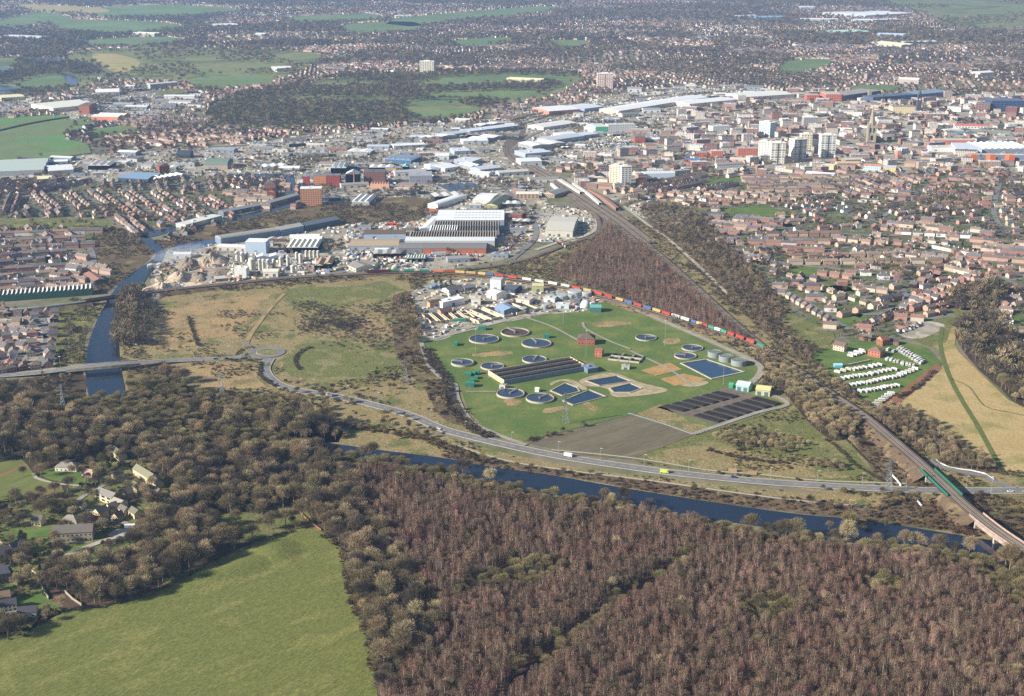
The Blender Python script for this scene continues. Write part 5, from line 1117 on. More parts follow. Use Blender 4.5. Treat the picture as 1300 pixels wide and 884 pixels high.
# town buildings
for a in (('long red brick offices left of the tower blocks', (937,198),(962,198), 18, 14, (186,112,88), (176,172,166), (8,4)), ('red brick offices with white top floor', (903,202),(918,202), 16, 15, (200,120,96), (206,200,192), (6,5)),
          ('small orange-red office cube', (885,200),(897,200), 14, 9, (204,108,78), (150,146,146), (4,3)), ('pale stepped office block with ribbon windows', (874,191),(892,192), 20, 11, (222,214,200), (200,198,194), (6,4)),
          ('white long office block behind the red ones', (905,169),(928,168), 22, 13, (226,226,222), (196,196,194), (8,3)), ('brown-brick block with a white roof by the station car park', (741,203),(757,203), 16, 14, (214,186,170), (206,206,204), (5,4)),
          ('white flats right of the brown-brick block', (759,204),(776,205), 16, 13, (230,226,216), (210,208,204), (5,4)), ('dark red hotel block above the retail car park', (806,182),(819,182), 34, 14, (166,92,76), (120,132,126), (5,4)),
          ('wide pale college block with rows of windows', (772,168),(807,167), 26, 15, (214,214,208), (196,198,198), (12,4)), ('orange brick far block in front of the shopping park', (1024,128),(1040,128), 30, 14, (208,116,92), (190,176,164), (5,3)),
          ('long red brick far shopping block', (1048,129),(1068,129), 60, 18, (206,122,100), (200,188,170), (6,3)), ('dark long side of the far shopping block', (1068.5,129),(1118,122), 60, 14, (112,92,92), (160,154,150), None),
          ('long dark blue roof left of the clock tower', (1108,130),(1164,126), 40, 12, (86,98,116), (96,110,126), None), ('long blue glass market roof right of the clock tower', (1168,126),(1208,122), 60, 12, (96,112,130), (130,150,166), None),
          ('stone town hall range with pale front', (1133,145),(1163,145), 30, 17, (232,214,170), (150,140,126), (10,3)), ('cream low court block left of the town hall', (1128,142),(1146,143), 30, 9, (226,208,160), (206,192,160), (6,2)),
          ('deep blue glass offices at the right edge', (1258,142),(1300,142), 50, 26, (70,88,116), (100,116,136), (8,5)), ('red panelled block in front of the blue glass offices', (1276,147),(1290,148), 20, 20, (140,86,78), (130,120,120), (4,5)),
          ('brick block with white side by the right edge', (1238,142),(1256,143), 30, 20, (140,112,104), (130,124,124), (5,5)), ('white and red college building above the shopping centre', (1212,165),(1252,166), 30, 9, (226,222,214), (206,120,104), (10,2)),
          ('teal-grey multi-storey car park', (1206,172),(1224,172), 24, 8, (120,144,148), (166,172,168), None), ('long low green-roofed store right of the car park', (1226,170),(1282,173), 36, 6, (110,120,120), (150,160,138), None),
          ('brick apartment block with white side left of the shopping centre', (1139,202),(1144,202), 14, 15, (198,140,118), (206,202,196), (2,5)), ('white apartment block beside the cathedral street', (1144,200),(1153,199), 14, 16, (238,236,230), (228,226,222), (3,5)),
          ('school with teal glass corner and orange roof', (1096,217),(1118,218), 26, 9, (196,216,220), (214,160,132), (8,2)), ('yellow stone school block right of the teal corner', (1121,218),(1137,219), 20, 8, (220,194,144), (184,188,186), (6,2)),
          ('yellowish stone school in front of the tower blocks', (1062,213),(1092,213), 14, 8, (226,200,140), (196,172,136), (10,2)), ('white shop range under the shopping centre roof', (1182,193),(1211,193), 26, 9, (234,232,226), (206,204,196), None),
          ('long red parapet block behind the white shop range', (1184,184),(1238,184), 20, 9, (214,120,92), (196,178,160), None), ('pale hall left of the court block', (1040,214),(1058,216), 16, 7, (226,200,150), (206,188,160), (5,2)),
          ('blue-roofed swimming hall with orange wall left of the tower blocks', (868,208),(886,209), 30, 6, (204,122,84), (96,130,170), None), ('white terrace of shops below the red offices', (910,214),(944,212), 10, 7, (232,230,222), (150,150,152), (12,2)),
          ('pink-brick market hall below the red offices', (926,208),(946,209), 24, 8, (226,180,150), (214,196,176), (6,2))):
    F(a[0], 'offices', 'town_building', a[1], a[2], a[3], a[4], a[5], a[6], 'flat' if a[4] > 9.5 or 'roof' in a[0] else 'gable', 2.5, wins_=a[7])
F('broad pale blue roof of the shopping centre, left part', 'shopping centre', 'shopping_centre', (1213,197),(1246,198), 80, 12, (216,220,222), (206,214,222), 'plain'); F('curving white-blue glass roof of the shopping centre, right part', 'shopping centre', 'shopping_centre', (1247,197),(1310,196), 80, 11, (200,214,226), (206,222,238), 'gabley', 3, n=8)
for k, x in enumerate((1232, 1256, 1280)): F(f'{["left","middle","right"][k]} one of three orange brick stair blocks of the shopping centre', 'stair block', 'stair_block', (x,208+k*.4),(x+7.5,208+k*.4), 20, 17, (214,112,70), (196,170,150), 'plain')
F('blue-grey loading wall behind the orange stair blocks', 'shopping centre', 'loading_wall', (1226,202),(1300,203), 10, 9, (120,138,160), (214,216,216), 'plain')
# far white warehouses
for k, (p1, p2, d, cl) in enumerate([((1068,21),(1100,20),160,(226,228,226)), ((1100,23),(1157,20),220,(236,238,238)), ((968,26),(1000,25),120,(130,176,214)), ((1065,45),(1104,44),110,(196,222,210)), ((1112,48),(1147,49),110,(206,222,236)), ((1018,28),(1044,28),60,(232,232,228)), ((1046,28),(1064,28),60,(226,228,226)),
    ((1084,29),(1104,29),60,(232,232,230)), ((1108,29),(1142,28),60,(228,230,230)), ((1104,58),(1144,62),80,(230,226,196)), ((1150,58),(1190,57),40,(226,226,214)), ((275,36),(303,35),90,(236,236,230)), ((0,50),(50,52),80,(220,224,224)), ((168,46),(196,47),50,(232,226,206)), ((352,92),(372,91),60,(236,236,230)), ((1016,12),(1034,12),60,(220,222,222)), ((940,24),(962,23),60,(224,226,224)), ((1140,106),(1166,107),30,(232,220,206)), ((1244,98),(1262,97),40,(236,232,226)), ((642,106),(686,108),40,(226,214,176))]):
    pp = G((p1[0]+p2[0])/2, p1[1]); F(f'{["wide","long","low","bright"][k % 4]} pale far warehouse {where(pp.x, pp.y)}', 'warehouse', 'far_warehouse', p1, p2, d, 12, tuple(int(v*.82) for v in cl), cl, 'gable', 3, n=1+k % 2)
# ------------------------------------------------------------------ cathedral and town hall tower
M_stone = mat('pale_stone', c(176,164,138), c(152,142,122), scale=.3, fine=.6, fa=.12); M_stoned = mat('dark_stone', c(96,92,92), c(78,76,80), scale=.3, fine=.6)
o = empty('cathedral', G(1106,182), R(-6), 'gothic cathedral of pale stone with a tall crocketed spire', 'cathedral'); o.scale = (1.35,1.35,1.03)
b = MB(); b.box(-6,0,0,6,12,34); b.build('tower', M_stone, o)
b = MB(); b.cyl(0,6,34,76,5.2,.25,8); b.build('spire', M_stone, o)
for x in (-5.4, 5.4):
    for y in (.6, 11.4): b = MB(); b.cyl(x,y,34,43,1.1,.1,6); b.box(x-1.2,y-1.2,0,x+1.2,y+1.2,34); b.build('pinnacle', M_stone, o)
W, R_ = MB(), MB(); gable(W, R_, -7, 12.1, 7, 62, 14, 5, .3, 'y'); W.build('nave', M_stone, o); R_.build('nave_roof', C3(130,126,120), o)
W, R_ = MB(), MB(); gable(W, R_, -14, 14, -7.1, 54, 8, 2, .2, 'y'); gable(W, R_, 7.1, 14, 14, 54, 8, 2, .2, 'y'); W.build('aisle', M_stone, o); R_.build('aisle_roof', C3(120,116,112), o)
ow = MB().box(-1.1,-.15,0,1.1,-.02,9,True).data('belfry_window', M_dark)
for x in (-2.6, 2.6): child('belfry_window', ow, o, (x,0,21))
child('west_window', MB().box(-1.8,-.15,0,1.8,-.02,9,True).data('west_window', M_dark), o, (0,0,6))
raster([(1092,184),(1120,184),(1120,168),(1092,168)], OCC, True)
o = empty('clock_tower', G(1166,146), 0, 'tall dark stone clock tower of the town hall with pyramid top', 'clock tower')
b = MB(); b.box(-5,0,0,5,10,40); b.build('shaft', M_stoned, o); b = MB(); b.box(-4,1,40,4,9,48); b.build('belfry', M_stoned, o); b = MB(); b.cyl(0,5,48,60,5.2,.3,8); b.build('spire', C3(84,92,96), o)
f = MB(); f.cyl(0,0,0,.15,2.2,n=20); cfd = f.data('clock_face', C3(230,228,214)); q = child('clock_face', cfd, o, (0,-.02,36)); q.rotation_euler = (R(90),0,0); q = child('clock_face', cfd, o, (-5.02,5,36)); q.rotation_euler = (0,R(-90),0)
for x in (-2, 2): child('belfry_window', ow, o, (x,1,41), scl=(.7,1,.6))
o = empty('church', G(1104,126), 0, 'pale square church tower far behind the cathedral', 'church'); b = MB(); b.box(-4,0,0,4,8,22); b.build('tower', M_stone, o); b = MB(); b.box(4.1,0,0,26,9,9); b.build('nave', M_stone, o)
def chimney(px, py, h, label):
    o = empty('chimney_stack', G(px,py), 0, label, 'chimney'); b = MB(); b.cyl(0,0,0,h,1.5,1.,12); b.build('shaft', C3(150,120,104), o); b = MB(); b.cyl(0,0,h+.01,h+.7,1.2,1.2,12); b.build('rim', M_concd, o)
chimney(1297,184,34,'tall brick chimney at the right edge near the shopping centre'); chimney(951,166,28,'brick stack left of the pale blue tower block'); chimney(450,236,26,'old mill chimney among the waterside blocks'); chimney(1127,216,16,'short stack behind the yellow stone school')
# ------------------------------------------------------------------ sewage works
def tank(px, py, r, h, label, full=True, arm=0, bridge_=True, ramp=False, wm=None):
    o = empty('round_tank', G(px,py,.34), 0, label, 'settling tank', 'round settling tanks of the works'); random.seed(int(px))
    b = MB(); b.ring(0,0,-.3,h,r,.7,44); b.build('tank_wall', M_conc, o)
    w = MB(); w.cyl(0,0,-.3,h-(.6 if full else h-.4),r-.69,n=44); w.build('water', wm or M_tankwater, o)
    p = MB(); p.cyl(0,0,0,h+.9,1.3,n=14); p.build('centre_column', M_concd, o)
    ca, sa = math.cos(arm), math.sin(arm)
    if bridge_:
        g = MB(); n_ = Vector((-sa,ca,0))
        for s in (-.6, .6): g.tube(n_*s+Vector((0,0,h+.5)), n_*s+Vector((ca*r,sa*r,h+.5)), .14); g.tube(n_*s+Vector((0,0,h+1.5)), n_*s+Vector((ca*r,sa*r,h+1.5)), .07)
        g.face([n_*-.6+Vector((0,0,h+.55)), n_*-.6+Vector((ca*r,sa*r,h+.55)), n_*.6+Vector((ca*r,sa*r,h+.55)), n_*.6+Vector((0,0,h+.55))]); g.build('scraper_bridge', M_steel, o)
    s = MB(); s.ring(0,0,h-1.,h-.5,r-1.6,.25,44); s.build('weir', M_concd, o)
    e = [Pn(G(px,py).x+(r+1.5)*math.cos(t), G(px,py).y+(r+1.5)*math.sin(t)) for t in np.linspace(0,2*PI,24)]; raster(e, OCC, True)
tank(614.5,431.5,16.2,1.6,'round tank nearest the upper left of the works lawn',arm=.6); tank(654,423,15.6,1.6,'drained brown round tank at the top of the lawn',full=False,arm=2.2,wm=mat('tank_mud', c(96,76,66), c(74,62,60), scale=.3)); tank(681,437,15.8,1.6,'round tank with a raised ramp right of the drained one',arm=1.9)
tank(678.5,457.5,12.6,1.6,'middle-sized round tank above the long aeration lanes',arm=1.3); tank(587,462,11.4,2.2,'half-shaded round tank at the left of the lawn',arm=2.9); tank(625,466,11.8,1.4,'round tank beside the green kiosks',arm=.2)
tank(648,501,13.2,1.8,'left one of the two round tanks below the aeration lanes',arm=1.1); tank(685.5,507,13.2,1.8,'right one of the two round tanks below the aeration lanes',arm=.9)
tank(820,429.5,11.4,1.2,'lone round tank on the lawn right of the pump house',arm=.1); tank(879,442.5,11.2,1.2,'upper of the two round tanks near the perimeter road',arm=.15); tank(870,452.5,11.4,1.2,'lower of the two round tanks near the perimeter road',arm=3.0)
# aeration lanes: long raised concrete channels
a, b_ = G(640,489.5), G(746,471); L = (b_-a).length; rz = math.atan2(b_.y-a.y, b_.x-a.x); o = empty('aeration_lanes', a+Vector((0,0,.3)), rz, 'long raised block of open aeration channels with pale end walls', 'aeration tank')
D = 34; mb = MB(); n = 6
fw = MB(); fw.box(.01,-.02,-.3,L-.01,.6,5); fw.build('front_wall', C3(132,142,152), o); mb.box(0,D-.6,-.3,L,D,5); mb.box(0,.61,-.3,.6,D-.61,5); mb.box(L-.6,.61,-.3,L,D-.61,5); mb.build('outer_wall', C3(214,190,150), o)  # front wall blue-grey: its shade is painted into the colour
for k in range(1, n):
    y = D*k/n; w = MB(); w.box(.61,y-.25,-.3,L-.61,y+.25,5 if k != 3 else 5.35); w.build('divider_wall', M_concd if k % 2 else M_conc, o)
w = MB(); w.face([(.6,.6,3.4),(L-.6,.6,3.4),(L-.6,D-.6,3.4),(.6,D-.6,3.4)]); w.build('water', mat('lane_water', c(72,58,46), c(56,48,44), scale=.1, rough=.3), o)
w = MB()
for y in (D*1/6, D*3/6, D*5/6):
    for k in range(int(L/3)): w.tube((k*3+1,y,5.3),(k*3+1,y,6.3),.06)
    w.tube((1,y,6.3),(L-1,y,6.3),.07)
w.build('handrail', M_steel, o)
raster([(632,468),(726,452),(756,470),(640,494)], OCC, True)
F('blue-grey blower house joined to the right end of the lanes', 'plant building', 'blower_house', (746,475),(759,473), 14, 5, (108,126,146), (122,134,148), 'flat')
F('small cream valve house at the left end of the lanes', 'kiosk', 'valve_house', (634,494),(641,495), 5, 4, (206,200,180), (178,174,160), 'flat', doors=1)
F('small cream shed between the two lower tanks', 'kiosk', 'valve_house', (679,498),(684,498.5), 4, 3.4, (226,224,206), (206,204,190), 'gable', 1)
F('red brick pump house with hipped slate roof on the lawn', 'pump house', 'pump_house', (733,438),(755,438.6), 14, 6.5, (164,98,78), (110,94,84), 'hip', 4.5, wins_=(5,1))
F('small red brick tower house below the pump house', 'pump house', 'pump_house', (755,453),(764,454), 7, 7, (180,108,84), (140,96,80), 'gable', 1.8, wins_=(2,2))
F('small flat concrete kiosk by the lawn path', 'kiosk', 'kiosk', (789,469.5),(799,469.8), 6, 3.6, (198,198,188), (176,174,164), 'flat', doors=1)
for k, (x, y, w_, d_, h_) in enumerate([(607,420,11,6,4),(576,440,5,7,3.6),(590,478.5,9,6,3),(602,482,5,5,2.6),(598,477,6,4,3),(604,476,5,4,3.6),(596,486,6,4,3),(591,492.5,12,6,4.5),(576,409,18,5,3),(690,430,8,5,4)]):
    pp = G(x,y); F(f'{["dark green","green","small green","flat green"][k % 4]} kiosk {["by the upper track","at the left gate","left of the tank cluster","beside the tank cluster","behind the tank cluster","right of the tank cluster","below the tank cluster","nearest the lower path","before the filter bays","by the ramped round tank"][k]}', 'kiosk', 'kiosk', (x,y),(x+w_*.9,y+.2), d_, h_, (40,118,92), (58,136,110), 'plain', doors=1 if w_ > 8 else 0)
F('turquoise shed beside the white gas dome', 'shed', 'shed', (749,397),(763,397.2), 12, 6, (74,122,112), (104,168,152), 'gable', 2, doors=1)
F('white and teal shed at the top corner of the sludge beds', 'shed', 'shed', (934,496),(950,498.5), 14, 6, (150,196,182), (206,214,208), 'gable', 2, doors=2)
F('yellow-roofed shed at the right corner of the sludge beds', 'shed', 'shed', (959,502),(977,504), 14, 6, (186,184,146), (208,202,140), 'gable', 2, doors=2)
F('small green hut beside the teal shed', 'kiosk', 'kiosk', (925,493),(930,494), 5, 4, (60,140,96), (70,156,110), 'gable', 1.2)
for k, (x, y) in enumerate([(907,452.5),(921,458),(938,463)]):
    o = empty('digester_tank', G(x,y,.3), 0, ['left','middle','right'][k]+' of three grey thickening tanks by the perimeter road', 'tank')
    b = MB(); b.ring(0,0,-.3,5.5,7 if k < 2 else 8,.6,24); b.build('tank_wall', C3(140,146,142), o); b = MB(); b.cyl(0,0,-.3,5,6.4 if k < 2 else 7.4,n=24); b.build('cover', mat('tank_cover', c(120,126,112), fine=.4), o)
    b = MB(); b.box(-8,-.7,5.5,8,.7,5.8,True); b.build('walkway', M_steel, o); raster([(x-8,y-6),(x+9,y-6),(x+9,y+2),(x-8,y+2)], OCC, True)
o = empty('gas_dome', G(743,391), 0, 'white spherical gas dome at the top of the works lawn', 'gas holder'); b = MB()
for j in range(8):
    for k in range(20):
        def sp(t, a_): return (5.6*math.sin(t)*math.cos(a_), 5.6*math.sin(t)*math.sin(a_), 4+5.6*math.cos(t))
        t0, t1 = PI*.78*j/8, PI*.78*(j+1)/8; a0, a1 = 2*PI*k/20, 2*PI*(k+1)/20; b.face([sp(t0,a0), sp(t1,a0), sp(t1,a1), sp(t0,a1)])
b.build('dome', C3(232,232,226), o); b = MB(); b.cyl(0,0,0,1,5,n=20); b.build('base', M_conc, o)
# lagoons and beds
def pond(pts, label, m=M_lagoon, rim=True):
    P = [G(*p) for p in pts]; cc = sum(P, Vector())/len(P); o = empty('lagoon', cc+Vector((0,0,.3)), 0, label, 'lagoon'); Q = [p-cc for p in P]
    w = MB(); w.face([(q.x,q.y,.25) for q in Q]); w.build('water', m, o)
    if rim:
        r = MB()
        for i in range(len(Q)):
            a, b = Q[i], Q[(i+1) % len(Q)]; a2, b2 = a*1.05+a.normalized()*.8, b*1.05+b.normalized()*.8
            r.face([(a.x,a.y,.8),(b.x,b.y,.8),(b2.x,b2.y,.8),(a2.x,a2.y,.8)]); r.face([(a.x,a.y,.2),(b.x,b.y,.2),(b.x,b.y,.8),(a.x,a.y,.8)]); r.face([(a2.x,a2.y,.8),(b2.x,b2.y,.8),(b2.x,b2.y,-.3),(a2.x,a2.y,-.3)])
        r.build('rim', M_conc, o)
    raster(pts, OCC, True); return o
pond([(866,462.5),(897,457.5),(943,473),(903,481.5)], 'largest square blue lagoon below the three grey tanks', water('lagoon_blue', (.03,.065,.12)), True)
pond([(745,484.5),(783,478.5),(800,485),(762,490.5)], 'upper blue lagoon among the reed banks'); pond([(775,494),(800,488),(814,494),(800,499),(780,499)], 'middle blue lagoon beside the dry reeds'); pond([(716,509.5),(748,496.5),(768,504.5),(728,515)], 'lower blue lagoon nearest the pylon')
pond([(700,497),(718,487.5),(732,493),(735,498),(714,503)], 'small blue lagoon right of the lower tanks')
L_('reed_bed', [(813,471),(850,461),(866,470),(832,478)], g_reed, .6, Z_ROUGH, False); L_('reed_bed', [(838,482),(868,475),(898,482),(857,491)], g_reed, .6, Z_ROUGH, False)
for p in ([(736,483),(776,474),(812,486),(848,497),(784,505),(770,494),(742,490)], [(700,486),(722,482),(745,492),(740,496),(716,484),(700,490)], [(866,481),(900,486),(876,492),(840,482)]): L_('reed_bed', p, mat('pale_reed', c(186,170,136), c(158,142,110), scale=.15, fine=.9, fa=.3), .5, Z_OPEN)
L_('sludge_bed_floor', [(834,518),(925,492),(984,513),(914,542)], g_sludgeb, .5, Z_OPEN, False)
bed = 0
def sludge(p0, p1, p2, p3, n, wordz):
    """n black strips across the quad p0p1 (near edge) - p3p2 (far edge)"""
    for k in range(n):
        t0, t1 = (k+.08)/n, (k+.86)/n; P = [Vector(p0).lerp(Vector(p1), t0), Vector(p0).lerp(Vector(p1), t1), Vector(p3).lerp(Vector(p2), t1), Vector(p3).lerp(Vector(p2), t0)]
        W_ = [G(p.x, p.y) for p in P]; cc = sum(W_, Vector())/4; mb = MB(); low = [(w-cc) for w in W_]; m_ = [q*.93 for q in low]
        mb.face([(q.x,q.y,1.3) for q in m_])
        for i in range(4): j = (i+1) % 4; mb.face([(low[i].x,low[i].y,0),(low[j].x,low[j].y,0),(m_[j].x,m_[j].y,1.3),(m_[i].x,m_[i].y,1.3)])
        o = mb.build('sludge_bed', g_sludge); o.location = cc+Vector((0,0,.52)); tag(o, f'{ORD[k]} black sludge strip from the left in the {wordz}', 'sludge bed', 'black strips of the sludge beds')
sludge((870,525),(868,513.5),(905,503),(838,516),1,'upper left corner block') if False else None
def strips(x0, y0, dx, dy, n, lx, ly, wordz):
    for k in range(n):
        ax, ay = x0+dx*k, y0+dy*k; W_ = [G(ax,ay), G(ax+dx*.66, ay+dy*.66), G(ax+dx*.66+lx, ay+dy*.66+ly), G(ax+lx, ay+ly)]; cc = sum(W_, Vector())/4; mb = MB(); low = [w-cc for w in W_]; m_ = [q*.94 for q in low]
        mb.face([(q.x,q.y,1.3) for q in m_])
        for i in range(4): j = (i+1) % 4; mb.face([(low[i].x,low[i].y,0),(low[j].x,low[j].y,0),(m_[j].x,m_[j].y,1.3),(m_[i].x,m_[i].y,1.3)])
        o = mb.build('sludge_bed', g_sludge); o.location = cc+Vector((0,0,.52)); tag(o, f'{ORD[k]} black sludge strip from the left in the {wordz}', 'sludge bed', 'black strips of the sludge beds')
strips(840,517.5,12.5,-3.4,6,28,6.5,'row further from the camera'); strips(880,529,12,-3.6,7,32,8.8,'row nearest the camera')
# filter bays etc (upper yard)
def filt(px, py, w_, d_, label, a=0):
    o = empty('filter_bay', G(px,py,.4), a, label, 'filter bay', 'long open filter bays in the yard'); b = MB(); b.box(-w_/2,-d_/2,-.3,-w_/2+.6,d_/2,3); b.box(w_/2-.6,-d_/2,-.3,w_/2,d_/2,3); b.box(-w_/2+.61,-d_/2,-.3,w_/2-.61,-d_/2+.6,3); b.build('bay_wall', C3(214,196,164), o)
    b = MB(); b.face([(-w_/2+.6,-d_/2+.6,.6),(w_/2-.6,-d_/2+.6,.6),(w_/2-.6,d_/2,1.8),(-w_/2+.6,d_/2,1.8)]); b.build('filter_floor', C3(72,64,58), o)
for k in range(5): filt(546+k*11.5, 406-k*1.2, 9, 34, f'{ORD[k]} filter bay from the left behind the green kiosk', R(22))
for k in range(5): filt(600+k*16, 404-k*3.5, 13, 44, f'{ORD[k]} filter bay from the left in the long rows beneath the yard', R(35))
for k, a in enumerate([((546,392),(563,390),10,7,(206,160,120),(90,76,74),'hip'), ((562,392),(590,386),12,7,WH,(236,234,226),'flat'), ((545,400),(556,400),8,5,GY,(150,150,150),'flat'), ((570,374),(590,370),14,5,(210,206,190),(96,92,92),'gable'),
        ((590,371),(604,369),10,5,GY,(120,120,122),'gable'), ((548,368),(558,367),8,4,(120,140,160),(134,158,180),'gable'), ((618,378),(630,382),16,8,(232,228,214),(216,212,200),'gable'), ((622,369),(636,370),12,14,(206,208,210),(190,194,198),'plain'),
        ((640,372),(654,374),18,6,(60,66,74),(84,92,104),'gable'), ((676,371.5),(690,371.5),14,8,(178,178,126),(196,194,146),'gable'), ((628,396),(640,402),18,7,(118,140,166),(142,166,188),'gable'), ((598,388),(610,388),12,8,(226,218,200),(206,200,188),'flat'),
        ((655,386),(672,388),16,6,(216,204,186),(198,190,176),'flat'), ((690,384),(704,385),12,5,(226,226,220),(206,206,200),'flat'), ((706,392),(722,393),10,5,(190,200,200),(206,210,208),'flat'), ((560,402),(574,399),7,6,(196,150,120),(110,96,92),'gable'), ((728,386),(736,387),8,6,(90,98,104),(120,126,130),'flat')]):
    pp = G(*a[0]); F(f'{["brown hip-roofed","long white","low grey","dark-roofed cream","grey gabled","small blue","tall white","metal-clad tall","dark low","khaki","bright blue","cream flat-roofed","sandy flat-roofed","white flat","pale teal","brick gabled","small dark"][k]} building in the upper yard of the sewage works', 'plant building', 'plant_building', a[0], a[1], a[2], a[3], a[4], a[5], a[6], 2, doors=1)
for k, (x, y, r) in enumerate([(700,380,7),(712,379,9),(692,392,4),(724,379,5),(600,381,4),(640,388,5),(664,396,5),(730,374,9),(745,376,6)]):
    o = empty('holding_tank', G(x,y,.4), 0, f'{["grey","wide grey","small pale","pale","cream","squat","low","dark wide","small grey"][k]} round holding tank in the upper yard, {ORD[k]} by position', 'tank'); b = MB(); b.cyl(0,0,0,4.5,r,n=24); b.build('shell', C3(186,190,186) if k % 2 else C3(150,156,158), o); b = MB(); b.cyl(0,0,4.51,5.2,r*1.02,r*.9,24); b.build('lid', C3(170,176,174), o)
o = empty('filter_cluster', G(795,455,.35), R(-20), 'square dark filter beds with concrete aprons right of the pump house', 'filter bed'); 
for i in range(3):
    for j in range(2): b = MB(); x, y = i*11-16, j*12-12; b.box(x,y,-.2,x+.5,y+11,1.8); b.box(x+10,y,-.2,x+10.5,y+11,1.8); b.box(x+.51,y,-.2,x+9.99,y+.5,1.8); b.build('bay_wall', M_conc, o); b = MB(); b.face([(x+.5,y+.5,.3),(x+10,y+.5,.3),(x+10,y+11,.3),(x+.5,y+11,.3)]); b.build('filter_floor', C3(52,48,46), o)
# fences
def fence(label, pts, h=2.2, sp=3.4, m=None):
    W = path3(pts, sp); o = empty('fence', W[0], 0, label, 'fence'); W0 = [p-W[0] for p in W]; mb = MB()
    for i in range(len(W0)-1):
        a, b = W0[i], W0[i+1]; d = Vector((0,0,h)); mb.face([a+Vector((0,0,.9)), b+Vector((0,0,.9)), b+d*.55, a+d*.55]) if False else None
        for z in (.6, 1.3, 2.): mb.tube(a+Vector((0,0,z+.3)), b+Vector((0,0,z+.3)), .05, n=3)
    mb.build('rail', m or M_steel, o)
    pd = MB().box(-.14,-.14,0,.14,.14,h+.5).data('post', m or M_concd)
    for q in W0[:100]: child('post', pd, o, q)
fence('concrete post fence between the works lawn and the ploughed plot', [(665,562),(700,552),(745,541),(790,530),(806,526)]); fence('fence along the near side of the sludge beds', [(882,553),(920,543),(960,530),(1002,516)])
fence('dark fence line beside the left boundary track', [(540,462),(556,476),(572,490),(576,508),(586,526),(604,544),(630,556)]); fence('post fence on the verge below the roundabout', [(362,478),(400,492),(470,506),(510,518)])
# pylons
def pylon(px, py, h, label, rz=0.):
    o = empty('electricity_pylon', G(px,py), rz, label, 'pylon'); b = MB(); w0, w1 = h*.115, h*.02; K = 8
    P = []
    for j in range(K+1):
        t = j/K; w = w0+(w1-w0)*min(1, t*1.35)**.8; P.append([(s*w, q*w, h*t) for s, q in ((-1,-1),(1,-1),(1,1),(-1,1))])
    for j in range(K):
        for k in range(4):
            q = (k+1) % 4; b.tube(P[j][k], P[j+1][k], .17, n=3); b.tube(P[j][k], P[j+1][q], .09, n=3); b.tube(P[j][q], P[j+1][k], .09, n=3); b.tube(P[j+1][k], P[j+1][q], .08, n=3)
    b.build('lattice', M_steel, o)
    for z, l in ((.68,.15),(.8,.2),(.92,.14)):
        a = MB(); a.tube((-h*l,0,h*z),(h*l,0,h*z),.12,n=3); a.tube((-h*l,0,h*z),(0,0,h*z+1.2),.08,n=3); a.tube((h*l,0,h*z),(0,0,h*z+1.2),.08,n=3); ca_ = a.build('crossarm', M_steel, o)
        for s in (-1, 1): i_ = MB(); i_.cyl(s*h*l,0,h*z-1.8,h*z-.1,.14,n=6); i_.build('insulator', C3(90,80,76), ca_)
pylon(717.5,538,29,'steel lattice pylon on the works lawn near the fence', R(20)); pylon(1127,626,30,'steel lattice pylon beside the road left of the green bridge', R(15)); pylon(515,488,26,'steel lattice pylon on the rough grass left of the works', R(20)); pylon(282,503,25,'steel lattice pylon in the straw field below the left road', R(10)); pylon(81,527,29,'steel lattice pylon rising out of the left wood', R(10))
def mast(px, py, h, label, kind='flood_mast', cat='mast'):
    o = empty(kind, G(px,py), 0, label, cat, 'slender poles' if kind == 'street_lamp' else None); b = MB(); b.tube((0,0,0),(0,0,h),.2,.1,5); b.build('pole', M_steel, o)
    b = MB(); (b.box(-.9,-.3,h,.9,.3,h+.5,True) if kind != 'street_lamp' else b.box(-.2,-.2,h,1.8,.2,h+.25,True)); b.build('lamp_head', M_white, o)
for x, y, h, l in ((604,449,26,'tall floodlight mast beside the upper left tank'), (744,453,28,'tall floodlight mast below the pump house'), (844,440,28,'tall floodlight mast beside the right-hand tanks'), (918,489,20,'floodlight mast at the corner of the square lagoon'), (558,382,20,'floodlight mast in the upper works yard'), (715,412,18,'floodlight mast at the top of the lawn'),
                   (1258,627,14,'lamp mast on the road right of the railway'), (174,454,14,'thin mast at the right end of the river bridge'), (77,470,14,'thin mast at the left end of the river bridge')): mast(x, y, h, l)
for k, x in enumerate([215,250,285,400,440,480,545,590,640,700,760,820,870,930,975,1030,1090,1150,1225]):
    W = W_a if x < 322 else W_b; p = W[idx_near(W, x, 500 if x < 322 else 600)]; q = Pn(*p); mast(q[0]+2, q[1]-4.5, 10, f'{ORD[k]} street lamp from the left along the main road', 'street_lamp', 'street lamp')
# vehicles on the roads
def vehicle(W, x, var, label, off, name='car', cat='car', sc_=1.):
    i = min(range(len(W)-1), key=lambda i: abs(Pn(*W[i])[0]-x)); d = W[min(i+1, len(W)-1)]-W[i-1]; rz = math.atan2(d.y, d.x); n = Vector((-math.sin(rz), math.cos(rz), 0))
    o = empty(name, W[i]+n*off+Vector((0,0,.84)), rz, label, cat); o.scale = (sc_,)*3
    for pn, (m_, mm) in CARP[var].items(): m_.build(pn, mm, o)
vehicle(W_b, 417, 5, 'white van on the main road right of the roundabout', -2.6, 'van', 'van', 1.25); vehicle(W_b, 720, 5, 'white lorry-like van on the main road below the works', 2.6, 'van', 'van', 1.4); vehicle(W_a, 270, 2, 'dark car on the road just left of the roundabout', -2.5); vehicle(W_a, 293, 2, 'black car nearest the roundabout entrance', -2.5); vehicle(W_b, 346, 2, 'black car leaving the roundabout southwards', -2.5)
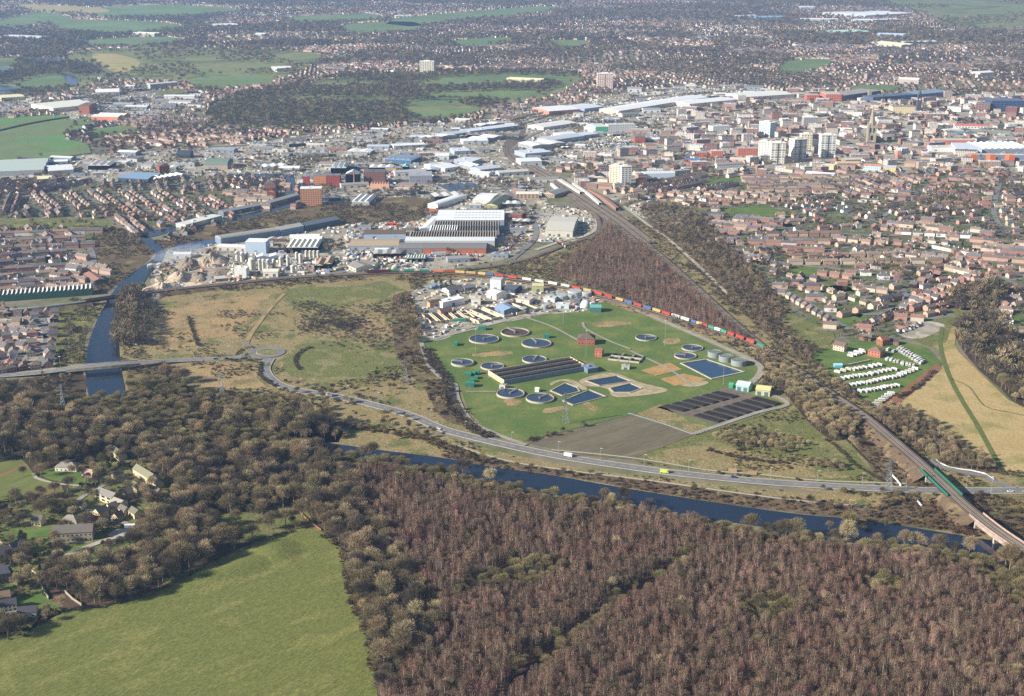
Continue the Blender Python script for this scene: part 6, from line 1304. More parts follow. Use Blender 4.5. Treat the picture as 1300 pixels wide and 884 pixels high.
vehicle(W_b, 350, 1, 'silver car leaving the roundabout behind the black one', -2.5); vehicle(W_b, 925, 4, 'blue car on the road near the lay-by', 2.6); vehicle(W_b, 1288, 0, 'white car on the road at the right edge', -2.6); vehicle(W_b, 1296, 1, 'silver car at the very right of the road', -2.6); vehicle(W_b, 560, 0, 'white car on the bend of the main road', -2.6)
o = empty('ambulance', W_b[idx_near(W_b, 838)]+Vector((0,-2.5,.84)), R(-12), 'bright yellow van on the main road near the river', 'van'); vb.build('body', C3(206,216,96), o); vg.build('windscreen', M_dark, o); vw.build('wheels', M_tyre, o); o.scale = (1.3,)*3
for x, y, l in ((930,599,'brown horse-box parked in the lay-by'), (955,603,'brown trailer parked right of the horse-box')):
    o = empty('trailer', G(x,y,.2), R(-8), l, 'trailer'); vb.build('body', C3(176,140,110), o); vw.build('wheels', M_tyre, o); o.scale = (1.3,)*3
# caravans
cvb, cvw, cvt = MB(), MB(), MB(); cvb.box(-3.2,-1.15,.5,3.2,1.15,2.5,True); i_ = len(cvb.v)
cvb.v += [(-3.2,-1.15,2.5),(3.2,-1.15,2.5),(3.2,1.15,2.5),(-3.2,1.15,2.5),(-2.9,-.95,2.85),(2.6,-.95,2.85),(2.6,.95,2.85),(-2.9,.95,2.85)]
for f in [(0,1,5,4),(1,2,6,5),(2,3,7,6),(3,0,4,7),(4,5,6,7)]: cvb.f.append(tuple(i_+k for k in f)); cvb.mi.append(0)
cvb.box(3.2,-.08,.55,4.3,.08,.7,True)
for x in (-2, .1, 1.9): cvw.box(x-.5,-1.2,1.35,x+.5,-1.15,2.05,True); cvw.box(x-.5,1.15,1.35,x+.5,1.2,2.05,True)
cvw.box(-3.26,-.7,1.35,-3.2,.7,2.1,True); cvt.cyl(0,-1.1,0,.01,.01)
cvt = MB(); cvt.box(-.35,-1.1,0,.35,-.9,.65,True); cvt.box(-.35,.9,0,.35,1.1,.65,True)
CVD = [(cvb.data('body', rmat('caravan_shell', (c(214,214,212), c(206,204,196), c(184,184,180), c(222,220,214), c(196,188,172)), fa=.1)), cvw.data('window', M_dark), cvt.data('wheel', M_tyre))]
def cz(x, y): return 960+x/3.8235, 340+y/3.8235
rows = [((400,549),(482,533),6,'row left of the grey hedge, third line'), ((492,533),(552,523),5,'short row in the middle of the third line'), ((560,519),(670,499),8,'right half of the third line'), ((436,578),(520,568),7,'left half of the fourth line'), ((530,566),(548,563),2,'pair in the middle of the fourth line'), ((562,558),(690,532),10,'right half of the fourth line'),
 ((468,609),(506,607),3,'left end of the fifth line'), ((530,604),(682,577),12,'long fifth line nearest the railway'), ((700,524),(772,497),7,'slanting group right of the third line'), ((394,513),(450,498),4,'left end of the second line'), ((468,501),(530,492),5,'middle of the second line'), ((558,484),(600,478),4,'small group in the second line'),
 ((577,668),(655,617),8,'diagonal row at the lower corner'), ((700,395),(812,462),14,'diagonal row by the brick houses'), ((690,402),(800,470),12,'inner diagonal row by the brick houses'), ((638,450),(706,468),6,'row below the brick house'), ((712,472),(765,482),5,'row continuing to the tan field'), ((460,434),(520,416),6,'cluster before the red brick house'), ((462,424),(512,408),4,'rear cluster before the red brick house'), ((640,402),(668,410),3,'yard beside the red brick house')]
for a, b, n, w_ in rows:
    A, B = G(*cz(*a)), G(*cz(*b)); d = B-A; rz = math.atan2(d.y, d.x)+PI/2+R(12)
    if w_.startswith('diag') or w_.startswith('inner'): rz += R(20)
    n = max(2, int(n*.85))
    for k in range(n):
        t = k/max(1, n-1); p = A.lerp(B, t)+Vector((random.uniform(-.4,.4), random.uniform(-.9,.9), .3))
        s_ = min(1., (d.length/max(1, n-1))/3.1); o = empty('touring_caravan', p, rz+random.uniform(-.06,.06), f'{ORD[k]} white caravan from the left, {w_}', 'caravan', 'white caravans parked in the caravan field')
        for nm, me in zip(('body','window','wheel'), CVD[0]): child(nm, me, o)
        q = Pn(*p); raster([(q[0]-3,q[1]-2),(q[0]+3,q[1]-2),(q[0]+3,q[1]+2),(q[0]-3,q[1]+2)], OCC, True)
wall('site_hedge', 'grey clipped hedge between the second and third caravan lines', [cz(445,478),cz(500,466),cz(552,455)], 1.8, 1.6, M_conc, 'hedge', .3)
F('small pale blue marquee beside the railway at the caravan site', 'tent', 'marquee', cz(380,486), cz(418,486), 6, 2.6, (120,180,210), (150,206,232), 'gable', 1.2)
F('cream-fronted farmhouse on the caravan site lawn', 'house', 'farmhouse', cz(372,400), cz(425,410), 9, 6, (226,196,176), (124,100,88), 'gable', 3, wins_=(4,2)); F('red brick house in the middle of the caravan site', 'house', 'farmhouse', cz(540,428), cz(600,440), 12, 6.5, (182,116,94), (138,108,96), 'hip', 3, wins_=(4,2)); F('orange gable-fronted house behind the caravan site', 'house', 'farmhouse', cz(582,372), cz(612,384), 10, 7, (206,146,112), (132,98,82), 'gabley', 3.4, wins_=(3,2)); F('dark-roofed bungalow right of the orange gabled house', 'house', 'farmhouse', cz(640,376), cz(690,378), 9, 4, (170,140,120), (92,84,84), 'gable', 2.4, wins_=(4,1))
# ------------------------------------------------------------------ hand placed houses
def hrow(K, var, p1, p2, n, words, face=0., jx=0., z=0., scl=1.):
    A, B = G(*p1), G(*p2); d = B-A; rz = math.atan2(d.y, d.x)+face
    for k in range(n):
        t = k/max(1, n-1) if n > 1 else 0; p = A.lerp(B, t); q = Pn(p.x, p.y)
        K.put(p.x, p.y, rz+random.uniform(-.03,.03), scl, var if not isinstance(var, (list,tuple)) else var[k % len(var)], z, f'{ORD[k]} from the left {words}')
        raster([(q[0]-8,q[1]-3),(q[0]+8,q[1]-3),(q[0]+8,q[1]+3),(q[0]-8,q[1]+3)], OCC, True)
hrow(H_semi, 0, (1004,353.5), (1112,392), 9, 'in the upper cream row above the triangle of lawn', scl=.85); hrow(H_semi, 0, (1018,368), (1058,388), 5, 'in the short middle row beside the lawn', scl=.8); hrow(H_deta, 0, (1002,379), (1050,408), 8, 'in the lowest cream row facing the railway', .1, scl=.85)
hrow(H_terr, 1, (1009,336), (1186,334), 9, 'in the long straight brown terrace line'); hrow(H_terr, 1, (1088,326.5), (1130,326), 3, 'in the short terrace behind the straight line'); hrow(H_semi, 2, (1012,328), (1070,327), 4, 'in the red row left behind the straight terrace')
hrow(H_terr, 0, (1096,416), (1128,404), 3, 'in the dark long terrace by the compound'); hrow(H_terr, 0, (1140,401), (1162,394), 2, 'in the right-hand dark long terrace'); hrow(H_semi, 0, (1071,402), (1110,392), 3, 'in the low flats below the lawn', scl=1.1)
hrow(H_deta, [0,2], (1148,394), (1260,357), 13, 'on the near side of the curving street', PI/2); hrow(H_deta, [0,2], (1160,384), (1236,352), 10, 'on the far side of the curving street', PI/2); hrow(H_semi, 3, (1277,410), (1276,409.9), 1, 'in the near hipped pair by the small wood', scl=1.1); hrow(H_semi, 3, (1277,397), (1276,396.9), 1, 'in the middle hipped pair by the small wood', scl=1.1); hrow(H_semi, 3, (1288,382), (1287,381.9), 1, 'in the far hipped pair by the small wood', scl=1.1)
hrow(H_semi, 3, (1190,316), (1238,326), 5, 'in the rendered row right of the red terraces'); hrow(H_semi, [1,3], (1210,300), (1226,300), 2, 'before the upper estate road'); hrow(H_deta, 2, (1212,322), (1232,336), 4, 'in the orange-brown stepped row'); hrow(H_deta, 2, (1246,336), (1266,350), 4, 'in the stepped row beyond the bend'); hrow(H_semi, [0,1], (1206,344), (1240,352), 4, 'in the slanting row above the dark street')
hrow(H_semi, 3, (1150,298), (1225,302), 6, 'in the white-fronted row across the upper estate'); hrow(H_semi, [1,2], (1006,300), (1060,300), 5, 'in the upper red terraces'); hrow(H_terr, 2, (960,310), (1000,312), 3, 'above the wooded slope'); hrow(H_terr, 0, (1010,309), (1046,310), 3, 'in the second line of red terraces'); hrow(H_semi, 1, (1000,318), (1040,320), 4, 'in the third line of red terraces'); hrow(H_semi, 2, (1044,350), (1076,354), 3, 'in the brick group behind the cream row'); hrow(H_semi, 0, (1090,368), (1120,372), 3, 'by the bend of the estate road'); hrow(H_deta, 1, (1160,365), (1190,352), 4, 'around the cul-de-sac')
# modern riverside houses
hrow(H_deta, [1,0], (10,402), (60,400), 5, 'nearest the white railway parapet', .2); hrow(H_deta, [0,1,0], (70,400), (64,460), 7, 'down the riverside lane of the new houses', PI/2); hrow(H_deta, [0,1], (22,412), (24,412), 1, 'cream one by the riverside car court'); hrow(H_deta, [0,1,2], (44,404), (40,452), 5, 'along the middle court of the new houses', PI/2); hrow(H_deta, [1,0,2], (4,420), (22,462), 5, 'down the left side of the new houses', PI/2); hrow(H_deta, [1,2], (30,470), (62,466), 3, 'closest to the main road at the left'); hrow(H_deta, 2, (4,474), (14,472), 2, 'dark red by the left road edge')
# riverside terraces
for k, (y, n, x1, v) in enumerate([(300,6,120,2),(309,5,100,0),(318,6,112,0),(327,4,76,0),(336,3,56,0),(345,4,74,0),(354,3,60,1),(363,4,80,0),(371,3,58,2)]): hrow(H_terr, v, (8+k%2*4,y), (x1,y-4), n, f'in terrace line {["one","two","three","four","five","six","seven","eight","nine"][k]} of the riverside streets')
# village
def vh(label, x1, y1, x2, y2, d, h, wm, rm, rf='gable', rh=2.8, w=(3,2), nm='stone_house', cat='house'): F(label, cat, nm, (x1,y1), (x2,y2), d, h, wm, rm, rf, rh, wins_=w)
ST, STD, SL = (206,188,150), (150,134,108), (112,106,98)
vh('cream bungalow with a pale hipped roof on the round lawn', 70,599,97,600, 10,4,(226,218,194),(150,142,130),'hip',3,(5,1)); vh('pink-roofed annex right of the cream bungalow', 104,605,117,607, 8,3.4,(206,180,160),(196,158,142),'gable',2)
vh('long stone barn with a greenish roof at the top of the village', 169,603,190,616, 8,5.5,ST,(136,132,106),'gable',3,(5,1),'barn','barn'); vh('second stone barn continuing down the courtyard', 191,617,198,622, 7,4.5,ST,(146,138,112),'gable',2.6,(2,1),'barn','barn'); vh('small stone barn behind the courtyard trees', 141,578,151,586, 7,5,ST,(110,106,88),'gable',2.6,(2,1),'barn','barn')
vh('stone house with a large grey slate roof left of the courtyard', 121,634,142,642, 9,6,(222,206,166),(140,134,124)); vh('lower cream wing joined to the slate-roofed house', 139,643,152,648, 8,4.5,(228,212,172),(168,158,140),'gable',2.2)
vh('bright cream gabled house in the middle of the village', 118,658,127,661, 9,5.5,(232,214,170),(128,120,108),'gabley',3.2); vh('small bright cottage beside the cream gabled house', 128,668,133,670, 6,4,(232,216,176),(120,112,102),'gabley',2.4,(2,1)); vh('stone cottage right of the bright cottage', 142,662,150,664, 7,4.5,ST,(118,110,98),'gabley',2.6,(2,1)); vh('cream cottage near the white motorhome', 163,655,171,660, 7,4.5,(228,208,160),(122,114,100),'gable',2.4,(2,1))
vh('stone house with bright gable below the barns', 153,632,160,636, 7,5,(226,210,170),(104,98,92),'gabley',2.8,(2,2)); vh('stone cottage at the right end of the barns', 187,628,199,634, 7,5,(220,200,156),(116,108,96),'gable',2.6,(3,1))
vh('big dark-walled manor with many chimneys', 67,690,118,687, 12,7.5,(170,156,134),(116,108,100),'gable',3.6,(9,2),'manor_house'); vh('pale stone wing behind the dark manor', 78,672,98,674, 10,7,(222,208,176),(150,142,126),'hip',3,(4,2),'manor_house')
vh('long slate-roofed house at the left edge of the village', 0,716,36,703, 10,6,(196,180,146),(96,94,96),'gable',3,(6,2)); vh('dark slate house below the long one at the left edge', -14,742,14,738, 11,6.5,(140,130,118),(84,84,92),'gable',3.4,(5,2)); vh('tall narrow cream house between the dark ones', 10,706,18,708, 8,7,(230,216,180),(110,104,98),'gabley',3,(2,2))
vh('white cottage group at the bottom left corner', 0,780,22,776, 8,5,(226,222,210),(80,80,86),'gable',2.8,(4,2)); vh('cream gabled cottage at the foot of the village', 8,794,22,792, 8,4.6,(230,216,178),(150,138,116),'gable',2.6,(3,1)); vh('dark roofed shed with white gable by the brown garden', 22,786,46,784, 9,4,(214,206,190),(78,76,80),'gable',2.2,(3,1)); vh('long low stone outbuilding on the garden terrace', 46,732,62,724, 6,3,(222,204,160),(186,170,134),'gable',1.5,(2,1))
vh('orange-walled shed on the small left lawn', 22,745,30,744, 6,4,(224,176,120),(168,120,90),'gabley',1.8,(1,1)); vh('far cottage beside the striped field', 96,648,104,649, 7,4.6,ST,SL,'gable',2.4,(2,1)); vh('cottage under trees left of the manor', 40,668,52,669, 8,5,ST,SL,'gable',2.6,(3,1))
vh('stone stable range closing the far side of the courtyard', 148,610,158,606, 6,4,ST,(120,114,96),'gable',2.4,(3,1),'barn','barn'); vh('narrow stone barn between the barns and the slate-roofed house', 166,622,174,627, 6,4.5,ST,(124,116,100),'gable',2.4,(2,1),'barn','barn')
vh('cream cottage with tall gable beside the courtyard lane', 134,650,141,654, 7,5,(228,210,168),(112,106,98),'gabley',3,(2,1)); vh('small cottage with bright end wall above the motorhome', 150,652,158,656, 6,4.4,(232,214,172),(116,108,98),'gable',2.4,(2,1)); vh('brown stone cottage left of the bright gabled house', 104,664,112,666, 7,4.6,STD,(108,102,94),'gable',2.6,(2,1)); vh('tile-roofed cottage above the white cottages', 2,768,14,766, 8,5,(216,200,164),(132,110,92),'gable',2.8,(3,1))
wall('garden_wall', 'sunlit wall enclosing the round lawn and the barns', [(152,640),(166,640),(184,634)], 2.2, .5, M_stone); wall('garden_wall', 'low wall below the manor lawn', [(62,696),(80,692),(118,690)], 1.6, .5, M_stone)
wall('garden_wall', 'long pale stone garden wall behind the barns', [(208,632),(218,638),(230,646)], 2.4, .5, M_stone); wall('garden_wall', 'stone wall running down beside the brown kitchen garden', [(46,732),(56,752),(62,762)], 2.2, .5, M_stone); wall('garden_wall', 'right-hand wall of the brown kitchen garden', [(82,752),(92,762),(104,770)], 2., .5, M_stone); wall('garden_wall', 'sunlit wall at the top of the left lawns', [(0,690),(10,697),(20,702)], 2.2, .5, M_stone)
wall('field_edge_wall', 'low red-brown wall at the upper corner of the pasture', [(378,648),(392,662),(408,674)], 1.2, .6, C3(150,104,82))
wall('field_hedge', 'dark hedge line running across the left crop field', [(-30,173),(0,167),(30,160),(62,154),(90,150)], 3, 5, M_hedge, 'hedge', 1.)
o = empty('motorhome', G(165,671), R(10), 'white motorhome parked at the end of the village drive', 'motorhome'); vb.build('body', C3(240,240,236), o); vg.build('windscreen', M_dark, o); vw.build('wheels', M_tyre, o); o.scale = (1.45,)*3
# ------------------------------------------------------------------ filling the zones
def fill_houses(zid, K_list, rowsp, colsp, cell, bbox=None, keep=1., amax=PI, seed=3, tries=1, regular=.0, zz=0.):
    """houses in parallel rows, the direction changing from one block of streets to the next"""
    zs = zid if isinstance(zid, list) else [zid]
    M = np.isin(MASK, zs)
    if bbox: b = np.zeros_like(M); b[bbox[1]-Y0:bbox[3]-Y0, bbox[0]-X0:bbox[2]-X0] = True; M &= b
    yy, xx = np.nonzero(M)
    if not len(yy): return
    y0p, y1p, x0p, x1p = yy.min()+Y0, yy.max()+Y0, xx.min()+X0, xx.max()+X0
    cs = [G(a, max(b, -60)) for a in (x0p, x1p) for b in (y0p, y1p)]; xa, xb = min(q.x for q in cs), max(q.x for q in cs); ya, yb = min(q.y for q in cs), max(q.y for q in cs)
    r = np.random.default_rng(seed); gx = np.arange(xa-cell, xb+cell, cell); gy = np.arange(ya-cell, yb+cell, cell)
    SX, SY = np.meshgrid(gx, gy); SX = SX+r.uniform(-.45,.45,SX.shape)*cell; SY = SY+r.uniform(-.45,.45,SY.shape)*cell; ANG = r.uniform(-amax/2, amax/2, SX.shape)
    # every block fills its own patch
    from math import ceil
    out = []
    H, Wd = SX.shape
    px, py = Pn(SX, SY)
    for i in range(H):
        for j in range(Wd):
            if SY[i,j] < 200: continue
            if not (-420 < px[i,j] < 1720 and py[i,j] > -90): continue
            a = ANG[i,j]; n1 = int(cell*.95/colsp); n2 = int(cell*.95/rowsp)
            U, V = np.meshgrid(np.arange(-n1, n1+1)*colsp, np.arange(-n2, n2+1)*rowsp); V = V.astype(float); V[:, :] += np.where((np.arange(-n2, n2+1) % 2) == 0, rowsp*.18, -rowsp*.18)[:,None]
            U = U.ravel()+r.uniform(-.6,.6,U.size); V = V.ravel()+r.uniform(-.8,.8,V.size); flip = (np.round((V)/rowsp).astype(int) % 2)
            x = SX[i,j]+U*math.cos(a)-V*math.sin(a); y = SY[i,j]+U*math.sin(a)+V*math.cos(a)
            i0_, i1_, j0_, j1_ = max(0,i-1), min(H,i+2), max(0,j-1), min(Wd,j+2)
            nx_, ny_ = SX[i0_:i1_,j0_:j1_].ravel(), SY[i0_:i1_,j0_:j1_].ravel(); d0 = np.hypot(x-SX[i,j], y-SY[i,j]); dm = np.min(np.hypot(x[:,None]-nx_, y[:,None]-ny_)+np.where((nx_==SX[i,j])&(ny_==SY[i,j]), 1e9, 0), axis=1)
            ok = d0+7 < dm; x, y, flip = x[ok], y[ok], flip[ok]
            if not len(x): continue
            qx, qy = Pn(x, y); ix = np.round(qx-X0).astype(int); iy = np.round(qy-Y0).astype(int); ok = (ix>=0)&(ix<CW)&(iy>=0)&(iy<CHH); x, y, ix, iy, flip = x[ok], y[ok], ix[ok], iy[ok], flip[ok]
            ok = M[iy,ix]&~OCC[iy,ix]&(r.random(len(x)) < keep); x, y, flip = x[ok], y[ok], flip[ok]
            kk = r.integers(0, len(K_list)); vv = r.integers(0, 4)
            for q in range(len(x)): out.append((x[q], y[q], a+(PI if flip[q] else 0), kk if r.random() < .75 else r.integers(0, len(K_list)), vv if r.random() < .6 else r.integers(0,4)))
    for x, y, a, k, v in out:
        K = K_list[k]; K.put(float(x), float(y), a, random.uniform(.92,1.08), int(v) % len(K.protos), zz)
    return out
def patch_near(out, bb, name):
    """paved or planted plots round the nearer houses"""
    mb = MB()
    for x, y, a, k, v in out:
        p = Pn(x, y)
        if not (bb[0] < p[0] < bb[2] and bb[1] < p[1] < bb[3]): continue
        ca, sa = math.cos(a), math.sin(a); z = .36+random.random()*.06; P = [(-8,-13),(8,-13),(8,-5),(-8,-5)]; mb.face([(x+u*ca-w*sa, y+u*sa+w*ca, z) for u, w in P])
    mb.build(name, M_asph)['kind'] = 'structure'
h1 = fill_houses(Z_FARSUB, [H_semi, H_terr, H_deta], 27, 19, 280, bbox=(-250,-60,1550,150), keep=.72, zz=.1)
h2 = fill_houses(Z_FARSUB, [H_semi, H_terr, H_deta], 24, 17, 230, bbox=(-250,150,1550,320), keep=.85, seed=5)
h3 = fill_houses(Z_TERR, [H_terr, H_terr, H_semi], 22, 21, 200, keep=.95, seed=6)
h4 = fill_houses(Z_ESTATE, [H_semi, H_terr, H_semi, H_deta], 26, 19, 130, keep=.8, seed=8, amax=1.6)
h5 = fill_houses(Z_MODERN, [H_deta], 20, 14, 90, keep=.85, seed=9)
h6 = fill_houses(Z_TOWN, [H_terr, H_deta], 30, 24, 150, keep=.5, seed=10)
patch_near(h3+h4+h5, (-60,225,1400,480), 'estate_streets')
print('houses', len(h1), len(h2), len(h3), len(h4), len(h5), len(h6))
# industrial units and town blocks
def unit(w, d, h, rf, n=1):
    W, R_ = MB(), MB()
    if rf == 'flat': W.box(-w/2,-d/2,0,w/2,d/2,h); R_.box(-w/2-.2,-d/2-.2,h+.02,w/2+.2,d/2+.2,h+.5)
    elif rf == 'y':
        for k in range(n): gable(W, R_, -w/2+w*k/n, -d/2, -w/2+w*(k+1)/n, d/2, h, 2.2, .1, 'y')
    else: gable(W, R_, -w/2, -d/2, w/2, d/2, h, 2.4, .3)
    D_ = MB()
    for k in range(max(1, int(w/14))): x = -w/2+(k+.5)*w/max(1, int(w/14)); D_.box(x-2,-d/2-.12,0,x+2,-d/2-.003,4,True)
    Q = MB(); Q.add(W, 0); Q.add(D_, 1); return {'wall': (Q, [W_ind, C3(84,98,120)]), 'roof': (R_, R_ind)}
UN = [unit(30,18,7,'x'), unit(46,26,8,'x'), unit(24,24,6,'flat'), unit(50,30,8,'y',3), unit(60,24,7,'x'), unit(36,16,6,'y',2)]
K_unit = Kind('industrial_unit', 'warehouse', 'small industrial units of the works areas', UN, None, hlabel(['grey gabled','wide gabled','square flat-roofed','triple-gabled','long low','twin-gabled'], 'industrial unit'), maxn=260); K_unit.fard = 1e9; K_unit.masslabel = 'many small pale industrial units far off'
def blk(w, d, h, wing=False, nst=3):
    W, R_, N_ = MB(), MB(), MB(); W.box(-w/2,-d/2,0,w/2,d/2,h); R_.box(-w/2-.2,-d/2-.2,h+.02,w/2+.2,d/2+.2,h+.6); R_.box(-2,-2,h+.61,2,2,h+2.2)
    if wing: W.box(w/2-8,d/2+.01,0,w/2,d/2+14,h-2); R_.box(w/2-8.2,d/2+.21,h-1.98,w/2+.2,d/2+14.2,h-1.5)
    for j in range(nst):
        z = (j+.35)*h/nst
        for i in range(int(w/3.2)): x = -w/2+1.6+i*3.2; N_.box(x-.7,-d/2-.08,z,x+.7,-d/2-.003,z+1.4,True)
        for i in range(int(d/3.2)): y = -d/2+1.6+i*3.2; N_.box(-w/2-.08,y-.7,z,-w/2-.003,y+.7,z+1.4,True)
    Q = MB(); Q.add(W, 0); Q.add(N_, 1); return {'wall': (Q, [W_off, W_window]), 'roof': (R_, R_off)}
BL = [blk(22,13,9,True), blk(30,14,12,False,4), blk(16,16,10), blk(40,15,11,True,4), blk(20,12,15,False,5)]
K_blk = Kind('town_block', 'building', 'brick and concrete blocks of the town centre', BL, None, hlabel(['L-shaped low','long four-storey','square','large L-shaped','tall slab'], 'town block'), maxn=260); K_blk.fard = 1e9; K_blk.masslabel = 'many town buildings far off'
def put_spaced(K, zid, sp, keep, amax=.5, base=0., smin=.8, smax=1.2, bbox=None, vars_=None, block=True):
    xy = sample(zid, sp, .3, keep, bbox)
    for x, y in xy:
        v = random.randrange(len(K.protos)) if vars_ is None else random.choice(vars_); s_ = random.uniform(smin, smax); q = Pn(x, y); ix, iy = int(q[0]-X0), int(q[1]-Y0)
        if OCC[iy, ix]: continue
        K.put(float(x), float(y), base+random.uniform(-amax, amax), s_, v, .12)
        if block:
            a = Pn(x-20, y-13); b = Pn(x+20, y+13); raster([(a[0],b[1]),(b[0],b[1]),(b[0],a[1]),(a[0],a[1])], OCC, True)
put_spaced(K_unit, Z_IND, 56, .5, .35, smin=.55, smax=1.); put_spaced(K_unit, Z_IND, 30, .14, .35, smin=.4, smax=.7, vars_=[0,2,5], block=False)
put_spaced(K_unit, Z_FARSUB, 260, .16, .5, smin=.8, smax=1.6, bbox=(-100,0,1400,150))
put_spaced(K_blk, Z_TOWN, 44, .72, .5, smin=.7, smax=1.05); put_spaced(K_blk, [Z_FARSUB, Z_TERR, Z_ESTATE], 190, .2, .5, smin=.8, smax=1.2, bbox=(600,90,1400,300))
put_spaced(K_unit, Z_TOWN, 80, .3, .5, smin=.6, smax=.9)
# parked vehicles
n0 = 0
for x, y, a, k, v in h3+h4+h5:
    if random.random() < .55:
        K_car.put(x+10*math.sin(a)+random.uniform(-5,5), y-10*math.cos(a), a+random.choice((0, PI, PI/2)), 1., z=.45, var=random.choice((0,0,1,1,2,3,4)))
cars = sample(Z_IND, 11, .45, .34)
for x, y in cars: K_car.put(float(x), float(y), random.choice((0, PI/2))+random.uniform(-.1,.1), 1., z=.12, var=random.choice((0,0,1,1,2,3,4,5)))
def park(p1, p2, n, rows_=1, dy=0., ang=PI/2):
    A, B = G(*p1), G(*p2)
    for r_ in range(rows_):
        for k in range(n):
            if random.random() < .12: continue
            p = A.lerp(B, k/max(1, n-1)); K_car.put(p.x, p.y+r_*dy, ang+random.uniform(-.05,.05), 1., z=.5)
park((640,322),(664,300),16,4,7,.9); park((636,300),(662,286),14,4,9,.9); park((450,326),(510,326),22,3,7); park((450,333),(505,334),18,2,7); park((545,326),(612,326),26,2,6); park((800,250),(840,262),18,5,8,.5); park((720,240),(760,226),16,3,10); park((740,190),(800,184),34,7,10)
park((30,408),(36,430),9,1,0,0); park((50,412),(48,446),12,1,0,0); park((12,366),(50,362),16,2,8); park((70,356),(110,352),18,2,8); park((8,792),(30,782),8,2,6,.4); park((664,286),(680,262),14,3,8); park((720,316),(700,306),8,2,6); park((1088,424),(1116,410),10,1); park((1142,424),(1170,414),12,2,7); park((560,376),(600,372),10,1); park((130,690),(150,684),4,1)
# containers, skips and stacks of the yards
YD = [{'body': (MB().box(-3,-1.2,0,3,1.2,2.6), rmat('skip_paint', (c(216,196,166), c(206,204,196), c(190,132,112), c(236,232,222), c(132,148,168), c(200,188,150), c(180,176,168), c(96,94,90), c(228,224,214), c(150,146,138))))}, {'body': (MB().box(-1.6,-1.2,0,1.6,1.2,1.4), rmat('pallet_paint', (c(214,196,160), c(186,178,166), c(232,230,224), c(150,142,136))))}]
K_yard = Kind('yard_container', 'container', 'containers and stacks standing in the yards', YD, None, hlabel(['steel container','low goods stack'], 'in the yard'), maxn=240); K_yard.fard = 1e9; K_yard.masslabel = 'clutter of containers and stacked goods in far yards'
K_yard.puts(sample(Z_IND, 12, .45, .3), .8, 1.3); K_yard.puts(sample(Z_YARD, 7, .45, .55), .4, 1.2); T_bush.puts(sample(Z_YARD, 12, .45, .4), .6, 1.3); T_bare.puts(sample(Z_YARD, 20, .45, .4), .3, .6); K_yard.puts(sample(Z_IND, 5, .45, .55, bbox=(440,270,540,345)), .7, 1.2); K_yard.puts(sample(Z_IND, 4.5, .45, .6, bbox=(290,326,440,362)), .6, 1.5)
# ------------------------------------------------------------------ planting
def thin(xy, s, seed, lo): return xy[vnoise(xy[:,0], xy[:,1], s, seed) > lo] if len(xy) else xy
xy = sample(Z_BIRCH, 3.5, .48, .95); xy = xy[vnoise(xy[:,0], xy[:,1], 18, 41) > .09]; T_birch.puts(xy, .6, 1.2)
xy = sample(Z_RBIRCH, 4.2, .48, .85); xy = xy[vnoise(xy[:,0], xy[:,1], 22, 61) > .16]; T_birch.puts(xy, .45, 1.); xy = thin(sample(Z_RBIRCH, 8, .48, .7), 50, 62, .5); T_bare.puts(xy, .4, .75)
xy = sample(Z_BIRCH, 9, .48, .4); T_bare.puts(xy, .5, .95); xy = thin(sample(Z_BIRCH, 7, .48, .6), 34, 3, .66); T_willow.puts(xy, .6, .95)
xy = sample(Z_RBIRCH, 16, .48, .4); T_bush.puts(xy, .9, 1.4)
xy = sample(Z_BARE, 7.6, .46, .97); xy = xy[vnoise(xy[:,0], xy[:,1], 26, 9) > .1]; T_bare.puts(xy, .7, 1.6)
xy = thin(sample(Z_BARE, 9, .46, .5), 50, 4, .62); T_willow.puts(xy, .7, 1.1); xy = sample(Z_BARE, 40, .46, .3); T_ever.puts(xy, .8, 1.2)
xy = sample(Z_WILLOW, 6.6, .46, .95); T_willow.puts(xy, .7, 1.15); xy = sample(Z_WILLOW, 14, .46, .5); T_bare.puts(xy, .7, 1.)
xy = sample(Z_PALE, 5.2, .46, .95); T_bare.puts(xy, .6, .85, var=[4,4,1])
xy = sample(Z_MIX, 6.4, .46, .8); T_bare.puts(xy, .5, .85, var=[0,1,2,4]); xy = sample(Z_MIX, 6.5, .46, .3); T_birch.puts(xy, .6, .9); xy = sample(Z_MIX, 7, .46, .5); T_bush.puts(xy, .8, 1.5)
xy = sample(Z_SCRUB, 5.5, .48, .8); xy = thin(xy, 26, 5, .36); T_bush.puts(xy, .6, 1.4); xy = thin(sample(Z_SCRUB, 9, .48, .7), 50, 6, .5); T_bare.puts(xy, .4, .75)
xy = sample(Z_BRACK, 4.2, .48, .75); T_bush.puts(xy, .4, .9, var=[0,1,0]); xy = thin(sample(Z_BRACK, 9, .48, .6), 30, 6, .6); T_bare.puts(xy, .4, .7)
xy = thin(sample(Z_ROUGH, 3.6, .48, .8), 40, 7, .74); T_bush.puts(xy, .25, .8, var=[0,3,0]); xy = sample(Z_ROUGH, 14, .48, .35); T_bush.puts(xy, .2, .6)
xy = thin(sample(Z_ROUGH, 12, .48, .8, bbox=(160,360,560,560)), 60, 8, .7); T_bare.puts(xy, .4, .7)
xy = sample(Z_VILL, 8, .46, .75); xy = xy[vnoise(xy[:,0], xy[:,1], 24, 51) > .26]; T_bare.puts(xy, .55, 1.15); T_bush.puts(thin(sample(Z_VILL, 4, .46, .5), 20, 52, .55), .4, .9); T_ever.puts(sample(Z_VILL, 24, .46, .45), .6, 1.1); T_bush.puts(sample(Z_VILL, 10, .46, .3), .5, .9)
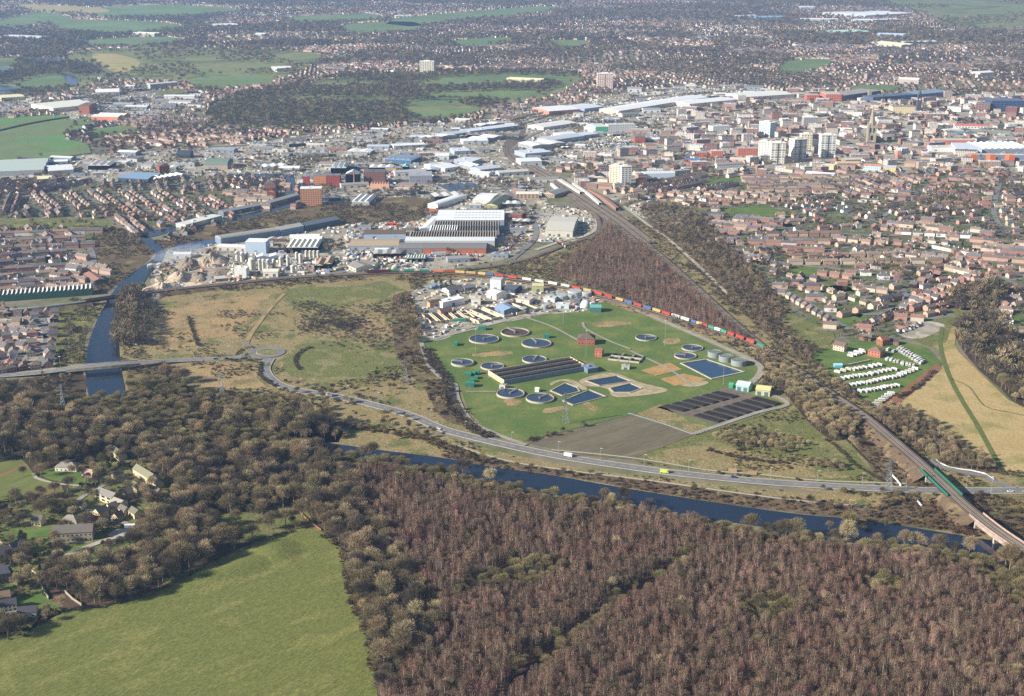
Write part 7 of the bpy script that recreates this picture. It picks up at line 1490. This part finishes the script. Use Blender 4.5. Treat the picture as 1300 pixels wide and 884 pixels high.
xy = sample([Z_TERR, Z_ESTATE, Z_MODERN], 13, .48, .5); T_bare.puts(xy, .35, .8); xy = thin(sample([Z_TERR, Z_ESTATE], 9, .48, .6), 70, 33, .66); T_bare.puts(xy, .5, .9); T_ever.puts(sample([Z_TERR, Z_ESTATE], 34, .48, .4), .5, .95); T_bush.puts(sample([Z_TERR, Z_ESTATE, Z_MODERN], 13, .48, .35), .5, 1.)
xy = sample(Z_TOWN, 26, .48, .4); T_bare.puts(xy, .5, .9); xy = thin(sample(Z_TOWN, 14, .48, .8), 110, 12, .72); T_bare.puts(xy, .6, 1.1); xy = sample(Z_IND, 24, .48, .4); T_bare.puts(xy, .4, .9); xy = thin(sample(Z_IND, 9, .48, .8), 80, 13, .7); T_bare.puts(xy, .5, .9)
xy = sample(Z_FARSUB, 19, .48, .6, bbox=(-250,60,1550,330)); T_bare.puts(xy, .6, 1.15); T_ever.puts(sample(Z_FARSUB, 40, .48, .4, bbox=(-250,60,1550,330)), .7, 1.2)
xy = thin(sample(Z_FARSUB, 15, .48, .85, bbox=(-250,40,1550,330)), 220, 14, .58); T_bare.puts(xy, .8, 1.3)
xy = sample(Z_FARSUB, 30, .48, .7, bbox=(-250,-60,1550,60)); T_bare.puts(xy, 1., 1.7); xy = thin(sample(Z_FARSUB, 22, .48, .85, bbox=(-250,-60,1550,60)), 420, 15, .52); T_bare.puts(xy, 1.1, 1.9)
xy = thin(sample(Z_PARK, 24, .48, .8, bbox=(-250,50,1550,900)), 150, 16, .5); T_bare.puts(xy, 1., 1.6); T_bare.puts(thin(sample(Z_PARK, 30, .48, .8, bbox=(-250,-60,1550,60)), 380, 17, .62), 1., 1.7)
xy = sample(Z_DARKW, 13, .48, .9); xy = xy[vnoise(xy[:,0], xy[:,1], 170, 18) > .3]; T_bare.puts(xy, .95, 1.5, var=[0,1,2,3,3]); T_ever.puts(thin(sample(Z_DARKW, 30, .48, .6), 120, 19, .62), .9, 1.4)
# growth on the railway banks
NR = frames(RW)
for i in range(i0, len(RW)):
    if iA-1 <= i <= iB+1 or iC-1 <= i <= iD+1: continue
    for q in range(7):
        s_ = random.choice((-1, 1)); d_ = random.uniform(.1, 1.2); w_ = RW[i].z*1.6; p = RW[i]+NR[i]*s_*(6.2+d_*w_)+Vector((random.uniform(-4,4), random.uniform(-2,2), 0)); T_bush.items.append((p.x, p.y, max(0, RW[i].z*(1-d_))-.2, random.uniform(0,6), random.uniform(.35,.8), random.uniform(.3,.7), random.choice((0,1,0,2)), None))
# lines of trees
def line_of(K, pts, sp, smin, smax, jit=1.5, var=None, rows_=1, off=4.):
    W = path3(pts, sp); N = frames(W)
    for p, n in zip(W, N):
        for r_ in range(rows_):
            q = p+n*((r_-(rows_-1)/2)*off); K.put(q.x+random.uniform(-jit,jit), q.y+random.uniform(-jit,jit), random.uniform(0,6.28), random.uniform(smin,smax), random.choice(var) if var else None)
line_of(T_bush, [(542,444),(552,464),(566,482),(570,506),(582,528),(600,545),(622,556)], 2.6, .7, 1.2, 1.5, [0,2,2], 3, 3.5)
line_of(T_bare, [(170,372),(162,392),(158,412),(158,440)], 6, .9, 1.2, 3, [4,0,4,1], 3, 8); line_of(T_bare, [(176,380),(186,400),(190,420),(184,440)], 6, .8, 1.1, 2, [3,0], 2, 7)
line_of(T_bare, [(504,384),(520,400),(526,416),(528,436)], 4.5, .6, .95, 2, [0,4,1], 2, 6); line_of(T_bare, [(90,416),(92,440),(98,462)], 5, .5, .8, 2, [4,0]); line_of(T_bare, [(108,420),(104,440),(102,462)], 5, .5, .7, 2, [1,4])
line_of(T_bare, [(204,348),(212,338),(204,366),(192,380)], 5, .35, .6, 2, [4,0]); line_of(T_bush, [(380,470),(374,458),(384,446),(396,442)], 2.2, .7, 1.1, .6, [2]); line_of(T_bush, [(332,462),(330,476),(340,486),(350,492)], 2.2, .7, 1.1, .6, [2]); line_of(T_bush, [(320,442),(308,444),(300,452)], 2.2, .6, 1., .6, [2])
line_of(T_bush, [(240,405),(244,420),(252,440)], 2.4, .7, 1.2, .8, [2]); T_bare.puts(thin(sample(Z_ROUGH, 6, .48, .8, bbox=(370,385,500,425)), 30, 71, .5), .25, .6, var=[3,0]); T_bush.puts(sample(Z_ROUGH, 4, .48, .35, bbox=(380,388,500,428)), .4, .9, var=[0,2]); T_bush.puts(sample(Z_ROUGH, 4, .48, .35, bbox=(240,494,420,545)), .4, 1.)
line_of(T_bare, [(396,418),(420,410),(440,420),(452,410)], 4, .35, .6, 3, [3,0], 2, 8)
line_of(T_bush, [(240,500),(270,498),(300,503),(330,508)], 2.2, .8, 1.4, 1.5, [2,0], 2, 4); line_of(T_bush, [(410,540),(470,546),(530,556),(560,566),(600,580)], 2.6, .8, 1.3, 2, [0,1,3], 2, 5)
line_of(T_bush, [(1050,560),(1066,572),(1084,590),(1120,612)], 2.5, .6, 1., 1, [0,2]); line_of(T_bare, [(920,566),(950,560),(985,562),(1010,572)], 4, .4, .65, 3, [4,0,4,1], 5, 7); line_of(T_bush, [(900,572),(940,582),(990,588),(1010,584)], 2.4, .5, .9, 1.5, [0,2], 2, 3); line_of(T_bush, [(1140,506),(1162,494),(1186,472)], 2.6, .6, 1.3, 1.5, [0,2]); line_of(T_bush, [(1250,596),(1280,602),(1310,606)], 3, .6, 1.2, 2, [0,2], 2, 4); line_of(T_bare, [(1024,590),(1050,594),(1072,596)], 3.5, .35, .6, 2, [4,0], 3, 5)
line_of(T_bare, [(1180,640),(1150,636),(1120,642)], 4, .4, .7, 2, [0,4], 2, 5); line_of(T_bush, [(1200,640),(1180,660),(1210,672),(1240,680)], 3, .7, 1.2, 3, [0,1], 3, 5)
line_of(T_willow, [(1120,668),(1080,676),(1052,672)], 8, .7, 1.1, 3); line_of(T_bush, [(1104,656),(1160,664),(1216,674)], 2.4, .5, .9, 1, [0]); line_of(T_bare, [(800,330),(850,366),(900,398),(950,432)], 5, .35, .6, 2, [3,0])
for x, y, s_, v in ((345,672,1.2,0),(300,668,1.1,0),(268,664,1.,3),(372,668,.7,3),(330,660,.9,1),(318,655,.8,0),(30,606,.8,3),(52,600,.6,0),(92,606,.9,4),(86,596,.7,0)): p = G(x,y); T_bare.put(p.x,p.y,0,s_,v)
for x, y, s_, v in ((92,574,1.,0),(350,652,.8,1),(14,736,1.1,2),(28,690,1.3,1),(52,733,.9,0),(258,650,.9,1),(560,364,1.1,1),(566,366,1.,1),(572,364,1.1,1),(554,366,.9,1),(986,322,1.2,1),(980,330,1.1,0),(228,196,1.6,1),(240,187,1.4,1),(1180,276,1.,1),(1172,274,1.,1),(1206,272,1.,1),(96,160,1.8,1)): p = G(x,y); T_ever.put(p.x,p.y,0,s_,v)
line_of(T_bush, [(54,776),(103,774),(163,764),(232,737),(268,715),(320,690),(368,676)], 3, .4, 1., 1.5, [0,2,3]); line_of(T_bush, [(410,680),(434,700),(450,768),(466,796),(476,850)], 2.6, .5, 1.2, 2, [0,2,3], 2, 3)
p = G(1078,676); T_willow.put(p.x,p.y,0,1.7,0,label='largest pale round willow on the lower river bank'); p = G(1276,722); T_willow.put(p.x,p.y,0,1.8,1,label='large pale willow under the railway viaduct')
line_of(T_bare, [(40,290),(60,292),(80,288),(120,290)], 12, .9, 1.3, 4, [0,4]); line_of(T_bare, [(650,156),(680,148),(720,142),(640,170),(660,180)], 7, .5, .8, 3, [0,3], 2, 6); line_of(T_bare, [(470,252),(490,248),(510,250),(530,246)], 7, .8, 1.2, 4, [4,0], 2, 12)
for K in (T_birch, T_bare, T_willow, T_bush, T_ever, H_semi, H_terr, H_deta, K_car, K_unit, K_blk, K_yard): K.finish()
# ------------------------------------------------------------------ air
if HAZE:
    hb = MB(); hb.box(-14000,-1500,-1.,14000,21000,470,True); ho = hb.build('haze', None); ho['kind'] = 'stuff'; ho['label'] = 'thin blue winter haze between the camera and the horizon'
    hm = bpy.data.materials.new('haze_air'); hm.use_nodes = True; n = hm.node_tree; n.nodes.clear(); ou = n.nodes.new('ShaderNodeOutputMaterial'); pv = n.nodes.new('ShaderNodeVolumePrincipled')
    pv.inputs['Color'].default_value = (.4,.62,1,1); pv.inputs['Density'].default_value = HAZE; pv.inputs['Anisotropy'].default_value = .2
    n.links.new(pv.outputs[0], ou.inputs['Volume']); ho.data.materials.clear(); ho.data.materials.append(hm)
# thin blue smoke drifting over the gravel yard
random.seed(4); sb = bmesh.new(); bmesh.ops.create_icosphere(sb, subdivisions=3, radius=1)
for v in sb.verts: v.co *= random.uniform(.85, 1.15); v.co = Vector((v.co.x*38, v.co.y*22, v.co.z*9))
sme = bpy.data.meshes.new('smoke'); sb.to_mesh(sme); sb.free(); smo = bpy.data.objects.new('smoke', sme); COL.objects.link(smo); smo.location = G(228,321,16); smo.rotation_euler = (0,R(-8),R(10)); tag(smo, 'thin bluish smoke drifting over the river by the gravel heaps', None, None, 'stuff')
smm = bpy.data.materials.new('smoke_air'); smm.use_nodes = True; n = smm.node_tree; n.nodes.clear(); ou = n.nodes.new('ShaderNodeOutputMaterial'); pv = n.nodes.new('ShaderNodeVolumePrincipled'); pv.inputs['Color'].default_value = (.8,.88,1,1); pv.inputs['Density'].default_value = .012
n.links.new(pv.outputs[0], ou.inputs['Volume']); sme.materials.append(smm)
# ------------------------------------------------------------------ light and camera
EL, AZ = R(27), R(202)          # towards the sun, measured from +x
sd = Vector((math.cos(AZ)*math.cos(EL), math.sin(AZ)*math.cos(EL), math.sin(EL)))
w = bpy.data.worlds.new('World'); sc.world = w; w.use_nodes = True; n = w.node_tree; sky = n.nodes.new('ShaderNodeTexSky'); sky.sky_type = 'NISHITA'; sky.sun_disc = False; sky.sun_elevation = EL; sky.sun_rotation = math.atan2(sd.x, sd.y); sky.altitude = 200
n.links.new(sky.outputs[0], n.nodes['Background'].inputs[0]); n.nodes['Background'].inputs[1].default_value = SKY
sl = bpy.data.lights.new('sun', 'SUN'); sl.energy = SUN; sl.angle = R(.5); sl.color = (1,.95,.88); so = bpy.data.objects.new('sun', sl); COL.objects.link(so); so.rotation_euler = sd.to_track_quat('Z', 'Y').to_euler()
cd = bpy.data.cameras.new('camera'); cam = bpy.data.objects.new('camera', cd); COL.objects.link(cam); cam.location = (0,0,CH); cam.rotation_euler = (R(90)-PITCH,0,0)
cd.sensor_width = 36; cd.lens = FPX/1300*36; cd.clip_end = 60000; cd.clip_start = 1; sc.camera = cam
sc.view_settings.view_transform = 'Standard'; sc.view_settings.look = 'None'; sc.view_settings.exposure = EXPO; sc.view_settings.gamma = 1
sc.render.engine = 'CYCLES'; sc.cycles.max_bounces = 4; sc.cycles.diffuse_bounces = 2; sc.cycles.volume_bounces = 1; sc.cycles.use_denoising = False
print('objects', len(bpy.data.objects))
